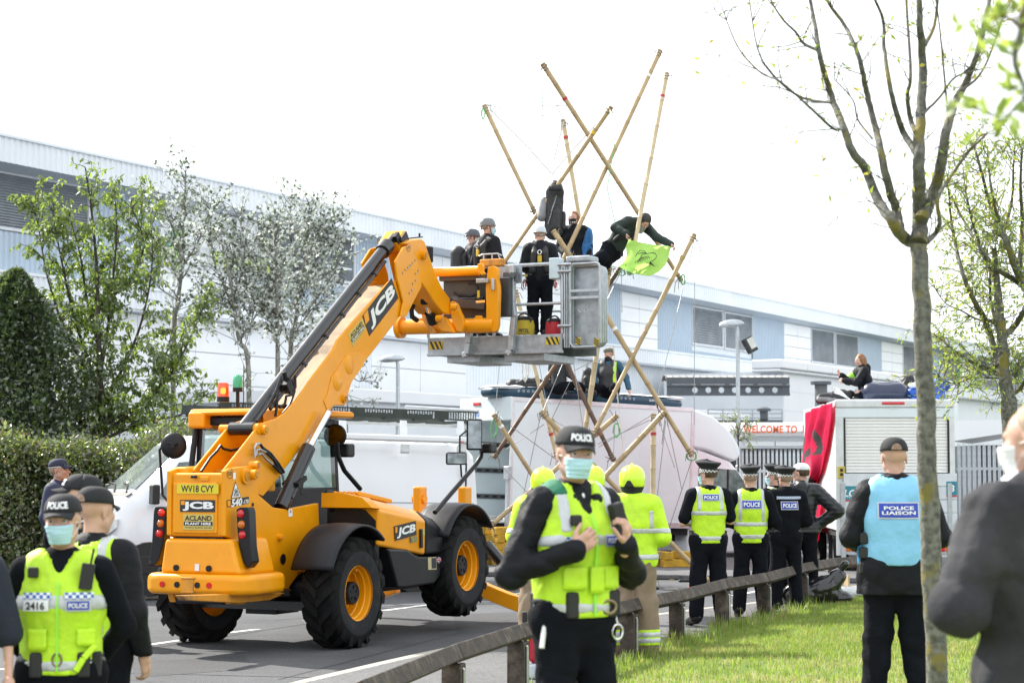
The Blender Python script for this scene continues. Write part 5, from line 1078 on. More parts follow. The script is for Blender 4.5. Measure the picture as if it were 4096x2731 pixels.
# boom head
HY = -.25
hp = T('A4',[(170,620),(240,500),(300,480),(350,600),(385,720),(392,830),(330,945),(265,1080),(215,1080),(240,960),(190,760)],1,HY); q = MB(); q.prism(hp,(0,.03,0)); hd = q.build('head_plate',M_yel,tel,bevel=.01); q = MB(); q.prism([(p[0],.23,p[2]) for p in hp],(0,.03,0)); q.build('head_plate',M_yel,tel,bevel=.01)
for (x,y) in ((232,712),(252,685),(274,667),(295,650),(314,628),(334,608),(359,693),(337,720),(337,777),(314,804),(306,855),(286,882)):
    p = M.on('A4',x,y,1,HY); q = MB(); q.cyl(p,p + (0,-.012,0),.014,n=8); q.build('bolt',M_galv,hd)
kn = T('A4',[(262,465),(300,438),(390,427),(418,450),(500,700),(560,830),(628,925),(640,1060),(575,1050),(500,960),(430,850),(385,790),(330,560)],1,-.20); q = MB(); q.prism(kn,(0,.40,0)); q.build('knuckle',M_yel,tel,bevel=.02,bseg=3)
pin('A4',395,565,-.2,.06,.06); a = M.on('A4',278,500,1,HY); q = MB(); q.lathe([(.052,0),(.058,0)],a + (0,-.004,0),(0,1,0),22); q.build('fleet_ring',M_dk,tel,fix=False); text_on('fleet_number','131',M_dk,tel,a + (0,-.004,0),nrm((1,0,.7)),nrm((-.7,0,1)),width=.07,height=.042,weight=.02)
q = MB(); p = M.on('A4',450,560,1,.2); q.box(p,(.1,.1,.22)); q.build('work_lamp',M_blk,tel,bevel=.02)
q = MB(); a,c = M.on('C1',1450,105,1,0),M.on('C1',1525,95,1,0); q.bar(a,c,.1,.015); q.tube([c + (0,0,0),c + (0,0,.05)],.015,6); q.build('guard',M_blk,tel)
g_ = M.on('C1',1320,130,1,.05); q = MB(); q.box(g_,(.3,.3,.16),Matrix.Rotation(R(-40),3,'Y')); q.build('cylinder_anchor',M_yel,tel,bevel=.03); q = MB(); q.box(g_ + (-.12,-.12,.02),(.12,.06,.14),Matrix.Rotation(R(-40),3,'Y')); q.box(g_ + (.02,-.16,.0),(.2,.03,.18),Matrix.Rotation(R(-40),3,'Y')); q.build('anchor_pads',M_blk,tel,bevel=.01)
# carriage and tilt cylinder
KX = 4.35
def C4(x,y,xx=KX): return M.on('A4',x,y,0,xx)
t0,t1 = C4(205,1170),C4(1000,1152); q = MB(); q.cyl(t0,t1,.1,n=22); ca = q.build('carriage_tube',M_yel,tel,smooth=True)
q = MB(); q.cyl(t0 + (0,.02,0),t0 - (0,.05,0),.15,n=22); q.build('end_flange',M_yel,ca)
u0,u1 = C4(450,712),C4(870,700); q = MB(); q.cyl(u0,u1,.06,n=18); q.build('upper_tube',M_yel,tel,smooth=True)
def lat_plate(name,pts,xx,th,m_,par=tel,bev=.01):      # plate cut across the machine, traced on x = xx
    q = MB(); q.prism([C4(x,y,xx) for x,y in pts],(th,0,0)); return q.build(name,m_,par,bevel=bev)
lat_plate('end_plate',[(945,665),(985,655),(1015,668),(1025,700),(1018,760),(1030,820),(1032,860),(1025,1150),(1010,1200),(985,1208),(955,1200),(930,1150),(925,830),(935,740)],KX - .06,.1,M_yel)
lat_plate('hinge_ear',[(620,960),(650,950),(680,970),(705,1030),(730,1080),(745,1150),(720,1210),(680,1200),(640,1100)],KX - .2,.08,M_yel)
lat_plate('hinge_ear',[(425,1060),(470,1045),(530,1050),(600,1100),(660,1215),(560,1200),(480,1130),(430,1100)],KX - .25,.08,M_yel)
lat_plate('hinge_ear',[(372,1000),(400,990),(440,1090),(520,1215),(470,1225),(400,1120)],KX - .12,.06,M_yelw)
lat_plate('tube_clamp',[(855,640),(890,630),(905,660),(900,700),(920,720),(890,735),(860,700)],KX - .12,.06,M_yel); lat_plate('tube_lug',[(320,1125),(345,1090),(390,1090),(395,1125)],KX - .05,.05,M_yel); lat_plate('tube_lug',[(820,1105),(840,1070),(890,1070),(900,1105)],KX - .05,.05,M_yel)
c0,c1 = M.on('A4',395,860,1,-.05),C4(475,1100,KX - .3); dc = nrm(c1 - c0); Lc = np.linalg.norm(c1 - c0)
q = MB(); q.cyl(c0 - dc * .15,c0 + dc * Lc * .35,.085,n=18); tc_ = q.build('tilt_cylinder',M_blk,tel,smooth=True); q = MB(); q.cyl(c0 + dc * Lc * .3,c1,.042,n=16); q.build('rod',M_chr,tc_,smooth=True); q = MB(); q.cyl(c1 - dc * .12,c1 + dc * .06,.07,n=14); q.build('rod_end',M_blk,tc_)
pin('A4',545,1095,-.45,.045,.03); pin('A4',670,1000,-.6,.045,.03)
q = MB(); q.tube([M.on('A4',x,y,1,.15) for x,y in ((390,870),(330,950),(305,1020),(310,1080),(350,1110))],.035,8); q.build('hose',M_blk,tel,smooth=True)
q = MB(); hk = C4(900,780,KX - .1); q.box(hk,(.05,.18,.06)); q.cyl(C4(985,760,KX - .1),C4(985,860,KX - .1),.025,n=8); q.build('locking_lever',M_galv,tel,bevel=.01)
# cab
CA0,CA1,CY0,CY1,CZ0,CZ1 = .12,1.95,.22,1.12,1.05,2.62
cab = MB(); cab.bx((CA0,CY0,CZ0),(CA1,CY1,1.78)); cab.bx((CA0,CY0,CZ1 - .1),(CA1,CY1,CZ1)); cb = cab.build('cab_shell',M_blk,tel,bevel=.02)
for a,y in ((CA0 + .03,CY0 + .03),(CA0 + .03,CY1 - .03),(CA1 - .03,CY0 + .03),(CA1 - .03,CY1 - .03),(1.05,CY0 + .03)):
    q = MB(); q.bar((a,y,1.7),(a - (.1 if a > 1.8 else -.05),y,CZ1),.07,.07); q.build('pillar',M_blk,cb,bevel=.01)
q = MB(); q.tube([(CA0 - .02,CY1 + .02,1.5),(CA0 - .06,CY1 + .02,2.0),(CA0 + .03,CY1 + .01,2.55),(CA0 + .25,CY1,2.68),(CA0 + .8,CY1,2.7)],.035,8); q.build('guard_rail',M_blk,cb,smooth=True)
for nm,P in (('rear_glass',[(CA0,CY0 + .06,1.78),(CA0,CY1 - .06,1.78),(CA0 + .05,CY1 - .06,CZ1 - .1),(CA0 + .05,CY0 + .06,CZ1 - .1)]),('side_glass',[(CA0 + .06,CY0,1.78),(CA1 - .06,CY0,1.78),(CA1 - .14,CY0,CZ1 - .1),(CA0 + .1,CY0,CZ1 - .1)]),('side_glass',[(CA0 + .06,CY1,1.78),(CA1 - .06,CY1,1.78),(CA1 - .14,CY1,CZ1 - .1),(CA0 + .1,CY1,CZ1 - .1)]),('front_glass',[(CA1,CY0 + .06,1.78),(CA1,CY1 - .06,1.78),(CA1 - .08,CY1 - .06,CZ1 - .1),(CA1 - .08,CY0 + .06,CZ1 - .1)])):
    q = MB(); q.add(P,[(0,1,2,3)]); q.build(nm,M_cabg,cb,fix=False)
q = MB(); q.bx((CA0 - .12,CY0 - .28,CZ1 + .01),(CA1 - .1,CY1 + .02,CZ1 + .09)); q.bx((CA0 - .14,CY1 - .2,CZ1 - .14),(CA0 + .3,CY1 + .03,CZ1 + .06)); q.bx((CA0 - .14,CY0 - .3,CZ1 - .1),(CA0 + .2,CY0 - .1,CZ1 + .08)); q.build('cab_roof',M_yel,tel,bevel=.04,bseg=3)
q = MB(); q.bx((.6,.45,1.3),(1.05,.85,1.75)); q.bx((.55,.45,1.7),(.68,.85,2.3)); q.build('seat',M_blk,cb,bevel=.05); q = MB(); q.tube([(1.55 + .06 * math.cos(t / 12 * 6.283),.66 + .18 * math.cos(t / 12 * 6.283),1.95 + .17 * math.sin(t / 12 * 6.283)) for t in range(13)],.015,6); q.bar((1.55,.66,1.95),(1.75,.66,1.6),.04,.04); q.build('steering_wheel',M_blk,cb)
q = MB(); q.bar((CA0 - .02,.75,2.2),(CA0 - .01,.6,1.9),.02,.02); q.build('wiper',M_blk,cb)
# exclude beacon emissive except the lit amber one
bx_ = M.on('C2',655,240,0,.3); q = MB(); q.cyl(bx_,bx_ + (0,0,.06),.075,n=18); bc = q.build('amber_beacon',M_blk,tel); q = MB(); q.lathe([(.072,.06),(.066,.2),(.058,.225),(0,.235)],bx_,(0,0,1),20); q.build('dome',pm('amber dome',(.75,.10,.005),.15,coat=.6,trans=.3),bc,smooth=True)
q = MB(); q.lathe([(0,.09),(.02,.1),(.024,.13),(.018,.16),(0,.165)],bx_,(0,0,1),12); q.build('bulb',pm('lit bulb',(.9,.5,.1),.4,emit=((1,.45,.06),9)),bc,smooth=True)
gx = M.on('C2',785,290,0,.35); gz_ = M.on('C2',785,150,0,.35)[2]; q = MB(); q.cyl(gx,(gx[0],gx[1],gz_),.022,n=10); q.cyl((gx[0],gx[1],gz_),(gx[0],gx[1],gz_ + .05),.06,n=18); gb = q.build('green_beacon',M_blk,tel); q = MB(); q.lathe([(.058,.05),(.06,.12),(.05,.18),(.03,.2),(0,.21)],(gx[0],gx[1],gz_),(0,0,1),20); q.build('dome',pm('green dome',(.03,.42,.19),.15,coat=.6,trans=.2),gb,smooth=True)
q = MB(); q.cyl(gx + (.05,-.05,-.05),gx + (.05,-.05,.5),.006,n=6); q.build('aerial',M_blk,tel)
q = MB(); P = []
for i in range(160):
    t = i / 159; c = M.on('C2',610 + 70 * t,260 + 480 * t * (1 - t) * 1.0 + 60 * t,0,.2); P.append(c + np.array((0,.012 * math.cos(i * .9),.012 * math.sin(i * .9))))
q.tube(P,.006,5); q.build('coiled_cable',M_blk,tel)
# mirrors
def flatrect(q,c,ex,ey,wx,wy,th):
    n = nrm(np.cross(ex,ey)); q.prism([c + ex * a_ * wx / 2 + ey * b_ * wy / 2 for a_,b_ in ((-1,-1),(1,-1),(1,1),(-1,1))],n * th)
mc = M.on('C2',213,632,1,1.34); mn = nrm(np.array((-.75,-.35,.0))); q = MB(); q.lathe([(0,.05),(.09,.045),(.14,.025),(.155,0),(.14,-.012),(0,-.02)],mc,mn,26); rm = q.build('round_mirror',M_blk,tel,smooth=True)
q = MB(); q.tube([mc + mn * .06 + (0,-.06,.02),mc + mn * .07 + (0,.12,.03),mc + mn * .05 + (0,.19,-.05),(mc[0],mc[1] + .15,1.7),(mc[0] + .1,1.1,1.25)],.016,8); q.tube([mc + mn * .03,mc + mn * .1],.03,10); q.build('mirror_arm',M_blk,rm)
MY = -1.3; mcc = M.on('A3',1118,205,1,MY); ex_ = nrm((.55,-.83,0)); q = MB(); flatrect(q,mcc,ex_,np.array((0,0,1.)),.20,.39,-.05); bm_ = q.build('side_mirror',M_blk,tel,bevel=.03,bseg=3)
nface = nrm(np.cross(ex_,(0,0,1))); q = MB(); flatrect(q,mcc + nface * .012,ex_,np.array((0,0,1.)),.165,.345,-.006); q.build('mirror_glass',M_mirr,bm_)
sm_ = M.on('A3',1010,348,1,MY); q = MB(); flatrect(q,sm_,ex_,np.array((0,0,1.)),.26,.155,-.05); bm2 = q.build('small_mirror',M_blk,tel,bevel=.025,bseg=3); q = MB(); flatrect(q,sm_ + nface * .012,ex_,np.array((0,0,1.)),.225,.125,-.006); q.build('mirror_glass',M_mirr,bm2)
q = MB(); q.tube(T('A3',[(880,670),(1000,530),(1130,380),(1155,340),(1160,290)],1,MY + .05),.03,9); q.build('mirror_arm',M_blk,tel,smooth=True); q = MB(); q.tube(T('A3',[(1040,460),(1035,385),(1030,300),(1030,215),(1075,178)],1,MY + .04),.012,7); q.build('mirror_rod',M_blk,tel,smooth=True)
wl = M.on('A3',1205,285,1,MY - .05); q = MB(); q.box(wl,(.2,.14,.13)); wl_o = q.build('side_lamp',M_blk,tel,bevel=.03)
p = M.on('A3',350,300,1,.1); q = MB(); q.box(p,(.2,.16,.17)); q.build('cab_lamp',M_blk,tel,bevel=.03); p = M.on('A3',285,212,1,.15); q = MB(); q.lathe([(0,.04),(.12,.03),(.145,0),(.13,-.02),(0,-.02)],p,nrm((.9,.3,0)),24); fm = q.build('front_mirror',M_blk,tel,smooth=True); q = MB(); q.lathe([(0,-.024),(.125,-.022)],p,nrm((.9,.3,0)),24); q.build('mirror_glass',M_mirr,fm,fix=False)
q = MB(); q.tube(T('A3',[(295,250),(300,330),(340,420),(435,530)],1,.0),.03,8); q.build('grab_rail',M_blk,tel,smooth=True)
# stabilisers
SX = 4.15
def st_(pts): return [M.on('A6',x,y,0,SX) for x,y in pts]
lg = st_([(-60,1000),(10,1030),(110,1070),(215,1105),(300,1130),(300,1215),(215,1192),(100,1150),(0,1108),(-60,1085)])
for sgn in (1,-1):
    P = lg if sgn > 0 else [np.array((p[0],-p[1],p[2])) for p in lg]
    q = MB(); q.prism(P,(.16,0,0)); so_ = q.build('stabiliser_leg',M_yel,tel,bevel=.012)
    e = (P[4] + P[5]) / 2; q = MB(); q.lathe([(0,.0),(.2,.0),(.21,.025),(.12,.05),(.06,.1),(0,.12)],(e[0] + .08,e[1],.004),(0,0,1),20); q.bar((e[0] + .08,e[1],.08),e + (.08,0,.05),.1,.1); q.build('foot_pad',M_yelw,so_)
    r0,r1,r2 = st_([(-20,800),(135,985),(250,1130)])
    if sgn < 0: r0,r1,r2 = [np.array((p[0],-p[1],p[2])) for p in (r0,r1,r2)]
    q = MB(); q.cyl(r0 + (.08,0,0),r1 + (.08,0,0),.075,n=18); ro = q.build('stabiliser_ram',M_blkm,tel,smooth=True); q = MB(); q.cyl(r1 + (.08,0,0),r2 + (.08,0,0),.04,n=16); q.build('rod',M_chr,ro,smooth=True)
q = MB(); q.bx((3.7,-.45,.45),(4.3,.45,1.15)); q.build('front_frame',M_yel,tel,bevel=.02)
for sgn in (1,-1):
    a = M.on('A3',785,590,1,.35 if sgn > 0 else .35); q = MB(); q.bx((a[0] - .1,sgn * .28,1.1),(a[0] + .12,sgn * .40,a[2] + .17)); lg_ = q.build('ram_tower',M_yel,tel,bevel=.03)
    q = MB(); q.cyl((a[0],sgn * .28 - .03,a[2]),(a[0],sgn * .4 + .03,a[2]),.06,n=16); q.build('pin_boss',M_yel,lg_)
# ================================================================== WORK PLATFORM (basket)
BX = 4.7
def B(x,y,xx=BX): return M.on('A4',x,y,0,xx)
yl,yr = B(440,1300)[1],B(1562,1300)[1]; zf = B(1000,1240)[2]; zb = B(1000,1385)[2]; zt = B(1300,645)[2]
BD = min(M.on('A4',1885,1300,1,yr)[0],BX + 1.25)
bas = thing('work_platform','galvanised steel work platform with folding side rails, held up on the boom carriage','work platform',fr=M)
Mh = pm('hazard yellow',(.60,.42,.02),.5); Mg2 = pm('zinc sheet',(.36,.39,.42),.45,.65,var=.2,scale=10,dirt=(.24,.26,.28),dscale=6)
q = MB(); q.bx((BX + .02,yr + .02,zf - .06),(BD - .02,yl - .02,zf - .02)); q.build('floor',Mg2,bas)
for nm,a,c in (('toe_board',(BX,yr,zb),(BX + .03,yl,zf + .0)),('toe_board',(BD - .03,yr,zb),(BD,yl,zf)),('toe_board',(BX + .03,yl - .03,zb),(BD - .03,yl,zf))):
    q = MB(); q.bx(a,c); q.build(nm,Mg2,bas,bevel=.006)
q = MB(); q.bx((BX - .03,yr,zb - .02),(BX + .06,yl,zb + .02)); q.bx((BX + .1,yr + .3,zb - .11),(BD - .1,yr + .9,zb - .01)); q.bx((BX + .1,yl - .75,zb - .11),(BD - .1,yl - .25,zb - .01)); q.build('fork_pockets',Mg2,bas,bevel=.006)
def hz(px0,py0,px1,py1,xx):
    a,c = B(px0,py0,xx - .004),B(px1,py1,xx - .004); q = MB(); q.bx((a[0] - .003,c[1],c[2]),(a[0],a[1],a[2])); o = q.build('hazard_label',Mh,bas)
    n = 3; w_ = a[1] - c[1]; h = a[2] - c[2]
    for i in range(n + 1):
        y0 = a[1] - w_ * (i / n); t_ = w_ / n * .5; P = [(a[0] - .006,y0,a[2]),(a[0] - .006,y0 - t_,a[2]),(a[0] - .006,y0 - t_ - w_ / n * .8,c[2]),(a[0] - .006,y0 - w_ / n * .8,c[2])]
        P = [(p[0],min(max(p[1],c[1]),a[1]),p[2]) for p in P]
        if abs(P[0][1] - P[1][1]) + abs(P[2][1] - P[3][1]) > .01: q = MB(); q.add(P,[(0,1,2,3)]); q.build('hazard_stripe',M_dk,o,fix=False)
hz(457,1290,568,1352,BX); hz(1427,1252,1545,1312,BX)
def rail(name,pts,r=.022,n=10): q = MB(); q.tube(pts,r,n); return q.build(name,M_galv,bas,smooth=True)
for xx in (BX + .02,BD - .02):
    rail('top_rail',[(xx,yl,zt - .08),(xx,yl - .05,zt),(xx,yr + .06,zt),(xx,yr,zt - .06),(xx,yr,zf)],.024)
    rail('mid_rail',[(xx,yl if xx > BX + .5 else yl - 1.0,(zt + zf) / 2 - .06),(xx,yr,(zt + zf) / 2 - .06)],.02)
rail('top_rail',[(BX + .02,yl,zt),(BD - .02,yl,zt)],.024); rail('mid_rail',[(BX + .02,yl,(zt + zf) / 2),(BD - .02,yl,(zt + zf) / 2)],.02)
for xx,yy in ((BX + .02,yl),(BD - .02,yl),(BX + .02,(yl + yr) / 2),(BD - .02,(yl + yr) / 2),(BD - .02,yr)): rail('post',[(xx,yy,zf),(xx,yy,zt)],.022)
# folded gate panels stacked at the right end
for i,xx in enumerate(np.linspace(BX + .02,BX + .34,6)):
    yy = yr - .02 - i * .0; a0,a1 = yr - .02,yr - .55
def gate_panel(xx,y0,y1,z0,z1,sheet=False):
    rr = .05; q = MB(); q.tube([(xx,y0,z0 + .05),(xx,y0,z1 - rr),(xx,y0 - rr * .3,z1 - rr * .3),(xx,y0 - rr,z1),(xx,y1 + rr,z1),(xx,y1 + rr * .3,z1 - rr * .3),(xx,y1,z1 - rr),(xx,y1,z0 + rr),(xx,y1 + rr,z0),(xx,y0 - rr,z0),(xx,y0,z0 + .05)],.02,8); g = q.build('gate_frame',M_galv,bas,smooth=True)
    if sheet: q = MB(); q.bx((xx - .006,y1 + .02,z0 + .02),(xx + .006,y0 - .02,z1 - .02)); q.build('gate_sheet',Mg2,g)
    return g
R0,R1 = B(1640,1300)[1],B(1885,1300)[1]; gz0 = B(1700,1335)[2]; gz1 = B(1700,640)[2]
gate_panel(BX - .02,R0,R1,gz0,gz1)
for i in range(4): gate_panel(BX + .05 + i * .07,R0 + .02,R1 + .02 + .0 * i,gz0 + .01 * i,gz1 - .02 - .005 * i,i == 1)
for z,nm in ((B(0,935)[2],'gate_bar'),(B(0,990)[2],'gate_bar')):
    q = MB(); q.bar((BX - .035,R0,z),(BX - .035,R1,z),.04,.035); q.build(nm,M_galv,bas)
for k_ in range(4):
    y = R0 + .02 - k_ * .0; q = MB(); xk = B(1590 + 14 * k_,1000)[1]; q.bx((BX - .02 + .02 * k_,xk - .008,gz0),(BX + .02 + .02 * k_,xk + .008,gz1 + .02)); q.build('gate_stile',M_galv,bas)
for z in (B(0,720)[2],B(0,1210)[2],B(0,775)[2]):
    q = MB(); q.cyl((BX - .03,B(1535,0)[1],z),(BX - .03,B(1650,0)[1],z),.02,n=8); q.build('hinge',M_galv,bas)
for (px,py) in ((1698,1282),(1853,1293)):
    a = B(px,py,BX - .045); q = MB(); q.box(a,(.003,.075,.095)); o = q.build('hazard_label',Mh,bas)
    for dz in (-.03,0,.03): q = MB(); q.box(a + (-.004,0,dz),(.003,.085,.014),Matrix.Rotation(R(35),3,'X')); q.build('hazard_stripe',M_dk,o)
for px in (1720,1765):
    c = B(px,1015,BX - .05); q = MB(); q.tube([c + np.array((0,.03 * math.cos(t / 8 * math.pi),-.045 * math.sin(t / 8 * math.pi))) for t in range(9)],.008,6); q.build('hook_loop',M_galv,bas)
# console, mounting frame, slanted uprights
q = MB(); a,c = B(1458,590),B(1542,762); q.bx((BX - .02,c[1],c[2]),(BX + .16,a[1],a[2])); q.build('control_box',pm('pale blue box',(.50,.60,.66),.4),bas,bevel=.015)
q = MB(); a = B(1700,600); q.bx((BX - .02,a[1] - .18,a[2] - .04),(BX + .3,a[1] + .18,a[2] + .05)); q.build('panel_cover',Mg2,bas,bevel=.03)
for pts in ([(1150,650),(1150,960),(1165,1080),(1148,1240),(1140,1360),(1110,1395)],[(790,1210),(785,1300),(770,1390),(735,1405)]):
    q = MB(); P = [B(x,y,BX - .1) for x,y in pts]
    for a,c in zip(P[:-1],P[1:]): q.bar(a,c,.07,.09,up=(1,0,0))
    q.build('hanger_arm',M_galv,bas,bevel=.006)
q = MB(); c = B(1150,738,BX - .14); q.cyl(c + (-.03,0,0),c + (.05,0,0),.045,n=16); q.bx(c + (.0,-.06,-.07),c + (.06,.14,.05)); q.build('hanger_pin',M_steel,bas)
q = MB(); a,c = B(1035,665,BX - .02),B(1228,800,BX - .02); q.bx((BX - .03,c[1],c[2]),(BX - .01,a[1],a[2])); q.build('mount_plate',Mg2,bas)
M_gun = pm('gunmetal drive unit',(.045,.052,.058),.45,.3,var=.2)
a,c = B(560,770,BX - .25),B(1120,1075,BX - .25); q = MB(); q.bx((BX - .22,c[1],c[2]),(BX - .06,a[1],a[2])); du = q.build('slew_drive',M_gun,bas,bevel=.02)
q = MB(); q.bar(B(545,755,BX - .28),B(930,745,BX - .28),.08,.1); q.bar(B(660,965,BX - .3),B(930,985,BX - .3),.1,.12); q.build('drive_beams',pm('brown grey steel',(.07,.055,.05),.5,.2),bas,bevel=.01)
q = MB(); q.tube([B(x,y,BX - .32) for x,y in ((660,880),(700,900),(800,910),(850,890),(860,840),(835,805),(780,800))],.018,8); q.build('hose',M_blk,bas,smooth=True)
q = MB(); q.cyl(B(640,930,BX - .3),B(905,930,BX - .3),.03,n=10); q.build('drive_ram',M_blkm,bas); q = MB(); q.cyl(B(850,957,BX - .34),B(925,950,BX - .34),.025,n=12); q.build('chrome_rod',M_chr,bas)
a = B(865,890,BX - .36); q = MB(); q.box(a,(.005,.035,.1)); q.build('drive_label',Mh,bas)
q = MB(); cc = B(965,590,BX + .05); 
for pts in ([(870,575),(900,560),(1030,553),(1060,570)],[(910,560),(908,640)],[(980,556),(978,640)],[(1030,553),(1060,640)]): q.tube([B(x,y,BX) for x,y in pts],.012,6)
q.build('lever_guard',M_galv,bas); q = MB(); a = B(985,630,BX); q.box(a,(.12,.35,.1)); q.build('lever_box',M_yelw,bas,bevel=.02)
for (px,py,lab) in ((1240,1175,'y'),(1500,1165,'r')): pass
# tool bags on the platform floor
def bag(name,lab,cat,c,w_,d_,h_,mat,top=None):
    t = thing(name,lab,cat,c)
    q = MB(); q.lathe([(0,0),(w_ * .45,0),(w_ * .5,h_ * .1),(w_ * .52,h_ * .6),(w_ * .46,h_),(w_ * .40,h_ * .97)],(0,0,0),(0,0,1),18); o = q.build('bag_body',mat,t,smooth=True); o.scale = (1,d_ / w_,1)
    if top: q = MB(); q.lathe([(w_ * .47,h_ * .8),(w_ * .48,h_ * 1.0),(w_ * .3,h_ * 1.12),(0,h_ * 1.05)],(0,0,0),(0,0,1),18); k = q.build('bag_collar',top,t,smooth=True); k.scale = (1,d_ / w_,1)
    q = MB(); q.tube([(w_ * .3 * math.cos(a),-d_ * .45,h_ * (.8 + .45 * math.sin(a))) for a in np.linspace(0,math.pi,9)],.012,6); q.build('bag_handle',pm('webbing black',(.02,.02,.022),.8),t)
    return t
bw = M.w(B(1245,1235,BX + .35)); bw[2] = zf - .015; yb = bag('rope_bag','yellow and black rope bag standing on the work platform floor','bag',bw,.32,.3,.26,pm('bag yellow',(.50,.38,.03),.7,bump=.3,bscale=12),pm('webbing black',(.02,.02,.022),.8))
text_on('bag_print','PETZL',M_dk,yb,(0,-.156,.09),(1,0,0),(0,0,1),width=.14,height=.045,weight=.03); text_on('bag_print','BUCKET 25',M_dk,yb,(0,-.158,.035),(1,0,0),(0,0,1),width=.14,height=.03,weight=.02)
bw = M.w(B(1500,1225,BX + .3)); bw[2] = zf - .015; bag('tool_bag','small red bag standing on the work platform floor','bag',bw,.24,.24,.22,pm('bag red',(.45,.015,.03),.6,bump=.3,bscale=12),pm('webbing black',(.02,.02,.022),.8))

# ================================================================== VANS
M_van = pm('white van paint',(.74,.76,.80),.22,var=.02,scale=1.5,coat=.5)
M_grp = pm('white box panel',(.67,.745,.775),.3,var=.03,scale=.8,coat=.2,dirt=(.61,.675,.70),dscale=.6)
M_alu = pm('aluminium trim',(.62,.64,.66),.4,.6,var=.1,scale=6)
M_glass = glassmat('vehicle glass',(.30,.36,.36),.6)
M_dkint = pm('dark interior',(.012,.013,.014),.8)
M_rub = pm('black rubber trim',(.015,.015,.016),.6)
M_shade = pm('grey liner',(.42,.42,.43),.6,var=.08)
def small_wheel(par,c,r,wd,out,capm=None):
    q = MB(); q.lathe([(r * .62,-wd / 2),(r * .9,-wd / 2),(r,-wd * .36),(r,wd * .36),(r * .9,wd / 2),(r * .62,wd / 2)],c,(0,1,0),28); o = q.build('wheel',M_tyre,par,smooth=True)
    q = MB(); q.lathe([(r * .63,out * wd * .5),(r * .58,out * wd * .42),(r * .5,out * wd * .32),(r * .3,out * wd * .38),(r * .12,out * wd * .45),(0,out * wd * .45)],c,(0,1,0),24); q.lathe([(r * .63,-out * wd * .5),(r * .5,-out * wd * .1),(0,-out * wd * .1)],c,(0,1,0),24); q.build('rim',capm or M_alu,o,smooth=True); return o
# ---- panel van with rack (faces left)
TV = Fr((-.57,33.4,0),209,1.2)
van = thing('panel_van','white panel van with a perforated black roof rack and side tubes, behind the telehandler','van',fr=TV)
def vsec(X_):
    x = X_ - .75 if X_ > 4.0 else min(X_,3.85)
    zr = np.interp(x,[0,.12,.5,3.9,4.1,4.3,5.2,5.35,5.75,5.92,5.98],[2.28,2.40,2.45,2.45,2.43,2.32,1.50,1.42,1.18,1.0,.72])
    inset = np.interp(x,[0,.2,4.8,5.4,5.98],[.06,0,0,.07,.35])
    belt = min(1.25,zr - .12); tum = np.interp(zr,[.7,1.3,2.45],[.1,.16,.24])
    pts = [(inset + .03,.34),(inset,.55),(inset,belt),(inset + tum * .55,belt + (zr - belt) * .72),(inset + tum,zr - .05),(inset + tum + .12,zr)]
    return [(X_,-y,z) for y,z in pts] + [(X_,-1.98 + y,z) for y,z in pts[::-1]]
xs = [0,.06,.15,.5,1.5,2.8,3.9] + [x + .75 for x in (3.9,4.1,4.3,4.5,4.8,5.15,5.25,5.35,5.55,5.75,5.87,5.93,5.98)]
V = []; Fc = []
for x in xs: V += vsec(x)
n = 12
for i in range(len(xs) - 1):
    for j in range(n - 1): Fc.append((i * n + j,i * n + j + 1,(i + 1) * n + j + 1,(i + 1) * n + j))
    Fc.append((i * n + n - 1,i * n,(i + 1) * n,(i + 1) * n + n - 1))
Fc += [tuple(range(n)),tuple((len(xs) - 1) * n + j for j in range(n))[::-1]]
q = MB(); q.add(V,Fc); vb_ = q.build('body',M_van,van,smooth=True)
def vp(x,y,dz=.012):     # point on top surface of the van front
    s_ = vsec(x); z = max(p[2] for p in s_); return (x,y,z + dz)
q = MB(); q.add([vp(5.10,-.36),vp(5.10,-1.62),vp(5.88,-1.70,.014),vp(5.88,-.28,.014)],[(0,1,2,3)]); ws = q.build('windscreen',pm('van windscreen',(.13,.17,.18),.2,spec=.9,coat=.8,var=.3,scale=2),van,fix=False); ws.data.flip_normals()
for y0,y1 in ((-.5,-1.1),(-1.1,-1.75)):
    q = MB(); q.tube([vp(5.95,y0,.03),vp(5.83,(y0 + y1) / 2,.035),vp(5.8,y1,.035)],.012,6); q.build('wiper',M_rub,van)
q = MB(); q.add([vp(5.92,-.24,.006),vp(5.92,-1.74,.006),vp(6.02,-1.74,.006),vp(6.02,-.24,.006)],[(0,1,2,3)]); q.build('scuttle',M_rub,van,fix=False)
for i in range(5):
    q = MB(); q.bx((6.11,-1.5 + i * .05,1.38),(6.25,-1.48 + i * .05,1.40)); 
for sgn,yy in ((1,-.12),(-1,-1.86)):
    q = MB(); pts = [(6.17,yy,1.12),(6.41,yy - .02 * sgn,1.10),(6.61,yy - .18 * sgn,.98),(6.63,yy - .2 * sgn,.82),(6.37,yy - .0 * sgn,.86),(6.2,yy,.98)]
    q.prism(pts,(.03,.09 * sgn,.0)); hl = q.build('headlight',pm('headlamp lens',(.55,.58,.60),.1,coat=1.,var=.3,scale=14),van,bevel=.012)
    q = MB(); q.lathe([(0,0),(.06,.01)],(6.55,yy - .02 * sgn,.95),nrm((.6,.6 * sgn,.1)),14); q.build('bulb',M_chr,hl,fix=False)
q = MB(); q.bx((6.05,-1.93,.25),(6.78,-.05,.72)); q.build('front_bumper',M_rub,van,bevel=.08,bseg=3); q = MB(); q.bx((.1,-.045,.28),(6.1,.012,.56)); q.bx((.1,-1.99,.28),(6.1,-1.935,.56)); q.build('sill_cladding',M_rub,van,bevel=.015)
q = MB(); q.bx((.12,-.03,1.06),(3.9,-.0,1.075)); q.build('side_crease',M_shade,van)
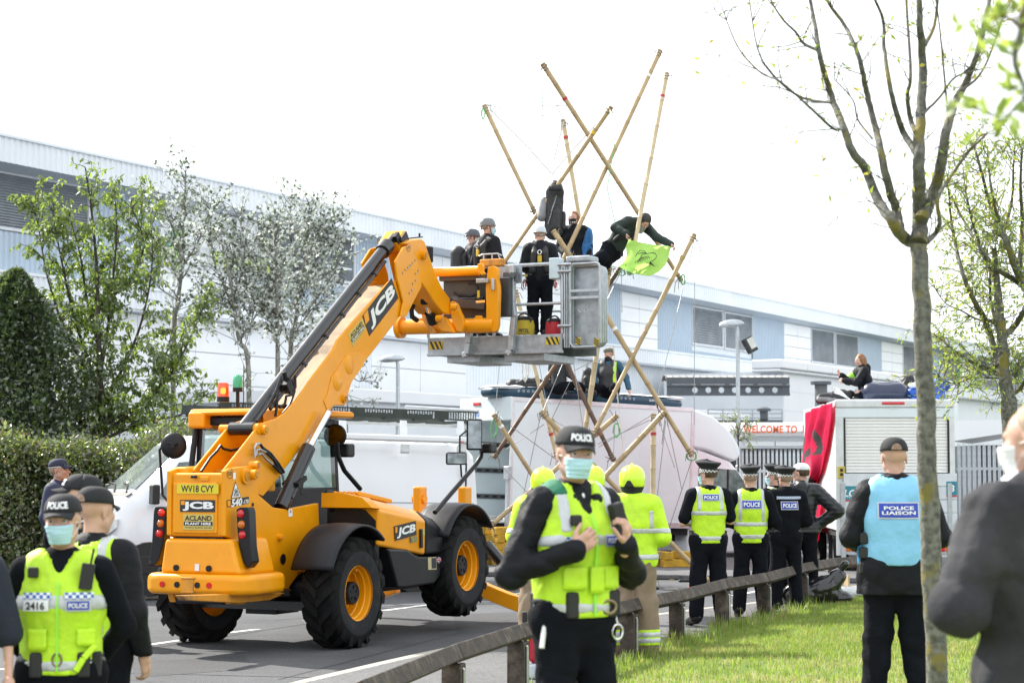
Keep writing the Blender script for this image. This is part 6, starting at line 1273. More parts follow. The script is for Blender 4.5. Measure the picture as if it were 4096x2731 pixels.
for z in (1.42,): q = MB(); q.bx((.1,-.09,z),(5.15,-.02,z + .02)); q.build('window_moulding',M_shade,van)
q = MB(); q.bx((.25,-.04,.6),(.262,.004,2.1)); q.bx((3.3,-.04,.6),(3.31,.004,1.4)); q.bx((4.7,-.04,.6),(4.71,.004,1.4)); q.build('door_gaps',M_rub,van)
q = MB(); q.prism([(4.73,-.005,1.45),(5.6,-.015,1.45),(5.25,-.1,2.0),(4.73,-.1,2.05)],(0,.012,0)); q.build('door_window',pm('van windscreen',(.05,.065,.07),.06),van)
for c in ((1.15,-.14,.34),(5.7,-.14,.34)): small_wheel(van,c,.34,.22,1)
for c in ((1.15,-1.84,.34),(5.7,-1.84,.34)): small_wheel(van,c,.34,.22,-1)
for c in (1.15,5.7): q = MB(); q.lathe([(.42,.02),(.42,-.1)],(c,-.03,.36),(0,1,0),24); q.cyl((c,-.02,.36),(c,.004,.36),.41,n=24); q.build('wheel_arch',M_rub,van)
for sgn,yy in ((1,.12),(-1,-2.1)): q = MB(); q.box((5.7,yy,1.5),(.12,.2,.3)); q.bar((5.65,yy,1.42),(5.6,yy - .2 * sgn,1.4),.05,.05); q.build('door_mirror',M_rub,van,bevel=.03)
# rack
rack = thing('roof_rack','black perforated side of a van roof rack with ladder bars','roof rack',fr=TV)
def TVp(x,y,yy=-.12): return TV.on('C3',x,y,1,yy)
ra,rb_ = TVp(30,275),TVp(1800,345); rz0,rz1 = TVp(900,362)[2],TVp(900,250)[2]; RX0,RX1 = rb_[0],4.6
M_rack = pm('dark rack steel',(.045,.055,.05),.45,.5,var=.2)
q = MB(); hgt = rz1 - rz0
def lat(x0,x1):
    nx = 11; w_ = (x1 - x0) / nx
    for i in range(nx + 1): q.bx((x0 + i * w_ - w_ * .18,-.13,rz0 + hgt * .15),(x0 + i * w_ + w_ * .18,-.125,rz1 - hgt * .15))
    for i in range(nx):
        for j in range(5): z = rz0 + hgt * (.15 + .7 * (j + (.0 if i % 2 else .5)) / 5); q.bx((x0 + i * w_ + w_ * .18,-.1285,z - hgt * .025),(x0 + (i + 1) * w_ - w_ * .18,-.1265,z + hgt * .025))
L_ = RX1 - RX0; seg = L_ / 6.4
q.bx((RX0,-.135,rz0),(RX1,-.12,rz0 + hgt * .15)); q.bx((RX0,-.135,rz1 - hgt * .15),(RX1,-.12,rz1))
for i in range(6):
    x0 = RX0 + .04 + i * seg * 1.07; lat(x0,x0 + seg * .72); q.bx((x0 + seg * .72,-.134,rz0 + hgt * .15),(min(x0 + seg * 1.07,RX1),-.121,rz1 - hgt * .15))
q.build('perforated_side',M_rack,rack)
q = MB(); q.bx((RX0,-1.86,rz0),(RX1,-1.85,rz1)); q.build('far_side',M_rack,rack)
for i in range(9): x = RX0 + .1 + i * (L_ - .2) / 8; q = MB(); q.bar((x,-.14,rz0 - .01),(x,-1.85,rz0 - .01),.06,.05); q.build('cross_bar',M_rack,rack)
q = MB(); q.bx((RX0,-.25,rz0 - .12),(RX1,-.2,rz0 - .07)); q.build('gutter_bar',M_alu,rack)
for px in (205,920,1590):
    a,c = TVp(px,385,-.15),TVp(px,560,-.04); q = MB(); q.prism([a + (-.06,0,0),a + (.06,0,0),c + (.075,0,0),c + (-.075,0,0)],(0,.02,0)); q.build('bracket',M_alu,rack,bevel=.004)
    a = TVp(px + 15,720,-.03); q = MB(); q.box(a,(.16,.05,.15)); q.box(a + (0,.03,-.03),(.14,.04,.05)); q.build('clamp',M_alu,rack,bevel=.008)
a,c = TVp(945,225,-.4),TVp(1800,275,-.4); q = MB(); q.cyl(a,c,.03,n=12); q.build('ladder_tube',M_alu,rack,smooth=True)
aw = thing('awning_tube','long white awning tube clamped along the side of the roof rack van','awning',fr=TV)
a,c = TVp(100,575,.05),TVp(1690,610,.05); q = MB(); q.bx((c[0],-.02,TVp(900,635,.05)[2]),(4.0,.1,TVp(900,555,.05)[2])); q.build('casing',M_van,aw,bevel=.035,bseg=3)
q = MB(); q.bx((c[0] + .01,.101,TVp(900,618,.05)[2]),(4.0,.104,TVp(900,612,.05)[2])); q.build('casing_line',M_shade,aw)
a = TVp(1610,640,.1); q = MB(); q.box(a,(.07,.003,.035)); q.build('maker_label',M_redl,aw)
# ---- centre box van (faces right, tail lift open, nose down)
LV = Fr(at('B5',262,975,40.5),30.9,-2.0)
lut = thing('box_van','white box van with open rear door and air mattresses on its roof','van',fr=LV)
BL,BW,BH = 4.55,2.1,LV.on('B5',270,280,1,0)[2]
NL = LV.on('B5',1588,560,1,0)[0]
q = MB(); t_ = .04
q.bx((0,0,0),(BL,t_,BH)); q.bx((0,BW - t_,0),(BL,BW,BH)); q.bx((0,t_,-.02),(BL,BW - t_,.06)); q.build('box_walls',M_grp,lut,bevel=.01)
q = MB(); q.bx((-.0,-.01,BH),(BL,BW + .01,BH + .05)); q.build('box_roof',M_grp,lut,bevel=.02); q = MB(); q.bx((BL - .05,t_,.06),(BL,BW - t_,BH)); q.build('bulkhead',M_shade,lut)
nose = LV.tr('B5',[(1366,347),(1430,375),(1500,430),(1550,490),(1582,550),(1588,590),(1575,625),(1545,635),(1400,575),(1385,560)],1,0)
nose = [np.array((BL,0,BH + .05))] + nose[1:-1] + [np.array((BL,0,nose[-1][2]))]
q = MB(); q.prism(nose,(0,BW,0)); q.build('nose_cone',M_grp,lut,bevel=.12,bseg=5)
q = MB(); q.bx((-.012,-.012,0),(.07,.0,BH + .05)); q.bx((BL - .05,-.012,0),(BL + .01,0,BH)); q.bx((0,-.014,BH - .03),(BL,0.0,BH + .055)); q.build('corner_trim',M_alu,lut,bevel=.004); q = MB(); q.bx((0,-.02,-.06),(BL,.02,.06)); q.build('bottom_rail',M_alu,lut,bevel=.006)
q = MB(); q.bx((-.04,-.02,BH - .42),(.02,BW,BH + .06)); q.build('rear_header',M_grp,lut,bevel=.02); q = MB(); q.box((-.05,BW - .75,BH - .06),(.03,.3,.07)); q.build('marker_lamp',M_redl,lut,bevel=.015)
q = MB(); q.box((-.043,BW - .75,BH - .25),(.004,.16,.2)); bdg = q.build('house_badge',M_wht,lut); q = MB(); q.prism([(-.047,BW - .84,BH - .33),(-.047,BW - .66,BH - .33),(-.047,BW - .66,BH - .22),(-.047,BW - .75,BH - .16),(-.047,BW - .84,BH - .22)],(.002,0,0)); q.build('badge_shape',pm('badge blue',(.25,.35,.62),.5),bdg)
for z in (.45,1.0,1.55): q = MB(); q.bx((.1,BW - t_ - .03,z),(BL - .2,BW - t_ - .002,z + .1)); tr2 = q.build('lashing_rail',pm('dull rail',(.14,.14,.15),.5,.5),lut)
for z in (.45,1.0,1.55):
    for i in range(7): q = MB(); q.bx((.2 + i * .2,BW - t_ - .034,z + .03),(.3 + i * .2,BW - t_ - .03,z + .07)); q.build('rail_slot',M_dkint,lut)
q = MB(); q.box((1.0,BW - t_ - .035,1.85),(.3,.004,.4)); q.build('notice_sheet',M_wht,lut)
q = MB(); q.bx((-.06,-.03,-.75),(.0,.06,1.1)); q.bx((-.06,BW - .06,-.75),(0,BW + .03,1.1)); q.build('lift_runner',M_galv,lut); q = MB(); q.box((-.05,.0,.98),(.09,.2,.26)); q.build('lift_gearbox',M_galv,lut,bevel=.01); q = MB(); q.bx((-1.5,.15,.02),(-.04,BW - .15,.1)); q.build('tail_lift',Mg2,lut,bevel=.01)
q = MB(); q.bx((.2,.55,-.35),(BL + 1.4,BW - .55,-.05)); q.bx((.1,.1,-.2),(BL,.16,-.06)); q.build('chassis',M_dkint,lut); q = MB(); q.bx((-.05,.2,-.62),(.02,BW - .2,-.42)); q.build('rear_bumper',M_rub,lut)
for c in ((1.1,.25,-.6),(4.75 + .75,.25,-.45)): small_wheel(lut,c,.34,.22,-1)
for c in ((1.1,BW - .25,-.6),(5.5,BW - .25,-.45)): small_wheel(lut,c,.34,.22,1)
q = MB(); q.box((2.9,-.02,-.12),(.1,.012,.045)); q.build('side_marker',M_aml,lut); q = MB(); q.box((1.4,-.012,.45),(.03,.01,.42)); q.build('strap',M_rub,lut)
# cab
zA,zB,xB = nose[-1][2] + .05,nose[-3][2] + .03,nose[-3][0]; cabp = [(BL - .02,zA),(xB - .05,zB),(xB + .28,zB - .3),(BL + 1.98,.58),(BL + 2.45,.35),(BL + 2.55,.1),(BL + 2.55,-.55),(BL - .02,-.6)]
q = MB(); q.prism([(x,.06,z) for x,z in cabp],(0,BW - .12,0)); q.build('cab',M_van,lut,bevel=.08,bseg=3)
q = MB(); q.prism([(BL + .22,.045,.46),(BL + 1.66,.045,.46),(BL + 1.46,.045,.98),(BL + 1.22,.045,1.24),(BL + .22,.045,1.26)],(0,.012,0)); q.build('side_window',pm('cab glass dark',(.05,.07,.065),.08,spec=.8,coat=.8,var=.5,scale=5),lut); q = MB(); q.bx((BL + .98,.03,.46),(BL + 1.02,.058,1.24)); q.build('window_bar',M_rub,lut); q = MB(); q.box((BL + 1.6,-.05,.5),(.14,.2,.34)); q.build('door_mirror',M_rub,lut,bevel=.03)
q = MB(); q.bx((BL,.1,-.66),(BL + 2.5,.14,-.38)); q.build('sill',M_rub,lut)
# air mattresses on its roof
M_mat = pm('teal blue mattress side',(.012,.05,.085),.35,var=.1); M_mtop = pm('mattress white top',(.72,.74,.76),.6,var=.04,bump=.2,bscale=18)
def mattress(lab,x0,x1,y,wd,th,tilt):
    P0 = LV.w((x0,y,BH + .06)); t = thing('air_mattress',lab,'air mattress',P0); t.rotation_euler = (0,R(tilt),LV.rot); L = x1 - x0
    q = MB(); n = 44; ns = 12; V = []; Fc = []
    def ring(i):
        t_ = 2 * math.pi * i / n; c_,s_ = math.cos(t_),math.sin(t_); e = 3.2; k = (abs(c_) ** e + abs(s_) ** e) ** (-1 / e); return L / 2 * c_ * k,wd / 2 * s_ * k
    for j in range(ns + 1):
        a = -math.pi / 2 + math.pi * j / ns; off = th / 2 * (1 - math.cos(a)); z = th / 2 + th / 2 * math.sin(a)
        for i in range(n):
            x,y_ = ring(i); r_ = math.hypot(x,y_); s_ = (r_ - off) / r_; V.append((L / 2 + x * s_,y_ * s_,z))
    for j in range(ns):
        for i in range(n): Fc.append((j * n + i,j * n + (i + 1) % n,(j + 1) * n + (i + 1) % n,(j + 1) * n + i))
    q.add(V,Fc); q.f.append(tuple(range(n))[::-1]); q.m.append(0); q.build('mattress_side',M_mat,t,smooth=True)
    q = MB()
    for k in range(7):
        xx0 = L * (.03 + .94 * k / 7); xx1 = L * (.03 + .94 * (k + 1) / 7)
        q.grid(lambda u,v: (xx0 + (xx1 - xx0) * u,-wd * .47 + wd * .94 * v,th * .93 + .045 * math.sin(math.pi * u) * min(1,6 * v,6 * (1 - v)) + .02),6,8)
    q.build('quilted_top',M_mtop,t,smooth=True,fix=False)
    q = MB(); q.box((L / 2,0,th * .9),(L * .93,wd * .9,th * .15)); q.build('top_base',M_mtop,t,bevel=.03)
    text_on('mattress_print','QUECHUA',M_wht,t,(L * .6,-wd / 2 - .006,th * .55),(1,0,0),(0,0,1),height=.05,weight=.02)
    for k in range(5): q = MB(); q.lathe([(.018,0),(.024,0)],(L * (.2 + .045 * k),-wd / 2 - .005,th * .6),(0,1,0),12); q.build('care_symbol',M_wht,t,fix=False)
    return t
mxa = LV.on('B5',172,240,1,.3)[0]; mxb = LV.on('B5',770,270,1,.3)[0]; mxc = LV.on('B5',1272,305,1,.3)[0]
mattress('blue sided air mattress at the open rear end of the box van roof',mxa,mxb,.62,1.0,.2,2.0 - 1.2); mattress('blue sided air mattress at the cab end of the box van roof',mxb - .1,mxc,.62,1.0,.2,2.2)
# yellow timber blocks
M_crib = pm('yellow painted timber',(.48,.28,.02),.7,var=.25,scale=9,bump=.4,bscale=30)
def crib(lab,c,rot,ny):
    t = thing('timber_block',lab,'block',c,R(rot))
    for j in range(ny):
        for k in (-1,1):
            q = MB()
            if j % 2 == 0: q.box((0,k * .2,.075 + j * .15),(.62,.17,.146))
            else: q.box((k * .2,0,.075 + j * .15),(.17,.62,.146))
            q.build('sleeper',M_crib,t,bevel=.01)
p = at('B5',225,1110,40.2); crib('stack of yellow timber blocks under the tail lift of the box van',(p[0],p[1],.1),31,5)
p = at('B5',1215,1160,38.5); crib('yellow timber blocks on the ground under the middle of the box van',(p[0],p[1] + .8,.1),20,2)
# ---- right-hand lorry with roller shutter
RT = Fr(at('B4',165,240,36.9) * (1,1,0),87.0)
rt = thing('shutter_lorry','white box lorry with closed roller shutter and folded tail lift, red banner over its side','lorry',fr=RT)
RH = RT.on('B4',300,235,0,0)[2]; RWd = -RT.on('B4',728,400,0,0)[1]; RL = 6.2; rzb = RT.on('B4',300,850,0,0)[2]
q = MB(); q.bx((.04,-RWd,rzb),(RL,-RWd + .04,RH)); q.bx((.04,-.04,rzb),(RL,0,RH)); q.bx((.04,-RWd,RH - .04),(RL,0,RH)); q.bx((RL - .04,-RWd,rzb),(RL,0,RH)); q.build('box_body',M_grp,rt,bevel=.03,bseg=3)
hz_ = RT.on('B4',300,318,0,0)[2]; q = MB(); q.bx((-.03,-RWd,hz_),(.05,0,RH)); q.build('rear_header',M_grp,rt,bevel=.01); q = MB(); q.bx((-.045,-RWd - .01,RH - .16),(.05,.01,RH + .015)); q.build('header_cap',M_alu,rt,bevel=.04,bseg=3)
yA,yB = RT.on('B4',207,500,0,0)[1],RT.on('B4',703,500,0,0)[1]
q = MB(); q.bx((-.03,yA,.42),(.04,0,hz_)); q.build('door_post',M_alu,rt,bevel=.006); q = MB(); q.bx((-.03,-RWd,.42),(.04,yB,hz_)); q.build('door_post',M_alu,rt,bevel=.006)
M_slat = pm('shutter slat white',(.80,.80,.78),.45,var=.04); zl0 = RT.on('B4',300,578,0,0)[2]; ns = 17; src = None
for i in range(ns):
    z0 = zl0 + (hz_ - zl0) * i / ns
    if src is None:
        q = MB(); hh = (hz_ - zl0) / ns - .005; q.prism([(.002,0,0),(.02,0,0),(.02,0,hh),(.002,0,hh),(-.003,0,hh * .9),(-.003,0,hh * .1)],(0,yB - yA + .04,0)); src = q.build('shutter_slat',M_slat,rt); src.matrix_local = Matrix.Translation((0,yA - .02,z0))
    else: share(src,'shutter_slat',rt,Matrix.Translation((0,yA - .02,z0)))
for y in (yA - .012,yB + .012): q = MB(); q.bx((-.035,y - .018,zl0),(.0,y + .018,hz_ - .02)); q.build('shutter_seal',M_rub,rt)
q = MB(); a = RT.on('B4',440,250,0,-.05); q.box(a,(.03,.42,.055)); q.build('brake_lamp',M_redl,rt,bevel=.015); q = MB(); a = RT.on('B4',443,266,0,-.035); q.box(a,(.006,.15,.07)); pb = q.build('maker_plate',M_alu,rt)
text_on('maker_plate_text','LCB',pm('teal vinyl sign',(.02,.22,.28),.4),pb,a + (-.006,0,0),(0,-1,0),(0,0,1),width=.1,height=.04,weight=.03)
tz0,tz1 = RT.on('B4',300,890,0,-.1)[2],zl0 - .01
q = MB()
for i in range(5): q.bx((-.1,yB + .06 - .14,tz0 + (tz1 - tz0) * i / 5 + .006),(-.05,yA + .02,tz0 + (tz1 - tz0) * (i + 1) / 5 - .002))
for i in range(5):
    q = MB(); q.bx((-.1,yB - .12,tz0 + (tz1 - tz0) * i / 5 + .006),(-.05,yA + .02,tz0 + (tz1 - tz0) * (i + 1) / 5 - .002)); q.build('tail_lift_plank',pm('pale alloy plank',(.60,.64,.68),.45,.3,var=.1),rt,bevel=.004)
M_teal = pm('teal vinyl sign',(.02,.22,.28),.4)
for (xa,ya,xb,yb_,tx) in ((212,640,280,705,'LCB'),(690,618,740,684,'B')):
    a,c = RT.on('B4',xa,ya,0,-.103),RT.on('B4',xb,yb_,0,-.103); q = MB(); q.bx((-.106,c[1],c[2]),(-.102,a[1],a[2])); o = q.build('company_panel',M_teal,rt); q = MB(); q.bx((-.107,c[1],c[2] - .03),(-.103,a[1],c[2])); q.build('panel_stripe',M_redl,o)
    text_on('company_text',tx,M_wht,o,((-.109),(a[1] + c[1]) / 2,a[2] - .13),(0,-1,0),(0,0,1),height=.13,weight=.03,shear=.2)
    if tx == 'LCB': text_on('company_phone','01322 53 54',M_wht,o,(-.109,(a[1] + c[1]) / 2,c[2] + .06),(0,-1,0),(0,0,1),width=.34,height=.045)
for y in (-.12,-RWd + .12): q = MB(); q.bx((-.12,y - .04,.35),(-.03,y + .04,1.75)); q.build('lift_runner',M_galv,rt,bevel=.005)
q = MB(); a = RT.on('B4',195,575,0,-.06); q.box(a,(.06,.13,.22)); lb = q.build('lift_control',pm('control yellow',(.5,.4,.08),.5),rt,bevel=.01); q = MB(); q.cyl(a + (-.04,0,.04),a + (-.03,0,.04),.03,n=12); q.cyl(a + (-.04,0,-.04),a + (-.03,0,-.04),.03,n=12); q.build('control_buttons',M_rub,lb)
q = MB(); q.bx((-.06,yB,tz0 - .1),(0,yA,tz0 - .01)); q.build('rear_step',Mg2,rt)
for s_,y in ((1,RT.on('B4',258,930,0,-.05)[1]),(-1,-RWd + .28)):
    q = MB(); zc = RT.on('B4',258,930,0,-.05)[2]; q.box((-.05,y,zc),(.05,.5,.26)); lh = q.build('lamp_housing',M_galv,rt,bevel=.01); q = MB(); q.box((-.082,y + s_ * .14,zc),(.02,.13,.14)); q.build('indicator_lens',M_aml,lh,bevel=.01); q = MB(); q.box((-.082,y - s_ * .07,zc),(.02,.27,.14)); q.build('stop_lens',M_redl,lh,bevel=.01)
q = MB(); q.bx((.1,-RWd + .5,.45),(RL + .6,-.5,.85)); q.bx((.2,-RWd + .05,rzb - .12),(RL,-.05,rzb)); q.build('chassis',M_dkint,rt)
for x,y,s_ in ((1.35,-.22,1),(1.35,-RWd + .22,-1),(5.3,-.22,1),(5.3,-RWd + .22,-1)): small_wheel(rt,(x,y,.36),.36,.24,s_)
q = MB(); q.lathe([(.44,-.12),(.44,.12)],(1.35,-.16,.38),(0,1,0),24); q.build('wheel_guard',M_rub,rt,fix=False); q = MB(); q.bx((RL,-RWd + .2,.4),(RL + 1.6,-.2,2.2)); q.build('cab',M_van,rt,bevel=.15,bseg=3)
for i in range(8): q = MB(); q.cyl((.5 + i * .7,.004,rzb + .1),(.5 + i * .7,.01,rzb + .1),.012,n=8); q.build('rivet',M_alu,rt)
# ================================================================== BAMBOO TOWER
def bamboo_mat(name,c1,c2):
    return pm(name,c1,.45,var=.12,scale=5,stretch=(1,1,1),dirt=c2,dscale=3.)
MB_tan = bamboo_mat('bamboo tan',(.44,.32,.17),(.34,.235,.12)); MB_pale = bamboo_mat('bamboo pale',(.56,.45,.28),(.44,.34,.20)); MB_dark = bamboo_mat('bamboo dark',(.09,.042,.022),(.20,.11,.06))
M_node = pm('bamboo node',(.30,.20,.10),.6); M_wire = pm('steel wire',(.30,.30,.31),.4,.7); M_rope = pm('white rope',(.62,.60,.55),.8); M_grope = pm('green cord',(.14,.42,.16),.7); M_rtape = pm('red tape',(.45,.03,.03),.5); M_wtape = pm('white tape',(.75,.75,.73),.5); M_ytape = pm('yellow tape',(.7,.5,.03),.5)
TD = 34.0
tow = thing('bamboo_tower','tall protest tower of crossing bamboo poles held by wires between the vans','tower',(1.6,TD,0))
tO = np.array((1.6,TD,0))
POLES = [  # (zoom, x, y, depth offset) top -> bottom, material, radius
 (('B1',135,425,.6),('B1',460,1110,.3),MB_tan,.040),(('B1',500,162,-.4),('B1',1375,1528,.5),MB_tan,.042),(('B1',1240,82,.8),('A4',1530,700,-.5),MB_tan,.044),(('B1',1281,222,.2),('B1',1045,1488,-.7),MB_pale,.040),
 (('B1',935,432,-.6),('A4',1050,670,.2),MB_tan,.040),(('B1',630,517,.9),('A4',1785,700,.4),MB_pale,.040),(('B1',1455,1232,-.2),('D1',1190,915,-.6),MB_tan,.042),(('D2',800,945,.7),('D1',190,1140,.1),MB_dark,.042),
 (('S',2225,1370,.5),('S',2455,1842,-.2),MB_dark,.042),(('S',2062,1158,.4),('S',2229,1838,.6),MB_pale,.036),(('S',2437,1066,0),('S',2330,1800,.2),MB_pale,.048),(('S',2398,1218,-.5),('S',2769,1824,-.3),MB_tan,.046),
 (('S',1973,1655,-.5),('S',2240,2070,-.3),MB_tan,.040),(('S',2161,1645,.1),('S',2853,2340,.3),MB_tan,.044),(('S',2204,1673,.7),('S',2315,2010,.8),MB_pale,.040),(('S',2469,1661,.4),('S',1952,2112,-.2),MB_tan,.044),
 (('S',2661,1645,-.4),('S',2011,2346,0),MB_tan,.046),(('S',2614,1653,.3),('S',2610,2335,.2),MB_pale,.046),(('A4',1490,360,-.6),('A4',1650,600,-.6),MB_tan,.045)]
ENDS = []
for (k0,x0,y0,o0),(k1,x1,y1,o1),m_,r_ in POLES:
    a,c = at(k0,x0,y0,TD + o0),at(k1,x1,y1,TD + o1); c[2] = max(c[2],r_ * .4)
    a,c = a - tO,c - tO; ENDS += [a,c]; L = np.linalg.norm(c - a); d = (c - a) / L
    nseg = max(2,int(L / .55)); ts = sorted([0,1] + [(i + 1 + random.uniform(-.15,.15)) / (nseg + 1) for i in range(nseg)]); path = []; rad = []; bow = perp(d)[0] * random.uniform(-.025,.025)
    for i,t in enumerate(ts):
        rr = r_ * (1.06 - .16 * t); pt = a + (c - a) * t + bow * math.sin(math.pi * t)
        if i in (0,len(ts) - 1): path.append(pt); rad.append(rr)
        else:
            for e,f_ in ((-.02,.97),(-.006,1.06),(.006,1.06),(.02,.97)): path.append(pt + d * e); rad.append(rr * f_)
    q = MB(); q.tube(path,rad,12); po = q.build('pole',m_,tow,smooth=True)
    for t in ts[1:-1]:
        p = a + (c - a) * t + bow * math.sin(math.pi * t); q = MB(); q.cyl(p - d * .004,p + d * .004,r_ * (1.06 - .16 * t) * 1.075,n=12); q.build('node_ring',M_node,po)
    for e,sg in ((a,1),(c,-1)):
        q = MB()
        for j in range(3): q.cyl(e + sg * d * (.02 + .05 * j),e + sg * d * (.035 + .05 * j),r_ * 1.16,n=10)
        for j in range(5):
            v = perp(d); ang = random.uniform(0,6.28); dr = v[0] * math.cos(ang) + v[1] * math.sin(ang); s0 = e + sg * d * .06 + dr * r_; q.tube([s0,s0 + dr * .05 + np.array((0,0,random.uniform(-.05,.06))),s0 + dr * random.uniform(.05,.12) + np.array((0,0,random.uniform(-.22,.1)))],.006,4)
        q.build('end_lashing',pm('lashing wire',(.20,.16,.12),.5,.5),po)
    if random.random() < .75:
        t = random.choice((.12,.16,.85)); p = a + (c - a) * t; q = MB(); q.cyl(p - d * .025,p + d * .025,r_ * 1.12,n=12); q.build('tape_band',random.choice((M_rtape,M_rtape,M_wtape,M_ytape)),po)
def wire(p,q_,r=.0065,m=M_wire,name='wire',sag=0.):
    q = MB(); P = [p + (q_ - p) * t - np.array((0,0,sag * 4 * t * (1 - t))) for t in np.linspace(0,1,6 if sag else 2)]; q.tube(P,r,5); return q.build(name,m,tow)
def E_(k,x,y,o=0): return at(k,x,y,TD + o) - tO
WIRES = [(('B1',150,425,.6),('B1',630,517,.9)),(('B1',145,423,.6),('B1',700,430,.2)),(('B1',497,190,-.4),('B1',507,630,-.2)),(('D1',200,700,-.5),('D1',800,1140,.4)),(('D1',190,1140,0),('D1',540,1500,0)),(('D1',670,680,0),('D1',480,1560,.2)),(('D1',700,800,0),('D1',320,1050,.2)),(('D1',915,120,.5),('D1',690,660,0)),(('D1',960,370,.3),('D1',780,740,.6)),(('D1',1000,200,0),('D1',1090,830,0)),(('D1',640,140,.3),('D1',760,800,.3)),(('D1',780,750,.7),('D1',950,850,.7)),(('D1',1800,700,.3),('D1',1250,1030,0)),(('D1',1850,720,0),('D1',1240,1000,-.2)),(('D1',1250,130,0),('D1',1000,260,0)),(('D1',1930,680,-.3),('D1',1890,1000,0)),(('D1',1930,760,-.3),('D1',1840,1560,0)),(('D1',1860,760,0),('D1',2020,1240,0)),(('D2',1690,1190,.5),('D2',1600,1560,.2)),(('D5',870,0,.3),('D5',580,1230,-.3)),(('D5',990,0,0),('D5',985,1437,0)),(('D2',1840,520,-.2),('D2',1760,900,0)),(('D2',820,990,.7),('D2',830,1560,.4)),(('D2',810,1000,.7),('D2',620,1400,.4)),(('D2',1500,700,-.6),('D2',1000,1010,-.8)),(('B5',1310,620,-.3),('B5',1085,1290,.2)),(('B5',1160,370,-.3),('B5',1250,790,0)),(('B5',870,400,.4),('B5',860,620,.2)),(('A4',1990,500,.2),('A4',1900,1100,.2)),(('B1',590,420,.2),('B1',630,520,.9)),(('D1',250,150,0),('D1',205,690,-.4)),(('D5',990,0,0),('S',2780,980,0))]
for (k0,x0,y0,o0),(k1,x1,y1,o1) in WIRES: wire(E_(k0,x0,y0,o0),E_(k1,x1,y1,o1))
for pts,m_,r_ in (([('B1',170,445),('B1',280,560),('B1',420,700),('B1',560,855)],M_rope,.012),([('B1',900,470),('B1',780,610),('B1',660,740),('B1',565,855)],M_rope,.012),([('B1',635,530),('B1',600,660),('B1',575,770)],M_rope,.012),([('B1',565,855),('B1',575,1020)],M_rope,.010),([('D1',1400,0),('D1',1430,400),('D1',1470,800),('D1',1510,1190)],M_rope,.010),([('B5',360,40),('B5',365,130),('B5',355,180)],M_rope,.010)):
    q = MB(); q.tube([E_(k,x,y,-.1) for k,x,y in pts],r_,6); q.build('rope',m_,tow)
def coil(k,x,y,w_,h_,m_,o=-.2,n=4,nm='cord_coil'):
    c = E_(k,x,y,o); q = MB()
    for j in range(n):
        a = [(w_ * (.7 + .3 * random.random()) * math.sin(t),random.uniform(-.01,.01),h_ * (.8 + .2 * random.random()) * math.cos(t)) for t in np.linspace(0,6.28,15)]; q.tube([c + np.array(p) + (random.uniform(-.01,.01),0,0) for p in a],.007,5)
    q.build(nm,m_,tow)
coil('D1',190,840,.05,.16,M_grope); coil('D1',1430,860,.06,.13,M_grope); coil('C7',400,1260,.09,.09,M_grope); coil('D2',960,985,.08,.06,M_grope,-.8); coil('D1',510,230,.06,.25,M_rope); coil('D2',1680,1110,.04,.1,M_grope,.4); coil('D2',830,1020,.06,.05,M_grope,.6); coil('B1',130,480,.03,.1,M_grope,.5)
# hanging rucksack
def lump(name,lab,cat,c,prims,mat,noise=(.012,26.,1),h=.02,group=None,extra=()):
    t = thing(name,lab,cat,c,group=group); o = soft(name + '_body',mat,t,prims,h=h,noise=noise)
    for nm,pr,m_ in extra: soft(nm,m_,t,pr,h=h * .8,noise=(noise[0] * .5,noise[1],4))
    return t
M_pack = pm('black nylon',(.016,.017,.019),.55,var=.3,bump=.3,bscale=30); M_packg = pm('grey nylon',(.22,.22,.23),.6,var=.2)
c = at('B1',572,1250,33.9); lump('rucksack','tall black rucksack hanging from a pole high in the bamboo tower','rucksack',c,[P_((0,0,.1),(.02,0,.75),.16,.15,.05,(0,1,0),1.2),P_((.02,-.12,.15),(.02,-.12,.4),.09,.08,.03),P_((.03,0,.78),(.03,0,.84),.15,.13,.03)],M_pack,extra=(('side_pocket',[P_((.16,-.02,.15),(.17,-.02,.4),.05,.04,.02)],M_pack),('lid_pocket',[P_((-.02,-.1,.82),(.08,-.1,.82),.07,.07,.02)],M_pack),('strap',[P_((-.1,-.18,.2),(.05,-.19,.7),.012,.012,.01)],M_packg),('bundle',[P_((-.2,0,.35),(-.16,.02,.62),.09,.07,.03)],M_packg)))
# things on the box van roof
top = lambda x,y: LV.w((x,y,BH + .30))
p = at('D1',590,455,41.2); lump('holdall','black holdall lying at the rear end of the box van roof mattress','bag',p,[P_((-.45,0,.1),(.4,0,.09),.12,.13,.05),P_((.45,.05,.08),(.6,0,.06),.1,.08,.05),P_((-.2,-.08,.18),(.1,-.06,.17),.06,.07,.05)],M_pack,(.02,22.,2),extra=(('side_pouch',[P_((-.15,-.13,.1),(.2,-.13,.1),.05,.05,.02)],M_pack),('handle',[P_((-.1,0,.25),(.1,0,.26),.012,.012,.01)],M_packg)))
p = at('D1',1130,465,41.6); lump('small_rucksack','small black rucksack standing between the two sitters on the box van','rucksack',p,[P_((0,0,.1),(.02,0,.4),.14,.1,.05),P_((0,-.1,.1),(0,-.1,.25),.07,.06,.03)],M_pack,extra=(('top_loop',[P_((0,0,.5),(.02,0,.6),.015,.015,.01)],M_packg),))
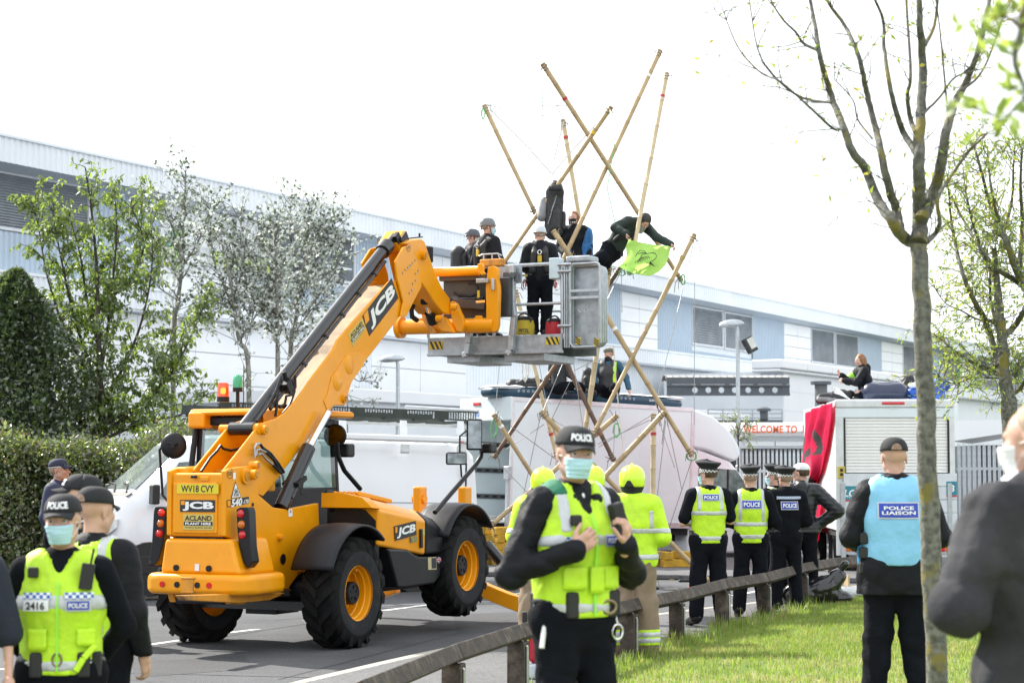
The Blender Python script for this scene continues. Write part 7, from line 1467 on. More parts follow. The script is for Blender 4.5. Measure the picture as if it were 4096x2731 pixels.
# shutter lorry roof clutter
zr = RH + .02
p = at('D3',1255,695,38.2); p[2] = zr
M_inf = pm('navy inflatable',(.012,.02,.055),.3,var=.08,coat=.3); M_infl = pm('inflatable purple top',(.05,.04,.13),.5)
t = thing('air_bed','dark navy inflated air bed on the roof of the shutter lorry','air bed',p); w2 = at('D3',1510,600,38.2)[0] - at('D3',1005,600,38.2)[0]
soft('air_bed_tube',M_inf,t,[P_((-w2 / 2 + .17,0,.17),(w2 / 2 - .17,0,.17),.175,.17,.05),P_((-w2 / 2 + .17,.9,.17),(w2 / 2 - .17,.9,.17),.175,.17,.05),P_((-w2 / 2 + .17,0,.17),(-w2 / 2 + .17,.9,.17),.17,.17,.1),P_((w2 / 2 - .17,0,.17),(w2 / 2 - .17,.9,.17),.17,.17,.1),P_((-w2 / 2 + .3,.45,.17),(w2 / 2 - .3,.45,.17),.3,.3,.1,(0,0,1),2.2)],h=.03)
soft('air_bed_top',M_infl,t,[P_((-w2 / 2 + .22,.05,.26),(w2 / 2 - .22,.05,.27),.1,.1,.03),P_((-w2 / 2 + .25,.8,.26),(w2 / 2 - .25,.8,.26),.1,.1,.03),P_((-w2 / 2 + .3,.4,.2),(w2 / 2 - .3,.4,.2),.3,.3,.1,(0,0,1),2)],h=.03,off=.0)
M_tarp = pm('blue tarpaulin',(.01,.09,.46),.3,var=.15,bump=.5,bscale=9)
p = at('D3',1740,680,38.3); p[2] = zr; xs_ = at('D3',1980,680,38.3)[0] - p[0]; xl_ = at('D3',1480,680,38.3)[0] - p[0]
lump('tarpaulin','crumpled bright blue tarpaulin heaped on the shutter lorry roof','tarpaulin',p,[P_((xl_ + .15,0,.14),(0,0,.2),.12,.2,.1),P_((0,0,.2),(xs_ - .25,.1,.22),.22,.2,.1),P_((xs_ - .3,0,.08),(xs_ - .06,0,.05),.1,.06,.08),P_((xl_ + .1,-.3,.03),(xs_ - .1,-.2,.03),.05,.05,.1),P_((.2,.3,.3),(.35,.3,.34),.16,.14,.1)],M_tarp,(.03,14.,3),extra=(('hanging_corner',[P_((xl_ + .12,-1.28,.02),(xl_ + .42,-1.30,.02),.02,.02,.03),P_((xl_ + .25,-1.33,-.02),(xl_ + .36,-1.34,-.30),.085,.015,.03,(0,1,0),3)],M_tarp),('white_patch',[P_((xl_ + .1,-.1,.3),(xl_ + .25,-.05,.33),.05,.06,.05)],pm('white polythene',(.7,.74,.8),.4))))
p = at('D3',1475,545,38.9); lump('black_rucksack','black rucksack behind the air bed on the shutter lorry roof','rucksack',(p[0],p[1],zr),[P_((-.12,0,.2),(.12,0,.28),.17,.16,.08),P_((.05,0,.42),(.1,0,.45),.12,.1,.05)],M_pack,(.02,24.,2),extra=(('pocket',[P_((-.02,-.15,.24),(.08,-.15,.3),.06,.06,.02)],M_pack),))
p = at('D3',670,735,38.6); lump('dark_bundle','dark clothes bundle at the banner edge of the lorry roof','bundle',(p[0],p[1],zr),[P_((-.25,0,.06),(.3,0,.1),.1,.13,.08),P_((.1,.1,.16),(.2,.1,.16),.1,.1,.05)],M_pack,(.025,20.,2),extra=(('grey_fold',[P_((-.3,-.08,.05),(.0,-.08,.04),.05,.05,.05)],M_packg),))
p = at('D3',790,700,38.4); t = thing('paper_sheet','curled white paper sheet standing on the lorry roof','paper',(p[0],p[1],zr)); q = MB(); q.grid(lambda u,v: (-.2 + .35 * u ** .6,-.05 * v,.02 + .26 * (1 - u) ** 1.6 * (.5 + .5 * v) + .01),8,4); o = q.build('sheet',M_wht,t,smooth=True,fix=False); sm = o.modifiers.new('thick','SOLIDIFY'); sm.thickness = .003
# red banner over the lorry's side
M_ban = leafmat('red banner cloth',(.75,.015,.10),(.75,.02,.13),gloss=.05,var=.08); M_banb = pm('black banner shape',(.02,.016,.016),.55,var=.3)
ban = thing('banner','long red cloth banner with black shapes tied over the lorry side','banner',fr=RT)
def col(side,v):
    if side == 0: pts = [(1478,850),(1480,1000),(1462,1150),(1450,1330),(1500,1470),(1555,1525)]
    else: pts = [(1742,745),(1735,900),(1705,1100),(1690,1200),(1640,1400),(1585,1525)]
    t = v * (len(pts) - 1); i = min(int(t),len(pts) - 2); f_ = t - i; return (pts[i][0] * (1 - f_) + pts[i + 1][0] * f_,pts[i][1] * (1 - f_) + pts[i + 1][1] * f_)
nu,nv = 40,36; V = []
for i in range(nu + 1):
    for j in range(nv + 1):
        u,v = i / nu,j / nv; a,c = col(0,v),col(1,v); px,py = a[0] + (c[0] - a[0]) * u,a[1] + (c[1] - a[1]) * u
        yy = .06 + .07 * (1 - abs(2 * u - 1)) + (.04 + .07 * v) * math.sin(u * 19 + 2.2 * math.sin(v * 5) + 3 * v) * min(1,4 * u,4 * (1 - u)); V.append(RT.on('C7',px,py,1,.10) + np.array((0,yy - .1,0)))
def isblack(u,v): return (abs(u - .62 + .1 * math.sin(v * 9)) < .045 and .28 < v < .6) or (abs(u - .42 - .15 * math.sin(v * 7)) < .06 and .45 < v < .72) or (abs(u - .55) < .22 * (v - .72) / .2 and v > .74) or (u < .08 and .3 < v < .5)
q = MB()
q.v = [tuple(p) for p in V]
for i in range(nu):
    for j in range(nv): q.f.append((i * (nv + 1) + j,(i + 1) * (nv + 1) + j,(i + 1) * (nv + 1) + j + 1,i * (nv + 1) + j + 1)); q.m.append(1 if isblack((i + .5) / nu,(j + .5) / nv) else 0)
# flap lying on the roof
o = q.build('banner_cloth',[M_ban,M_banb],ban,smooth=True,fix=False); sm = o.modifiers.new('thick','SOLIDIFY'); sm.thickness = .004
def tailp(u,v):
    lx = [1040,995,985,1005,1020,1042]; rx = [1052,1085,1097,1096,1090,1050]; yy = [395,480,570,690,790,852]; t = v * 5; x0_ = np.interp(t,range(6),lx); x1_ = np.interp(t,range(6),rx); y = np.interp(t,range(6),yy)
    return RT.on('B3',x0_ + (x1_ - x0_) * u,y,1,.12) + np.array((0,.05 * math.sin(u * 11 + v * 3) * min(1,5 * v),0))
q = MB(); q.grid(tailp,16,24); o = q.build('banner_tail',M_ban,ban,smooth=True,fix=False); sm = o.modifiers.new('thick','SOLIDIFY'); sm.thickness = .004
p = RT.on('C7',1570,1530,1,.12); soft('banner_knot',M_banb,ban,[P_(p + (0,0,-.05),p + (0,0,.05),.06,.06,.02)],h=.02,noise=(.01,40.,2))
# lime flag with a flying bird
M_flag = leafmat('lime flag cloth',(.46,.82,.14),(.66,1.0,.28),gloss=.03,var=.04)
flag = thing('flag','lime green flag with a black line drawing of a bird, held out on the tower','flag',at('D2',1200,800,33.2)); fO = at('D2',1200,800,33.2)
def fl_(u,v,lift=0.):
    L = [(925,552),(882,650),(897,770),(852,868),(785,930)]; Rr = [(1512,648),(1482,780),(1442,900),(1340,1005),(1215,1058)]; t = v * 4; i = min(int(t),3); f_ = t - i
    a = np.array(L[i]) * (1 - f_) + np.array(L[i + 1]) * f_; c = np.array(Rr[i]) * (1 - f_) + np.array(Rr[i + 1]) * f_; p = a + (c - a) * u; sag = 25 * math.sin(math.pi * u) * (1 - v) ; py = p[1] + sag * .6 + (30 * math.sin(math.pi * u) if v > .9 else 0)
    return at('D2',p[0],py,33.2 + .07 * math.sin(u * 7 + v * 2.2) + .03 * math.sin(v * 9) - lift) - fO
q = MB(); q.grid(lambda u,v: fl_(u,v),30,20); o = q.build('flag_cloth',M_flag,flag,smooth=True,fix=False)
def fpx(pts): return [at('D2',x,y,33.08) - fO for x,y in pts]
for pts in ([(1110,760),(1180,750),(1240,738),(1290,745),(1312,770),(1305,810),(1270,840),(1225,860),(1210,890)],[(1110,760),(1090,800),(1060,840),(1010,870)],[(1175,750),(1140,710),(1080,705),(1040,740),(1018,790)],[(1210,890),(1240,900),(1285,920)],[(1240,738),(1262,735),(1300,748)]) + tuple([[(1170 - 14 * i,745 - 3 * i),(1150 - 26 * i,728 + 6 * i)] for i in range(5)]) + tuple([[(1190 - 16 * i,775 + 4 * i),(1215 - 34 * i,815 + 12 * i)] for i in range(6)]) + tuple([[(1225,865),(1205 + 16 * i,900 + 3 * i),(1190 + 22 * i,880 + 10 * i)] for i in range(5)]):
    q = MB(); q.tube(fpx(pts),.006,5); q.build('bird_line',M_dk,flag)
# ================================================================== LITTER ON THE ROAD SIDE
M_bin = pm('black polythene',(.008,.009,.011),.18,var=.1,bump=.6,bscale=10,coat=.3)
p = gz('C8',490,1370,PZ); lump('bin_bag','shiny black bin bag slumped against the timber rail fence','bin bag',(p[0],p[1] + .25,PZ),[P_((-.25,0,.16),(.1,0,.2),.2,.2,.1),P_((.1,0,.25),(.33,0,.42),.16,.1,.1),P_((.3,.05,.1),(.4,0,.1),.12,.12,.1)],M_bin,(.03,15.,3),extra=(('tied_neck',[P_((.36,0,.5),(.42,0,.58),.04,.05,.02)],M_bin),))
p = gz('C8',760,1300,PZ); t = thing('carpet_roll','rolled carpet with a pale core lying behind the rail fence','carpet roll',(p[0],p[1] + .3,PZ + .1)); t.rotation_euler = (0,0,R(18))
q = MB(); q.lathe([(.055,0),(.1,0),(.1,1.3),(.055,1.3),(.055,0)],(0,0,0),(1,0,0),22); q.build('roll',pm('carpet brown',(.40,.30,.20),.9,var=.25),t,smooth=True); q = MB(); q.lathe([(.1,.0),(.102,.6),(.1,1.2)],(0,0,0),(1,0,0),22); q.build('wrapping',pm('clear wrap',(.55,.57,.6),.25,var=.15),t,fix=False)
p = gz('C8',650,1280,PZ); t = thing('blanket','folded striped red and cream blanket on the ground behind the rail','blanket',(p[0] + .2,p[1] + .55,PZ)); 
for i in range(6): q = MB(); q.bx((-.5,-.25 + i * .085,.0),(.65,-.255 + (i + 1) * .085,.1 + .02 * (i % 2))); q.build('stripe',pm('blanket red',(.38,.14,.12),.9) if i % 2 else pm('blanket cream',(.5,.46,.4),.9),t,bevel=.02)
p = gz('C8',930,1265,PZ); t = thing('wooden_frame','small wooden frame box lying beside the carpet roll','box',(p[0],p[1] + .15,PZ)); t.rotation_euler = (0,0,R(20)); M_ply = pm('bare timber',(.42,.33,.19),.8,var=.2)
for a,d in (((-.13,0,.17),(.025,.14,.34)),((.13,0,.17),(.025,.14,.34)),((0,0,.1),(.24,.13,.16))): q = MB(); q.box(a,d); q.build('board',M_ply,t,bevel=.004)
p = gz('C8',480,870,.1); t = thing('bottle','clear plastic bottle standing by the lorry wheel','bottle',(p[0],p[1],.1 if p[1] > 36 else 0)); q = MB(); q.lathe([(0,0),(.05,0),(.055,.02),(.055,.2),(.045,.26),(.02,.32),(.02,.35),(0,.35)],(0,0,0),(0,0,1),16); q.build('bottle_body',pm('bottle plastic',(.45,.47,.40),.15,var=.2),t,smooth=True); q = MB(); q.cyl((0,0,.345),(0,0,.38),.024,n=12); q.build('bottle_cap',M_blk,t); q = MB(); q.cyl((0,0,.12),(0,0,.2),.057,n=16); q.build('bottle_label',M_wht,t)
for (k,x,y,w_,h_,m_,nm,lab) in (('B5',1275,1322,.22,.05,M_rub,'pipe_offcut','short grey pipe offcut lying on the road past the firefighters'),('B5',1312,1365,.1,.06,M_rtape,'red_rag','small red rag dropped on the road past the firefighters'),('B5',1190,1368,.2,.03,M_conc,'rubble_piece','flat pale piece of rubble on the road'),('B5',1200,1310,.12,.02,M_crib,'wood_chip','thin orange wood chip on the road'),('B5',1100,1365,.09,.05,M_rub,'dark_block','small dark block on the road near the firefighters')):
    p = gz(k,x,y,0); t = thing(nm,lab,'debris',(p[0],p[1],0)); soft(nm + '_piece',m_,t,[P_((-w_ / 2,0,h_ * .5),(w_ / 2,.03,h_ * .5),h_ * .55,h_ * .5,.02)],h=.012,noise=(.004,60.,2))
p = gz('B5',1120,1180,.1); lump('cable_tangle','black tangle of straps and cable beside the yellow blocks','cable',p,[P_((-.45,0,.02),(.1,.05,.03),.03,.04,.02),P_((.1,0,.05),(.35,.05,.03),.07,.04,.03),P_((.0,0,.1),(.18,0,.12),.04,.03,.03)],M_pack,(.015,40.,2))
# red and white kit bag by the rail
p = gz('A6',300,1565,PZ); t = thing('kit_bag','red kit bag with a white base standing at the rail by the firefighter','bag',(p[0] + .02,p[1] + .35,PZ)); q = MB(); q.bx((-.13,-.08,.14),(.13,.08,.62)); q.build('bag_body',pm('kit red',(.42,.012,.03),.6,bump=.3,bscale=14),t,bevel=.05,bseg=3); q = MB(); q.bx((-.135,-.085,.0),(.135,.085,.14)); q.build('bag_base',pm('kit silver',(.55,.6,.66),.4,bump=.3,bscale=14),t,bevel=.03); q = MB(); q.bx((-.19,-.05,.0),(-.145,.05,.6)); q.build('bag_strap',M_rub,t,bevel=.01)
# ================================================================== THE PEOPLE
def gp(xv,D): return (xv - 1176) / 4573 * D
M_puff = pm('puffer jacket',(.010,.012,.018),.35,var=.2); M_liai = pm('pale blue tabard',(.22,.52,.78),.5,var=.05,bump=.7,bscale=9); M_greyj = pm('grey wool jacket',(.045,.045,.05),.85,var=.4,scale=4,spec=.2,dirt=(.02,.022,.03),dscale=2.2,bump=.9,bscale=9); M_glove = pm('blue nitrile glove',(.03,.30,.45),.4)
def fence_cop(label,xv,D,H,z,**kw): return Person(label,(gp(xv,D),D,z),H=H,**kw)
def std_vest(p,sgn_patch=-1,text='POLICE',low=(.02,.075),mid=None,vert=(.075,.13),patch=(-.10,.10,.37,.44),mat=None,hem=-.02):
    p.vest(mat,hem=hem,vneck=True); p.band(*low)
    if mid: p.band(*mid)
    if vert:
        for a,b in (vert,(-vert[1],-vert[0])): p.band((mid or low)[1] + .0,.62,lat=(a,b))
    if patch: p.police_patch(*patch,sgn_patch,text)
# --- officer filling the foreground: hands gripping the vest
GZC = .345
p1 = Person('police officer in black cap and blue face mask gripping his hi-vis vest with both hands',(gp(1318,9.4),9.4,GZC),33,1.85,dict(elL=(-.335,.02,1.14),wrL=(-.13,-.195,1.25),elR=(.28,-.06,1.13),wrR=(.12,-.235,1.27),shL=(-.183,.01,1.45),shR=(.183,.01,1.45)),head=(-17,2,3),h=.012,build=1.02,hdir=dict(L=dict(d=(.55,-.3,.5),n=(.3,.8,0),t=(0,0,1),c=1.25),R=dict(d=(-.1,-.25,.75),n=(-.5,.7,0),t=(-1,0,.3),c=1.25)),seed=1)
p1.trousers(noise=(.013,26.)); p1.boots(); p1.jacket(M_blkj,.018,-.04,m=1.03,noise=(.012,36.)); p1.belt()
p1.vest(M_hiv,.042,-.03,noise=(.009,28.)); p1.band(-.01,.04); p1.band(.29,.345,M_refl); p1.band(.35,.60,lat=(-.15,-.095)); p1.band(.35,.60,lat=(.10,.15)); p1.band(.52,.62,pm('green epaulette',(.01,.14,.07),.7),'epaulette',lat=(-.18,-.09),extra=.009)
p1.patch(-.15,-.02,.295,.335,1,M_dice,'diced_patch',.012); p1.police_patch(.06,.15,.295,.335,1); p1.print('425',-.11,-.05,.30,.33,1,M_plate,lift=.018)
for (x0,x1,y0,y1) in ((-.15,-.05,.10,.20),(.05,.15,.10,.20),(-.03,.045,.08,.2)):
    q = p1.patch(x0,x1,y0,y1,1,M_hiv,'pocket',.016); sm = q.modifiers.new('thick','SOLIDIFY'); sm.thickness = .014; sm.offset = 0
zp = p1.patch(-.006,.006,-.02,.44,1,M_hiv2,'zip',.012,nx=2,ny=18)
c = p1.J['pel'] + np.array((.0,-.0,.0)); q = MB(); rd = p1.drape([(.155,.42)],p1.vestV,1,.03)[0]; q.box(rd,(.07,.05,.16),Matrix.Rotation(R(-15),3,'Y')); q.build('radio',M_rub,p1.root,bevel=.012)
rd = p1.drape([(-.10,.42)],p1.vestV,1,.02)[0]; q = MB(); q.box(rd,(.055,.03,.05)); q.build('body_camera',M_rub,p1.root,bevel=.008)
for l,f in ((-.06,.14),(.09,.15)):
    cc = p1.J['pel'] + np.array((l,-f,.02)); q = MB(); q.tube([cc + np.array((.042 * math.cos(t),0,.03 * math.sin(t))) for t in np.linspace(0,6.28,16)],.008,6); q.build('handcuff',pm('brass ring',(.25,.2,.12),.35,.8),p1.root)
cc = p1.J['pel'] + np.array((.17,-.11,-.1)); q = MB(); q.tube([cc + np.array((.03 * math.cos(t),0,.035 * math.sin(t))) for t in np.linspace(0,6.28,16)],.005,6); q.tube([cc + (0,0,.035),cc + (-.02,.01,.12)],.006,6); q.build('key_ring',M_chr,p1.root)
cc = p1.J['pel'] + np.array((-.2,-.05,-.05)); q = MB(); q.tube([cc,cc + np.array((-.03,-.02,-.11))],.012,8); q.build('torch',M_wht,p1.root,smooth=True)
p1.ballcap(text='POLICE'); p1.mask(); p1.eyes(); p1.garment('undershirt',M_wht,[P_(p1.J['nek'] + p1.fwd * .05 + p1.axis * .01,p1.J['nek'] + p1.fwd * .075 - p1.axis * .02,.034,.03,.02)],.0,(),None); p1.garment('coat_collar',M_blkj,[P_(p1.J['nek'] - p1.lat * .07 - p1.fwd * .02,p1.J['nek'] - p1.lat * .07 + p1.fwd * .085 - p1.axis * .03,.026,.026,.02),P_(p1.J['nek'] + p1.lat * .07 - p1.fwd * .02,p1.J['nek'] + p1.lat * .07 + p1.fwd * .085 - p1.axis * .03,.026,.026,.02)],.012,(),(.006,40.)); p1.hair(M_buzz,.004)
# --- officers at the left
D = 9.5; p2 = Person('police officer numbered 2416 in hi-vis vest and blue face mask, arms behind back',(gp(148,D),D,.10),6,1.775,dict(elL=(-.29,.09,1.17),wrL=(-.16,.2,1.0),elR=(.29,.09,1.17),wrR=(.16,.2,1.0),shL=(-.185,.01,1.44),shR=(.185,.01,1.44)),head=(-8,1,-2),h=.012,build=1.0,seed=2,hands=True)
p2.trousers(); p2.boots(); p2.jacket(M_navy,.012,.0,m=1.0,collar=False,noise=(.004,30.)); p2.belt()
p2.vest(M_hiv,.036,-.02,noise=(.008,28.)); p2.band(.0,.05); p2.band(.285,.36); p2.patch(-.165,-.03,.34,.372,1,M_dice,'diced_patch',.012); p2.patch(.03,.165,.34,.372,1,M_dice,'diced_patch',.012); o = p2.patch(-.165,-.04,.285,.338,1,M_wht,'number_patch',.012); p2.print('2416',-.15,-.06,.292,.328,1,M_dk,lift=.016); p2.police_patch(.045,.145,.29,.33,1)
for (x0,x1,y0,y1) in ((-.14,-.05,.10,.20),(.09,.17,.12,.2)):
    q = p2.patch(x0,x1,y0,y1,1,M_hiv,'pocket',.016); sm = q.modifiers.new('thick','SOLIDIFY'); sm.thickness = .016; sm.offset = 0
rd = p2.drape([(.13,.44)],p2.vestV,1,.03)[0]; q = MB(); q.box(rd,(.06,.04,.12),Matrix.Rotation(R(8),3,'Y')); q.cyl(rd + (.015,0,.05),rd + (.03,0,.13),.006,n=6); q.build('radio',M_rub,p2.root,bevel=.01)
rd = p2.drape([(-.12,.46)],p2.vestV,1,.015)[0]; q = MB(); q.box(rd,(.05,.025,.05)); q.build('body_camera',M_rub,p2.root,bevel=.008)
b_ = [p2.drape([(x,y)],p2.vestV,1,.02)[0] for x,y in ((.17,.12),(.12,.06),(.085,.0))]; q = MB(); [q.bar(a,c_,.03,.02,up=(0,-1,0)) for a,c_ in zip(b_[:-1],b_[1:])]; q.build('vest_strap',M_hiv,p2.root,bevel=.006)
p2.patch(-.005,.005,.0,.42,1,M_hiv2,'zip',.010,nx=2,ny=16); q = MB(); cc = p2.J['pel'] + np.array((0,-.15,.06)); q.tube([cc + np.array((.022 * math.cos(t),0,.03 * math.sin(t))) for t in np.linspace(0,6.28,13)],.005,6); q.build('buckle',pm('brass ring',(.25,.2,.12),.35,.8),p2.root)
p2.ballcap(text='POLICE'); p2.mask(); p2.eyes(); p2.hair(M_buzz,.004)
D = 10.6; p3 = Person('police officer with black cap seen from behind, beside the officer numbered 2416',(gp(222,D),D,.10),162,1.80,dict(),head=(-15,4,0),h=.015,seed=3); p3.trousers(); p3.boots(); p3.jacket(M_blkj,.020,-.05,m=1.02); std_vest(p3,-1,patch=None); p3.band(.40,.46,M_dice,'diced_band'); p3.ballcap(back_gap=True); p3.belt()
D = 11.6; p4 = Person('police officer in black POLICE cap turned to the hedge, behind two colleagues',(gp(190,D),D,.10),-75,1.865,dict(),head=(-8,-4,0),h=.016,seed=4); p4.trousers(); p4.boots(); p4.jacket(M_blkj,.028,-.05,m=1.12); std_vest(p4,-1,patch=None); p4.ballcap(text='POLICE'); p4.hair(M_buzz,.004); p4.mask()
D = 9.2; p5_ = Person('police officer in navy short sleeves with one bare forearm, cut by the picture edge',(gp(-112,D),D,.08),20,1.80,dict(elR=(.275,.02,1.15),wrR=(.27,-.10,.92)),head=(20,0,0),h=.016,seed=5); p5_.trousers(); p5_.boots(); p5_.shirt(pm('navy shirt',(.012,.016,.035),.8,var=.2,bump=.2,bscale=60),.02,.95); p5_.vest(M_hiv); p5_.band(.02,.07); p5_.ballcap(); p5_.hair(M_buzz,.004)
D = 23.5; p6_ = Person('police officer in navy jacket and diced cap looking along the hedge',(gp(137,D),D,.22),82,1.90,dict(),head=(0,-4,0),h=.018,seed=6,skin=M_skin2); M_nvj = pm('navy jacket',(.012,.018,.055),.7,var=.2); p6_.trousers(); p6_.boots(); p6_.jacket(M_nvj,.026,-.05,m=1.1); cc = p6_.ballcap(pm('navy cap',(.014,.018,.045),.8)); q = MB(); q.grid(lambda u,v: ((.089) * math.cos(2 * math.pi * u),.012 + .112 * math.sin(2 * math.pi * u),.032 + .026 * v),30,2); p6_._hg(q,'diced_band',M_bwdice,cc); p6_.hair(M_buzz,.004)
# --- line of officers at the rail
GR = 'police officers watching from the rail'
pa = fence_cop('police officer in flat cap, short sleeves and blue glove, arms folded, at the rail',1625,24.2,1.95,PZ,yaw=188,head=(38,2,0),h=.015,seed=7,pose=dict(elL=(-.27,-.02,1.15),wrL=(-.02,-.22,1.17),elR=(.29,-.02,1.13),wrR=(.14,-.20,1.12),anL=(-.15,.02,.09),anR=(.15,.02,.09),toL=(-.2,-.12,.035),toR=(.2,-.12,.035)))
pa.trousers(noise=(.008,26.)); pa.boots(); pa.shirt(M_navy,.016,.8,-.03); std_vest(pa,-1,vert=(.10,.15),patch=(-.09,.09,.43,.49),low=(-.02,.035),mid=(.26,.31),hem=-.05); pa.peaked(); pa.hair(M_hair,.006); pa.mask(); pa.belt()
w_ = pa.J['wrR']; soft('glove',M_glove,pa.root,pa.hand('R'),h=.008,off=.004)
for sx in (-1,1): q = MB(); c_ = pa.J['sh' + ('L' if sx < 0 else 'R')] + np.array((-.04 * sx,0,.075)); q.box(c_,(.13,.055,.012)); q.build('epaulette',M_cap,pa.root,bevel=.005)
pb_ = fence_cop('broad police officer in long sleeves with a wide POLICE hi-vis vest, hands in front',1722,25.6,1.90,PZ,yaw=180,head=(-4,2,0),h=.015,seed=8,build=1.06,pose=dict(elL=(-.31,.0,1.15),wrL=(-.1,-.2,1.08),elR=(.31,.0,1.15),wrR=(.1,-.2,1.08),anL=(-.15,.02,.09),anR=(.15,.02,.09),shL=(-.2,.01,1.44),shR=(.2,.01,1.44)))
pb_.trousers(noise=(.008,26.)); pb_.boots(); pb_.jacket(M_navy,.016,-.06,m=1.15); std_vest(pb_,-1,vert=(.11,.16),patch=(-.115,.115,.35,.44),low=(-.02,.035),mid=(.13,.185),hem=-.07); pb_.peaked(); pb_.hair(M_buzz,.004); pb_.belt()
for sx in (-1,1): q = MB(); c_ = pb_.J['sh' + ('L' if sx < 0 else 'R')] + np.array((-.04 * sx,0,.075)); q.box(c_,(.13,.055,.012)); q.build('epaulette',M_cap,pb_.root,bevel=.005)
pc_ = fence_cop('police officer in all black blouson lettered POLICE with blue diced yoke',1802,26.6,1.885,PZ,yaw=192,head=(14,3,0),h=.015,seed=9,pose=dict(elL=(-.28,.0,1.15),wrL=(-.12,-.2,1.08),elR=(.29,.0,1.15),wrR=(.12,-.2,1.08),anL=(-.14,.02,.09),anR=(.15,.02,.09)))
pc_.trousers(noise=(.008,26.)); pc_.boots(); oj = pc_.jacket(M_navy,.034,-.04,m=1.12,noise=(.008,26.)); Vj = pc_.last if False else np.array([v.co[:] for v in oj.data.vertices]); pc_.police_patch(-.115,.10,.33,.42,-1,V=Vj,par=oj); pc_.patch(-.16,.16,.455,.49,-1,M_dice,'diced_yoke',.010,V=Vj,par=oj,nx=14); pc_.peaked(); pc_.hair(M_buzz,.004); pc_.mask(M_cap); pc_.belt()
pd_ = fence_cop('police officer mostly hidden behind the black blouson colleague, lime vest showing',1779,27.6,1.91,PZ,yaw=215,head=(25,0,0),h=.017,seed=10,pose=dict(elL=(-.27,.0,1.15),wrL=(-.12,-.2,1.08),elR=(.27,.0,1.15),wrR=(.12,-.2,1.08))); pd_.trousers(); pd_.boots(); pd_.jacket(M_navy,.018,-.05); std_vest(pd_,-1,patch=None); pd_.peaked(); pd_.mask(); pd_.hair(M_buzz,.004)
pe_ = fence_cop('man in white cap and black puffer jacket with his hand on his hip',1838,27.9,1.96,PZ,yaw=176,head=(55,0,0),h=.016,seed=11,pose=dict(elL=(-.46,.06,1.20),wrL=(-.21,.0,1.02),elR=(.29,.0,1.15),wrR=(.12,-.2,1.08)))
pe_.trousers(); pe_.boots()
V,Q = sdf_mesh(pe_.torso() + pe_.arms('LR',1.15) + [pe_.legs(1.0)[0]],h=.014,off=.034,clips=[pe_.plane(-.05)],extra=lambda Fd,X,Y,Z: Fd - .007 * np.abs(np.sin(Z * 48))); oj = np_mesh('jacket',V,Q,M_puff,pe_.root); pe_.garment('hood',M_puff,[P_(pe_.J['nek'] + (0,.08,.0),pe_.J['nek'] + (0,.10,-.10),.09,.07,.04)],.01); pe_.ballcap(pm('white cap',(.72,.73,.76),.7)); pe_.hair(M_hair,.006)
# --- liaison officer on the lawn
D = 13.7; pl_ = Person('police liaison officer in pale blue tabard and black cap, back turned on the lawn',(gp(2052,D),D,gzf(gp(2052,D),D)),178,1.90,dict(elL=(-.29,.02,1.17),wrL=(-.16,-.18,1.08),elR=(.29,.02,1.17),wrR=(.16,-.18,1.08),anL=(-.16,.02,.09),anR=(.16,.02,.09),toL=(-.19,-.12,.035),toR=(.19,-.12,.035)),head=(0,3,0),h=.014,build=1.03,seed=12)
pl_.trousers(noise=(.014,24.)); pl_.boots(); pl_.jacket(M_blkj,.028,-.17,m=1.0,noise=(.012,28.)); pl_.vest(M_liai,.054,.02,.20,vneck=False,noise=(.010,22.)); pl_.police_patch(-.125,.125,.33,.42,-1,'POLICE\nLIAISON'); pl_.ballcap(back_gap=True); pl_.garment('high_collar',M_blkj,[P_(pl_.J['nek'] - pl_.axis * .02,pl_.J['nek'] + pl_.axis * .05,.078,.082,.02)],.012,[(pl_.J['nek'] + pl_.axis * .075,pl_.axis)],(.006,40.))
q = MB(); c_ = pl_.J['pel'] + np.array((.24,.0,.12)); q.box(c_,(.04,.09,.5),Matrix.Rotation(R(4),3,'Y')); q.build('blue_baton',pm('bright blue',(.02,.22,.48),.5),pl_.root,bevel=.012)
for dz in (.0,.1,.2): q = MB(); q.box(pl_.J['pel'] + np.array((.22,.05,dz)),(.07,.08,.08)); q.build('pouch',M_rub,pl_.root,bevel=.015)
# --- man in grey jacket close to the camera
D = 6.4; pg = Person('grey jacketed man close by with white mask straps, back half turned',(gp(2385,D),D,.36),205,1.86,dict(elL=(-.28,.0,1.16),wrL=(-.10,-.22,1.15),elR=(.33,.02,1.17),wrR=(.12,-.22,1.15)),head=(25,4,0),h=.014,build=1.12,seed=13); pg.trousers(pm('dark jeans',(.02,.022,.03),.8)); pg.boots(); pg.jacket(M_greyj,.034,-.12,m=1.15,noise=(.016,26.)); pg.mask(M_wht); pg.hair(pm('grey fair hair',(.35,.26,.18),.7,var=.3,scale=40),.006); pg.garment('white_collar',M_wht,[P_(pg.J['nek'] + (-.06,-.05,.02),pg.J['nek'] + (-.09,-.15,-.22),.035,.03,.02),P_(pg.J['nek'] + (.06,-.05,.02),pg.J['nek'] + (.09,-.15,-.22),.035,.03,.02)],.03,(),None)
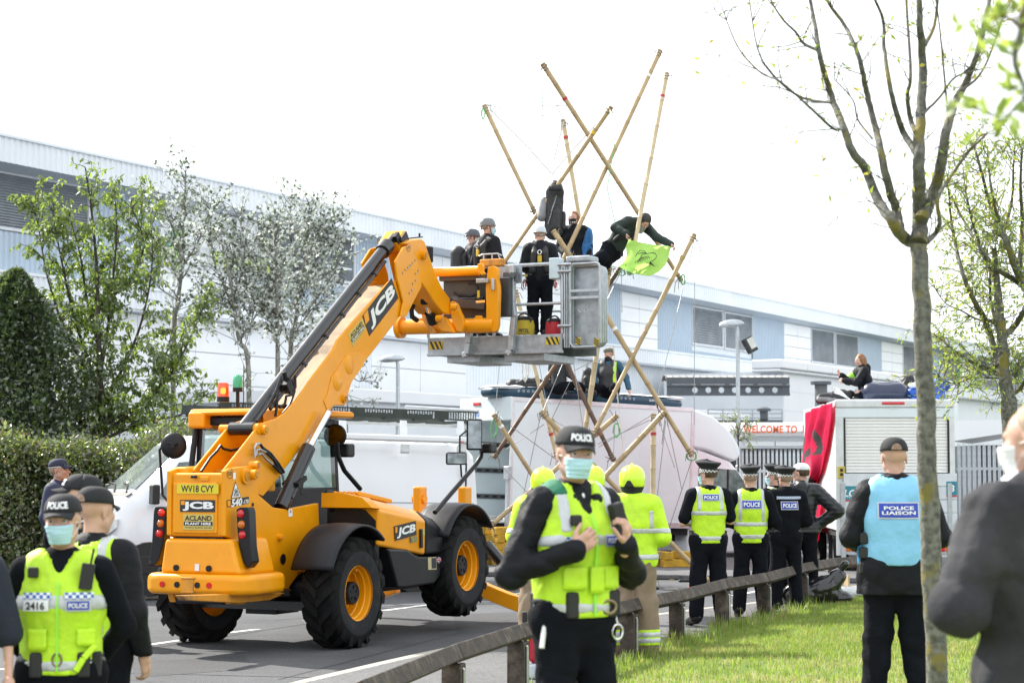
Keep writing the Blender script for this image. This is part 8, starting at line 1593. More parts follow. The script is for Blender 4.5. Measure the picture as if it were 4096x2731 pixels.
# --- firefighters
def fire(label,xv,D,H,yaw,seed,head=(0,0,0),h=.015,pose=None):
    p = Person(label,(gp(xv,D),D,PZ),yaw,H,pose or dict(elL=(-.28,.0,1.15),wrL=(-.12,-.22,1.1),elR=(.28,.0,1.15),wrR=(.12,-.22,1.1),anL=(-.14,.02,.09),anR=(.14,.02,.09)),head=head,h=h,seed=seed,build=1.1)
    p.trousers(M_tan,.03,1.15,1.4,noise=(.010,24.)); p.boots()
    for c in 'LR':
        for t in (.30,.17): 
            a = p.J['an' + c] + (p.J['kn' + c] - p.J['an' + c]) * t; up = nrm(p.J['kn' + c] - p.J['an' + c]); p.garment('leg_band',M_refl,[P_(p.J['kn' + c],p.J['an' + c],.064 * p.k * 1.61,.056 * p.k * 1.61,.03)],.036,[(a - up * .028,-up),(a + up * .028,up)],(.010,24.)); 
            p.garment('leg_trim',M_hiv,[P_(p.J['kn' + c],p.J['an' + c],.064 * p.k * 1.61,.056 * p.k * 1.61,.03)],.033,[(a - up * .05,-up),(a + up * .05,up)],(.010,24.))
    p.seed = seed; oj = p.jacket(M_hiv,.040,-.10,m=1.2,noise=(.009,24.),collar=True)
    p.vp,p.vsub,p.vesto,p.voff = p.torso() + p.arms('LR',1.2) + [p.legs(1.02)[0]],[],oj,.040
    p.vcl = []
    def bnd(t0,t1,lat=None): 
        cl = [p.plane(t0),p.plane(t1,False)] + ([(p.J['nek'] + p.lat * lat[0] * p.k,-p.lat),(p.J['nek'] + p.lat * lat[1] * p.k,p.lat)] if lat else [])
        V,Q = sdf_mesh(p.vp,h=p.h,off=.046 * p.k,clips=cl,noise=(.009 * p.k,24 / p.k,p.seed + len('jacket')))
        if len(V): np_mesh('reflective_band',V,Q,M_refl,oj)
    bnd(-.03,.025); bnd(.22,.27); bnd(.27,.44,(-.21,-.155)); bnd(.27,.44,(.155,.21))
    p.fire_helmet(); return p
fire('firefighter in lime helmet and jacket beside the upright pole, boots on the pavement',1452,20.1,1.885,176,20,(-12,0,0)); fire('firefighter in lime helmet mostly hidden behind the gripping officer, trouser leg showing',1247,20.6,1.86,184,21); fire('firefighter whose lime helmet only peeps past the gripping officer',1362,21.6,1.88,180,22,h=.018)
# --- crew on the work platform
def plat(xv,ytop,xx):
    w0 = M.on('V',xv,ytop,0,xx); return M.w((w0[0],w0[1],zf - .02)),w0[2] - zf - .03
def harness(p,mat=None):
    for sx in (-1,1): p.garment('harness_strap',mat or M_rub,[P_(p.J['pel'] + p.lat * sx * .1 - p.fwd * .1 + p.axis * .1,p.J['nek'] + p.lat * sx * .07 - p.fwd * .12 - p.axis * .12,.03,.03,.01),P_(p.J['nek'] + p.lat * sx * .07 - p.fwd * .12 - p.axis * .12,p.J['nek'] + p.lat * sx * .08 + p.fwd * .02 + p.axis * .02,.03,.03,.01)],.022,(),None)
    c = p.J['nek'] - p.fwd * .16 - p.axis * .2; q = MB(); q.box(c,(.06,.03,.1)); q.build('harness_plate',pm('webbing yellow',(.5,.33,.02),.6),p.root,bevel=.01)
    q = MB(); c = p.J['nek'] - p.fwd * .17 - p.axis * .11; q.tube([c + np.array((.025 * math.cos(t),0,.03 * math.sin(t))) for t in np.linspace(0,6.28,13)],.006,6); q.build('harness_ring',M_chr,p.root)
    p.belt(); 
    for sx in (-1,1):
        for j in range(3): q = MB(); c = p.J['pel'] + p.lat * sx * (.19 + .02 * j) - p.fwd * (.02 * j) + p.axis * (.0 - .03 * j); q.tube([c + np.array((.02 * math.cos(t),.02 * math.sin(t * 2),.06 * math.sin(t) - .05)) for t in np.linspace(0,6.28,13)],.007,6); q.build('carabiner',[M_galv,M_redl,M_chr][j],p.root)
        q = MB(); q.box(p.J['pel'] + p.lat * sx * .16 + p.axis * .03,(.09,.1,.04)); q.build('hip_pad',pm('webbing yellow',(.5,.33,.02),.6),p.root,bevel=.015)
l_,H_ = plat(1240,505,5.15); pw = Person('police rope officer in white climbing helmet and harness, back turned on the platform',l_,178,H_ / 1.03,dict(elL=(-.27,.0,1.16),wrL=(-.14,-.18,1.05),elR=(.27,.0,1.16),wrR=(.14,-.18,1.05),anL=(-.08,.02,.09),anR=(.10,.02,.09)),head=(-8,4,0),h=.014,seed=30); pw.trousers(); pw.boots(); pw.jacket(M_blkj,.026,-.05,m=1.1,noise=(.008,28.)); harness(pw); pw.climb_helmet(pm('white helmet shell',(.48,.52,.56),.25,coat=.4)); pw.hair(M_buzz,.004)
l_,H_ = plat(1120,487,5.05); pq = Person('police rope officer in grey POLICE helmet and face mask leaning on the platform levers',l_,128,H_ / 1.03,dict(elL=(-.27,.0,1.17),wrL=(-.12,-.24,1.10),elR=(.28,.02,1.17),wrR=(.1,-.24,1.12)),head=(-22,0,0),h=.014,seed=31); pq.trousers(); pq.boots(); pq.jacket(M_blkj,.026,-.05,m=1.1,noise=(.008,28.)); harness(pq); ch = pq.climb_helmet(pm('grey helmet shell',(.15,.16,.17),.35)); pq.mask(); pq.hair(M_buzz,.004)
q = MB(); q.lathe([(0,0),(.04,-.004)],(.085,-.085,.095),nrm((-.7,.7,-.45)),16); lab_ = q.build('helmet_label',M_wht,ch,fix=False); text_on('helmet_text','POLICE',M_pblue,lab_,(.09,-.09,.098),nrm((.7,.7,0)),nrm((-.3,.3,.9)),width=.065,height=.018,weight=.03)
l_,H_ = plat(1085,513,5.6); pr_ = Person('police rope officer in dark grey helmet at the back of the platform with a pack',l_,100,H_ / 1.03,dict(),head=(0,5,0),h=.016,seed=32); pr_.trousers(); pr_.boots(); pr_.jacket(M_blkj,.028,-.05,m=1.12); harness(pr_); pr_.climb_helmet(pm('slate helmet shell',(.07,.08,.095),.35)); pr_.mask(M_cap)
pr_.garment('pack',M_pack,[P_(pr_.J['che'] - pr_.fwd * .2 - pr_.axis * .15,pr_.J['che'] - pr_.fwd * .2 + pr_.axis * .12,.12,.11,.03)],.0)
# --- people on the tower
D = 34.2; hp_ = at('V',1318,486,D); pu = Person('long haired protester in black neck gaiter with a blue coat, standing in the tower',(hp_[0],D,hp_[2] - 1.70),-12,1.70,dict(elL=(-.27,.0,1.15),wrL=(-.12,-.2,1.0)),head=(-6,3,0),h=.016,seed=33); pu.trousers(); pu.boots(); pu.jacket(M_blkj,.03,-.1,m=1.12); pu.garment('blue_coat',pm('blue coat',(.01,.13,.36),.5,var=.15),[P_(pu.J['shR'] + (.03,.05,-.05),pu.J['hiR'] + (.10,.04,-.1),.11,.13,.05),P_(pu.J['che'] + (.05,.12,0),pu.J['pel'] + (.06,.1,-.1),.12,.15,.05),P_(pu.J['hiL'] + (.0,-.1,.1),pu.J['hiL'] + (.02,-.12,-.15),.07,.09,.05)],.01,(),(.012,24.)); pu.mask(M_cap); pu.hair(M_hair2,.012,.16); pu.eyes(); pu.print('LM',-.05,.05,.60,.63,1,M_wht,V=np.array([v.co[:] for v in pu.bodyo.data.vertices]),lift=.03,par=pu.root)
q = MB(); q.cyl((-.25,.05,-.02),(.35,.05,-.02),.03,n=8); o = q.build('foot_perch',MB_tan,pu.root)
D = 33.9; px0,py0 = 1404,575; O_ = at('V',px0,py0,D); sc = 4573 / D
def L2(x,y,dy=0.): return ((x - px0) / sc,dy,(py0 - y) / sc)
pm_pose = dict(pel=L2(1404,574,.0),che=L2(1432,535,-.06),nek=L2(1462,512,-.10),hed=L2(1479,512,-.2),shL=L2(1440,511,-.2),shR=L2(1487,522,.05),elL=L2(1410,528,-.36),wrL=L2(1434,544,-.52),elR=L2(1505,547,-.2),wrR=L2(1537,569,-.5),hiL=L2(1400,570,-.06),hiR=L2(1412,580,.05),knL=L2(1378,597,-.30),knR=L2(1388,606,-.1),anL=L2(1346,622,-.1),anR=L2(1352,634,.12),toL=L2(1330,622,-.15),toR=L2(1336,636,.08))
pf = Person('bearded protester in dark hood leaning out sideways from the tower, holding the lime flag',O_,0,1.8,pm_pose,head=(20,50,12),h=.015,seed=34,hdir=dict(L=dict(d=(.2,-.2,-1),n=(1,0,.2),c=1.1),R=dict(d=(.5,-.5,-.5),n=(-.5,0,-.5),c=1.1)))
pf.garment('trousers',M_navy,pf.legs(1.2,1.3) + [pf.torso()[0]],.02,[pf.plane(.1,False)],(.010,26.)); pf.boots(); pf.jacket(pm('dark green fleece',(.016,.028,.024),.8,var=.2),.026,-.03,m=1.12,noise=(.009,26.)); pf.hair(pm('grey hood',(.05,.045,.042),.85),.028,.05); pf.garment('beard',pm('grey beard',(.35,.33,.30),.8,var=.3,scale=40),[P_(pf.hp((0,-.06,-.07)),pf.hp((0,-.08,-.17)),.05,.03,.02)],.004,(),(.004,90.),h=.009); pf.belt()
for sx in (-1,1): pf.garment('harness_strap',M_rub,[P_(pf.J['pel'] + pf.lat * sx * .1 + pf.axis * .05,pf.J['che'] + pf.lat * sx * .12 + pf.fwd * .14,.025,.025,.01)],.03,(),None)
q = MB(); a = pf.J['che'] + pf.lat * -.1 + pf.fwd * -.1; q.tube([a,a + np.array((-.15,.1,.7)),a + np.array((.0,.2,1.6))],.008,5); q.build('safety_line',M_grope,pf.root); q = MB(); q.tube([pf.J['pel'] + np.array((0,-.1,.05)),pf.J['pel'] + np.array((-.12,-.15,-.15)),pf.J['knL'] + np.array((0,-.1,.0))],.008,5); q.build('green_sling',M_grope,pf.root)
# --- sitters on the vans
def sit(kx=.16,kz=.34,ky=-.40,ay=-.66,lean=0.): return dict(pel=(0,0,.12),che=(0,lean * .5,.43),nek=(0,lean,.66),hed=(0,lean - .02,.835),shL=(-.185,lean,.61),shR=(.185,lean,.61),elL=(-.26,lean - .06,.36),elR=(.26,lean - .06,.36),wrL=(-.16,-.28,.30),wrR=(.16,-.28,.30),hiL=(-.09,0,.10),hiR=(.09,0,.10),knL=(-kx,ky,kz),knR=(kx,ky,kz),anL=(-kx,ay,.07),anR=(kx,ay,.07),toL=(-kx,ay - .14,.05),toR=(kx,ay - .14,.05))
def on_roof(xv,yseat,D): return at('V',xv,yseat,D)
s_ = on_roof(1284,899,41.0); ps = Person('dark haired sitter in charcoal knit jumper on the box van roof, back turned',s_,140,1.72,sit(ky=-.36,kz=.2,ay=-.62),head=(25,0,0),h=.017,seed=40); ps.garment('trousers',M_navy,ps.legs(1.15,1.2) + [ps.torso()[0]],.016,[ps.plane(.1,False)]); ps.boots(); ps.jacket(pm('charcoal knit',(.035,.038,.042),.9,var=.3,bump=.4,bscale=60),.022,-.02,m=1.2); ps.hair(M_hair,.012,.1)
s_ = on_roof(1398,908,41.0); pt = Person('man in flat cap and black gilet sitting on the box van roof mattress',s_,-14,1.85,dict(sit(kx=.2,ky=-.34,kz=.14,ay=-.3,lean=.06),elR=(.34,.08,.36),wrR=(.44,-.1,.08),elL=(-.30,.0,.38),wrL=(-.2,-.2,.18)),head=(-42,0,0),h=.015,seed=41); pt.garment('trousers',M_navy,pt.legs(1.15,1.2) + [pt.torso()[0]],.016,[pt.plane(.1,False)]); pt.boots(); pt.jacket(pm('teal sleeve',(.012,.075,.13),.7),.018,-.02,m=1.1,collar=False); pt.vest(pm('black gilet',(.018,.018,.02),.5,var=.2),.05,.0,.2,noise=(.010,30.)); pt.band(.02,.55,M_hiv,'lime_panel',lat=(.10,.17)); q = pt.dome(.098,.125,0,.04,.075,-.005,e=.6); pt._hg(q,'flat_cap',pm('tweed cap',(.10,.105,.085),.9,var=.25,scale=30)); pt.hair(M_hair2,.006); pt.garment('neck_gaiter',M_cap,[P_(pt.hp((0,-.03,-.085)),pt.J['nek'],.06,.07,.02)],.012); pt.garment('beard',M_hair2,[P_(pt.hp((0,-.055,-.07)),pt.hp((0,-.06,-.1)),.045,.03,.02)],.003,(),None,h=.009); pt.eyes()
s_ = on_roof(1992,916,38.6); s_[2] = RH + .03; px_ = Person('woman with fair hair and black coat sitting on the lorry roof, holding up her hand',s_,-80,1.72,dict(sit(kx=.26,ky=-.28,kz=.16,ay=-.22,lean=-.12),elL=(-.24,-.32,.42),wrL=(-.05,-.52,.52),elR=(.24,-.30,.38),wrR=(.08,-.50,.42)),head=(0,14,0),h=.015,seed=42,hdir=dict(L=dict(d=(.0,-.6,.6),n=(.6,.3,.3),c=.6)))
px_.garment('trousers',M_navy,px_.legs(1.15,1.2) + [px_.torso()[0]],.016,[px_.plane(.1,False)]); px_.boots(); px_.jacket(M_blkj,.032,-.04,m=1.15,noise=(.010,26.)); px_.hair(M_hair2,.010,.13); px_.garment('hood',M_blkj,[P_(px_.J['nek'] + (0,.09,.02),px_.J['nek'] + (0,.11,-.08),.09,.07,.04)],.01); px_.garment('arm_band',M_hiv2,[P_(px_.J['shL'] * .45 + px_.J['elL'] * .55,px_.J['shL'] * .2 + px_.J['elL'] * .8,.085,.08,.02)],.02,(),None); px_.eyes()
# ================================================================== TREES, HEDGE
def leaf_mesh(name,pos,dirs,L,Wd,mats,parent,mi=None,fold=.25):
    n = len(pos); d = dirs / np.linalg.norm(dirs,axis=1)[:,None]; r = rng.normal(size=(n,3)); sd = np.cross(d,r); sd /= np.linalg.norm(sd,axis=1)[:,None] + 1e-9; nn = np.cross(sd,d)
    L = np.broadcast_to(L,n)[:,None] * rng.uniform(.7,1.25,(n,1)); Wd = np.broadcast_to(Wd,n)[:,None] * rng.uniform(.75,1.2,(n,1))
    b = pos; m = pos + d * L * .45; tp = pos + d * L + nn * L * .12 * rng.normal(size=(n,1)); l = m + sd * Wd / 2 + nn * Wd * fold; r_ = m - sd * Wd / 2 + nn * Wd * fold
    V = np.stack([b,l,tp,r_],1).reshape(-1,3); Q = np.arange(n * 4).reshape(-1,4); T_ = np.concatenate([Q[:,[0,1,2]],Q[:,[0,2,3]]],0)
    o = np_mesh(name,V,T_,mats[0],parent,smooth=False)
    for m_ in mats[1:]: o.data.materials.append(m_)
    if mi is None: mi = rng.integers(0,len(mats),n)
    o.data.polygons.foreach_set('material_index',np.concatenate([mi,mi]).astype(np.int32)); o['kind'] = 'stuff'; return o
def spline(P,n=6):
    P = [np.array(p,float) for p in P]; out = []
    for i in range(len(P) - 1):
        p0,p1,p2,p3 = P[max(i - 1,0)],P[i],P[i + 1],P[min(i + 2,len(P) - 1)]
        for t in np.linspace(0,1,n,endpoint=False): out.append(.5 * (2 * p1 + (p2 - p0) * t + (2 * p0 - 5 * p1 + 4 * p2 - p3) * t ** 2 + (-p0 + 3 * p1 - 3 * p2 + p3) * t ** 3))
    return out + [P[-1]]
def grow(name,lab,cat_,base,limbs,bark,twigs,tw_len,sub,leaf,group=None,up=.5,droop=0.,leaf_on=.15,gap=.0,spread=1.,tw_r=.008,bark2=None):
    t = thing(name,lab,'tree',base,group=group); base = np.array(base,float)
    tips = []; ldir = []; tw = MB(); limb_pts = []
    for k,(P,r0,r1) in enumerate(limbs):
        S_ = spline(P); n = len(S_); q = MB(); S_ = [p - base for p in S_]; S_ = [p + rng.normal(0,.07 * (r0 * (1 - i / n) + r1 * i / n),3) * (1 if 0 < i < n - 1 else 0) for i,p in enumerate(S_)]
        q.tube(S_,[r0 + (r1 - r0) * (i / (n - 1)) ** .8 for i in range(n)],10 if r0 > .03 else 7); q.build('trunk' if k == 0 else 'limb',bark,t,smooth=True)
        for i in range(n): limb_pts.append((S_[i],nrm(S_[min(i + 1,n - 1)] - S_[max(i - 1,0)]),i / (n - 1),k))
    cand = [x for x in limb_pts if not (x[3] == 0 and x[2] < gap)]
    for _ in range(twigs):
        p,d,f,k = cand[rng.integers(len(cand))]; o = rng.normal(size=3); o[1] *= spread; o = nrm(o - d * (o @ d)); dr = nrm(d * .6 + o * .9 + np.array((0,0,up))); L = tw_len * rng.uniform(.4,1.2) * (1.15 - .5 * f); pts = [p]
        for s_ in range(5): dr = nrm(dr + rng.normal(0,.22,3) + np.array((0,0,-droop * s_ / 5))); pts.append(pts[-1] + dr * L / 5)
        tw.tube(pts,[tw_r * (1 - .75 * i / 5) for i in range(6)],4,False)
        subs = [pts]
        for _2 in range(sub):
            j = rng.integers(1,5); d2 = nrm(nrm(pts[j] - pts[j - 1]) * .6 + rng.normal(0,.6,3)); L2_ = L * rng.uniform(.2,.5); p2 = [pts[j]]
            for s_ in range(3): d2 = nrm(d2 + rng.normal(0,.2,3) + np.array((0,0,-droop * .5))); p2.append(p2[-1] + d2 * L2_ / 3)
            tw.tube(p2,[tw_r * .55 * (1 - .25 * i) for i in range(4)],3,False); subs.append(p2)
        if leaf:
            for sp in subs:
                A = np.array(sp); seg = np.linalg.norm(A[-1] - A[0])
                for _3 in range(max(1,int(leaf['n'] * seg))):
                    u = rng.random() ** .7 * (len(A) - 1) * .999; i = int(u)
                    if u / (len(A) - 1) < leaf_on: continue
                    q_ = A[i] + (A[i + 1] - A[i]) * (u - i); tips.append(q_ + rng.normal(0,.012,3)); ldir.append(nrm(A[min(i + 1,len(A) - 1)] - A[i]) * leaf.get('f',.3) + rng.normal(0,.5,3) + np.array((0,0,leaf.get('z',0))))
    o = tw.build('twigs',bark2 or bark,t,fix=False); o['kind'] = 'stuff'
    if leaf and tips: leaf_mesh('crown',np.array(tips),np.array(ldir),leaf['L'],leaf['W'],leaf['m'],t,None if 'p' not in leaf else rng.choice(len(leaf['m']),len(tips),p=leaf['p']))
    return t
def tr(k,pts,D,wob=0.):
    return [at(k,x,y,D + (wob * math.sin(i * 1.7))) for i,(x,y) in enumerate(pts)]
ML_ch = leafmat('cherry leaf',(.11,.18,.035),(.40,.54,.07),gloss=.10); ML_ch2 = leafmat('cherry leaf dark',(.06,.105,.028),(.20,.30,.04),gloss=.12)
ML_pw = leafmat('poplar silver underside',(.72,.76,.74),(.5,.56,.5),gloss=.06); ML_pd = leafmat('poplar dark face',(.05,.075,.04),(.10,.14,.05),gloss=.14)
ML_h1 = leafmat('hedge leaf',(.10,.15,.035),(.28,.36,.06),gloss=.16,rough=.4); ML_h2 = leafmat('hedge leaf dark',(.04,.065,.02),(.10,.15,.03),gloss=.16,rough=.35); ML_h3 = leafmat('hedge leaf bronze',(.13,.10,.045),(.22,.16,.05),gloss=.12)
ML_b = leafmat('dark evergreen leaf',(.045,.08,.035),(.12,.18,.05),gloss=.16); ML_ash = leafmat('ash leaf',(.20,.30,.05),(.48,.60,.10),gloss=.05); ML_ashy = leafmat('ash leaf yellow',(.40,.38,.06),(.6,.55,.08),gloss=.05)
BK_ash = barkmat('ash bark',(.06,.06,.05),(.17,.17,.145),(.17,.145,.035),26); BK_dk = barkmat('cherry bark',(.03,.024,.02),(.08,.065,.055)); BK_pop = barkmat('poplar bark',(.16,.16,.14),(.32,.31,.28)); BK_tw = barkmat('dark twig bark',(.05,.045,.038),(.12,.11,.09))
# hedge
hd_ = thing('hedge','clipped mixed green hedge with bronze leaves, behind the panel van bonnet','hedge',(-10,34.3,.1))
hx0,hx1,hy0,hy1,hz1 = -7.5,5.2,-1.1,1.2,2.38
def bump_(x,z): return .16 * math.sin(x * 2.1 + 1) + .12 * math.sin(x * 4.7 + z * 3) + .08 * math.sin(z * 6 + x)
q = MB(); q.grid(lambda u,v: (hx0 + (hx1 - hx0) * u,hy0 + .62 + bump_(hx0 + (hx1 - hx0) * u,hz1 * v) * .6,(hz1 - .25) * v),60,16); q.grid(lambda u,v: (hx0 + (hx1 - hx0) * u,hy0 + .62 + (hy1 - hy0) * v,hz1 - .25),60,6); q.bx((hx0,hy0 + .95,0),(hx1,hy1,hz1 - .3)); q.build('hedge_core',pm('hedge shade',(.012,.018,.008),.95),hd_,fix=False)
n = 62000; x = rng.uniform(hx0,hx1,n); fr_ = rng.random(n) < .74; z = np.where(fr_,rng.uniform(0,hz1,n),hz1 - .1 + rng.normal(0,.09,n)); y = np.where(fr_,hy0 - rng.gamma(1.8,.10,n) + .34,rng.uniform(hy0,hy1,n)); bb_ = .26 * np.sin(x * 2.1 + 1 + z) + .18 * np.sin(x * 4.7 + z * 3) + .12 * np.sin(z * 6 + x * 1.3); y = np.where(fr_,y + bb_ * .7,y); z = np.where(fr_,z,z + .16 * np.sin(x * 1.7) + .10 * np.sin(x * 5.1) + np.abs(rng.normal(0,.12,n)) * (np.sin(x * 3.3) > .2))
leaf_mesh('foliage',np.stack([x,y,z],1),rng.normal(0,.6,(n,3)) + np.array((0,-.35,.55)),rng.choice([.05,.075,.11],n,p=[.35,.45,.2]),.05,[ML_h1,ML_h2,ML_h3],hd_,rng.choice(3,n,p=[.46,.42,.12]))
# stems poking out of the hedge foot
for i in range(14):
    q = MB(); x = hx0 + (hx1 - hx0) * (i + .5) / 14; q.tube([(x,hy0 + .3,0),(x + .05,hy0 + .2,.5),(x + .1 * math.sin(i),hy0 + .25,1.1)],.02,5); q.build('stem',BK_dk,hd_)
# dark evergreen at the far left
b0 = at('V',30,1085,36.5); b0[2] = .1; ev = thing('evergreen_tree','dense dark evergreen tree at the left end of the hedge','tree',b0)
q = MB(); q.tube([(0,0,0),(.1,0,2),(0,.1,4.8)],[.12,.09,.03],8); q.build('trunk',BK_dk,ev)
n = 21000; th = rng.uniform(0,2 * math.pi,n); zz = rng.uniform(1.2,5.55,n); rad = 1.35 * np.sin(np.clip((zz + .6) / 6.2,0,1) * math.pi) ** .9 * (1 + .22 * np.sin(th * 3 + zz * 2) + .16 * np.sin(th * 7 - zz * 3)) * rng.uniform(.6,1.12,n); leaf_mesh('crown',np.stack([rad * np.cos(th),rad * np.sin(th),zz],1),np.stack([np.cos(th),np.sin(th),.2 + 0 * th],1) + rng.normal(0,.6,(n,3)),.10,.065,[ML_b,ML_h2,ML_ch2],ev,rng.choice(3,n,p=[.6,.25,.15]))
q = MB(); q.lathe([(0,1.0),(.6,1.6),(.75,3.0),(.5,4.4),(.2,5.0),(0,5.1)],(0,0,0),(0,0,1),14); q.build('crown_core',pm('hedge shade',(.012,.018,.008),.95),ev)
# cherry
CDp = 37.0
L_ch = [(tr('V',[(236,1085),(234,1000),(232,900),(226,760),(222,620),(212,500),(196,385)],CDp,.15),.085,.012)] + [(tr('V',p,CDp,.35),.04,.006) for p in (
 [(234,960),(200,860),(150,760),(110,640),(88,520),(72,462)],[(232,900),(180,760),(150,640),(130,540),(118,470)],[(230,860),(250,740),(262,620),(268,520),(262,440)],[(234,930),(290,830),(330,720),(350,600),(345,500)],[(232,1000),(320,930),(390,860),(430,790),(470,700)],[(230,1000),(150,940),(70,860),(20,760),(0,660)],[(228,800),(200,690),(185,590),(160,500)],[(234,1010),(330,970),(420,950),(480,900)],[(232,1005),(150,985),(80,960),(30,900)],[(230,700),(300,640),(330,560),(300,470)],[(234,980),(300,940),(360,900),(380,820),(400,740)])]
bb0 = at('V',236,1085,CDp); bb0[2] = .1; L_ch[0][0][0] = bb0.copy()
grow('cherry_tree','leafy green cherry tree with drooping leaves rising above the hedge','tree',bb0,L_ch,BK_dk,480,.85,3,dict(n=27,L=.115,W=.052,m=[ML_ch,ML_ch2],p=[.6,.4],z=-.75,f=.2),up=.4,droop=.25,gap=.12,tw_r=.009)
# silvery poplars
def poplar(lab,pts,D,sides,tw_n,leafn,dens):
    P = tr('A1',pts,D,.1); P = [np.array((P[0][0],P[0][1],.1))] + P
    L = [(P,.06,.012)] + [(tr('A1',s,D,.3),.022,.005) for s in sides]
    grow('poplar_tree',lab,'tree',P[0],L,BK_pop,int(tw_n * .72),1.0,3,dict(n=leafn * .66,L=.082,W=.074,m=[ML_pw,ML_pd],p=dens,f=.5,z=-.1),up=.6,gap=.1,tw_r=.007,bark2=BK_tw,group='silvery poplars behind the hedge')
poplar('silvery poplar with a dark tuft at its top, next to the cherry tree',[(1090,1320),(1110,1150),(1135,950),(1130,800),(1155,620),(1160,450),(1165,300)],39,[[(1110,1320),(1290,1180),(1420,1140)],[(1130,900),(1230,760),(1290,600),(1330,480)],[(1135,1000),(1030,800),(940,620),(880,500)],[(1140,850),(1080,640),(1020,500)],[(1120,1100),(980,1000),(860,800),(800,600)]],230,17,[.62,.38])
poplar('silvery poplar with a straight bare stem beside the raised boom',[(1740,1560),(1742,1300),(1735,1050),(1728,850),(1725,700),(1740,560)],38.5,[[(1735,1100),(1620,900),(1530,700),(1500,580)],[(1735,1000),(1660,800),(1640,650)],[(1740,1200),(1600,1060),(1480,850),(1420,700)],[(1738,1300),(1640,1150),(1560,1000)]],250,16,[.72,.28])
poplar('tall silvery poplar with leaning forked stems, closest to the boom',[(1822,1460),(1850,1250),(1880,1050),(1910,850),(1930,650),(1940,500)],39.5,[[(1825,1420),(1780,1250),(1740,1150),(1735,1050)],[(1870,1100),(1980,850),(2060,700),(2100,600)],[(1890,1000),(1840,800),(1820,620),(1820,500)],[(1900,1200),(2050,1000),(2140,820),(2180,740)],[(1900,900),(1980,700),(2010,560)],[(1850,1300),(1960,1150),(2080,1060)]],330,17,[.74,.26])
poplar('slender silvery poplar with a crooked stem in the gap between its neighbours',[(1560,1560),(1500,1350),(1470,1150),(1440,950),(1400,780),(1380,640)],38,[[(1480,1200),(1400,1000),(1340,850),(1320,700)],[(1460,1100),(1520,900),(1540,750)],[(1500,1350),(1600,1200),(1650,1050)],[(1470,1150),(1350,1100),(1250,1000)]],190,13,[.62,.38])
# low poplar shoots over the van roof
b_ = at('C1',1000,1230,38); b_[2] = .1
grow('poplar_sapling','thin poplar sapling with sparse leaves below the boom, beside the lamp post','tree',b_,[([b_,at('C1',960,1330,38),at('C1',1060,1225,38),at('C1',1200,1230,38)],.02,.006),(tr('C1',[(960,1330),(1080,1370),(1150,1400)],38),.008,.003),(tr('C1',[(1060,1225),(1150,1180),(1220,1130)],38),.008,.003)],BK_pop,26,.45,2,dict(n=9,L=.06,W=.055,m=[ML_pw,ML_pd],p=[.45,.55]),gap=.6,tw_r=.005)
# foreground ash
AD = 11.0
T_ = lambda pts,w_=.0: tr('B6',pts,AD,w_)
fb = gz('V',2152,1600,gzf(2.3,11)); fb = np.array((at('V',2152,1560,AD)[0],AD,gzf(2.3,AD) - .05))
limbs = [([fb] + tr('V',[(2148,1500),(2138,1250),(2128,1000),(2120,800),(2116,680),(2110,560)],AD),.062,.046)] + [(T_(p,.12),r0,r1) for p,r0,r1 in (
 ([(915,1015),(870,1005),(830,970),(800,920),(740,830),(690,700),(640,640),(600,530),(560,430),(530,340),(500,230),(485,130),(460,0),(440,-160),(400,-420)],.040,.006),([(835,975),(822,880),(790,780),(760,650),(735,540),(700,400),(680,300),(650,200),(600,100),(530,0),(470,-140),(400,-330)],.030,.005),([(915,1015),(918,900),(915,780),(915,650),(925,450),(930,250),(920,100),(915,-60),(905,-300),(920,-560)],.050,.007),([(905,640),(850,550),(820,470),(790,340),(770,200),(765,80),(720,-40),(690,-260)],.022,.005),([(905,560),(880,500),(868,400),(880,300),(862,0),(850,-240)],.018,.005),([(925,920),(980,800),(1010,680),(1030,550),(1070,420),(1110,350),(1160,220),(1200,50),(1240,-150),(1260,-420)],.040,.006),([(950,1010),(985,975),(1003,930),(995,830),(1050,740),(1120,640),(1200,560)],.018,.006),([(600,530),(560,540),(470,460),(340,345),(255,305),(160,200),(95,40)],.010,.003),([(550,430),(430,410),(330,340),(250,230),(215,60),(190,-160)],.009,.003),([(490,210),(430,180),(400,135),(330,60),(230,-120)],.011,.004),([(930,480),(1000,410),(1060,330),(1130,300),(1230,280)],.009,.003),([(940,190),(985,80),(1010,-240)],.014,.005),([(720,580),(660,500),(640,420),(560,330)],.007,.003),([(1090,380),(1180,300),(1260,100)],.01,.004),([(1010,700),(1050,640),(1100,650),(1180,560)],.007,.003),([(1040,500),(1020,300),(1000,100),(960,-180)],.008,.003))]
grow('ash_tree','nearly bare young ash tree with lichened trunk, standing before the liaison officer','tree',fb,limbs,BK_ash,130,.42,2,dict(n=1.6,L=.05,W=.018,m=[ML_ash,ML_ashy],p=[.7,.3],z=-.1),up=.5,gap=1.1,tw_r=.0035,bark2=BK_tw)
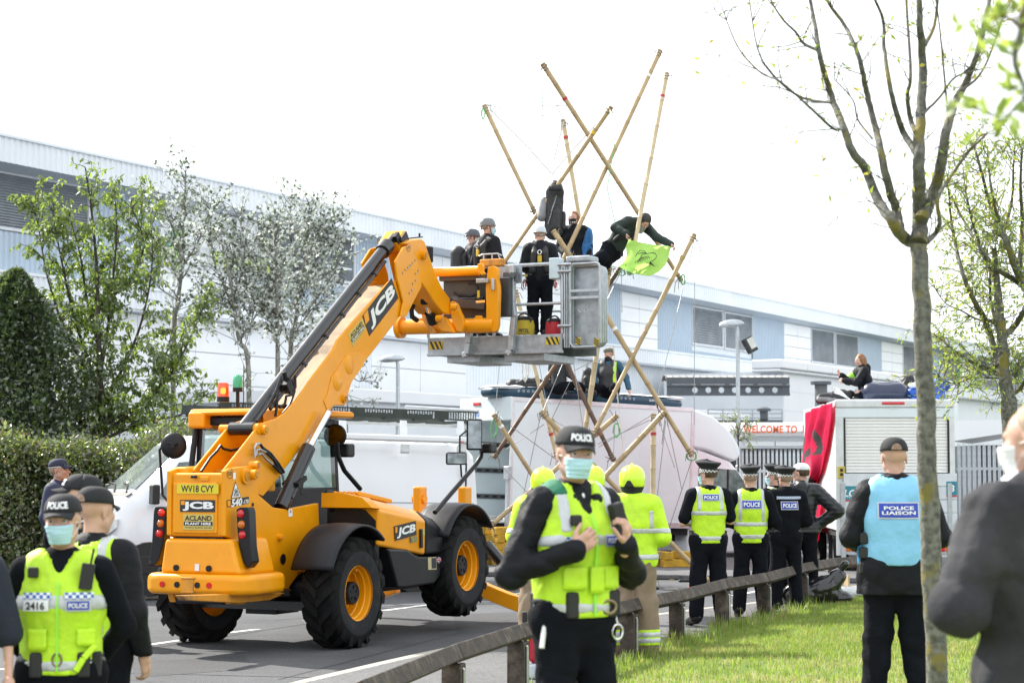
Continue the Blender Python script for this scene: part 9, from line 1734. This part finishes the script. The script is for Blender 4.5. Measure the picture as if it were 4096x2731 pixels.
# further ash at the right
FD = 26.0
T_ = lambda pts,w_=.0: tr('D4',pts,FD,w_)
fb2 = T_([(775,1560)])[0]; fb2 = np.array((fb2[0],fb2[1],.25))
limbs = [([fb2] + T_([(772,1560),(757,1400),(735,1250),(722,1050),(702,850),(690,700),(680,560)]),.13,.03)] + [(T_(p,.4),r0,r1) for p,r0,r1 in (
 ([(738,1290),(640,1245),(500,1180),(400,1100),(330,1040)],.035,.008),([(705,1230),(640,1000),(560,850),(500,700),(450,500),(430,350),(415,150)],.05,.010),([(740,1050),(790,1010),(850,920),(900,800)],.05,.03),([(900,850),(850,780),(800,680),(740,500),(680,380),(640,250),(600,100),(560,-40)],.055,.014),([(900,800),(800,740),(700,680),(600,560),(500,390),(420,230)],.05,.010),([(850,780),(770,560),(700,380),(660,200),(640,-20)],.045,.010),([(690,760),(620,600),(560,420),(520,250),(500,100)],.03,.008),([(800,1280),(850,1210),(900,1150)],.04,.02),([(760,1400),(820,1370),(860,1310)],.04,.02),([(740,970),(600,970),(500,920),(400,870),(330,770)],.018,.005),([(690,1000),(660,850),(655,700)],.03,.012),([(820,700),(840,450),(830,200),(840,0)],.04,.012),([(730,480),(780,300),(790,100),(800,-40)],.025,.008),([(720,1300),(560,1300),(450,1330),(350,1280)],.012,.004))]
grow('ash_tree','lichened ash tree with pale green leaves, rising behind the lorry tarpaulin','tree',fb2,limbs,BK_ash,420,.8,3,dict(n=13,L=.085,W=.028,m=[ML_ash,ML_ashy,ML_ch],p=[.62,.14,.24],z=-.1,f=.3),up=.35,gap=.75,tw_r=.006,bark2=BK_tw,droop=.1)
# overhanging branch close to the camera, top right
ND = 4.6; nb = np.array((2.35,4.3,.4))
grow('lime_tree','young tree whose blurred leafy branch overhangs the grey jacketed man','tree',nb,[([nb,nb + (0,.05,1.5),nb + (-.1,.1,2.6),nb + (-.05,.2,4.2)],.06,.02),([nb + (-.1,.1,2.5),at('S',4500,-260,ND),at('S',4150,-40,ND),at('S',4090,120,ND),at('S',4060,240,ND),at('S',4110,380,ND)],.02,.005),([at('S',4090,120,ND),at('S',4010,60,ND),at('S',3960,90,ND)],.005,.002),([at('S',4110,380,ND),at('S',4020,480,ND),at('S',3980,600,ND)],.005,.002)],BK_ash,28,.14,1,dict(n=55,L=.055,W=.022,m=[ML_ash,ML_ch],p=[.7,.3]),gap=.75,tw_r=.0025)
# buddleia by the lamp
b_ = at('C7',850,1130,44); b_[2] = .1
grow('buddleia_shrub','straggly buddleia shrub growing beside the welcome lettering','shrub',b_,[([b_,at('C7',850,1150,44),at('C7',845,980,44)],.03,.01)] + [(tr('C7',p,44),.012,.004) for p in ([(850,1100),(800,980),(740,920)],[(850,1080),(900,980),(930,950)],[(848,1050),(830,950),(800,900)],[(850,1120),(900,1090),(940,1100)],[(850,1050),(870,960),(880,920)])],BK_dk,30,.45,1,dict(n=20,L=.11,W=.03,m=[ML_ch2,ML_h1,ML_h3],z=-.3),gap=.7,tw_r=.005)
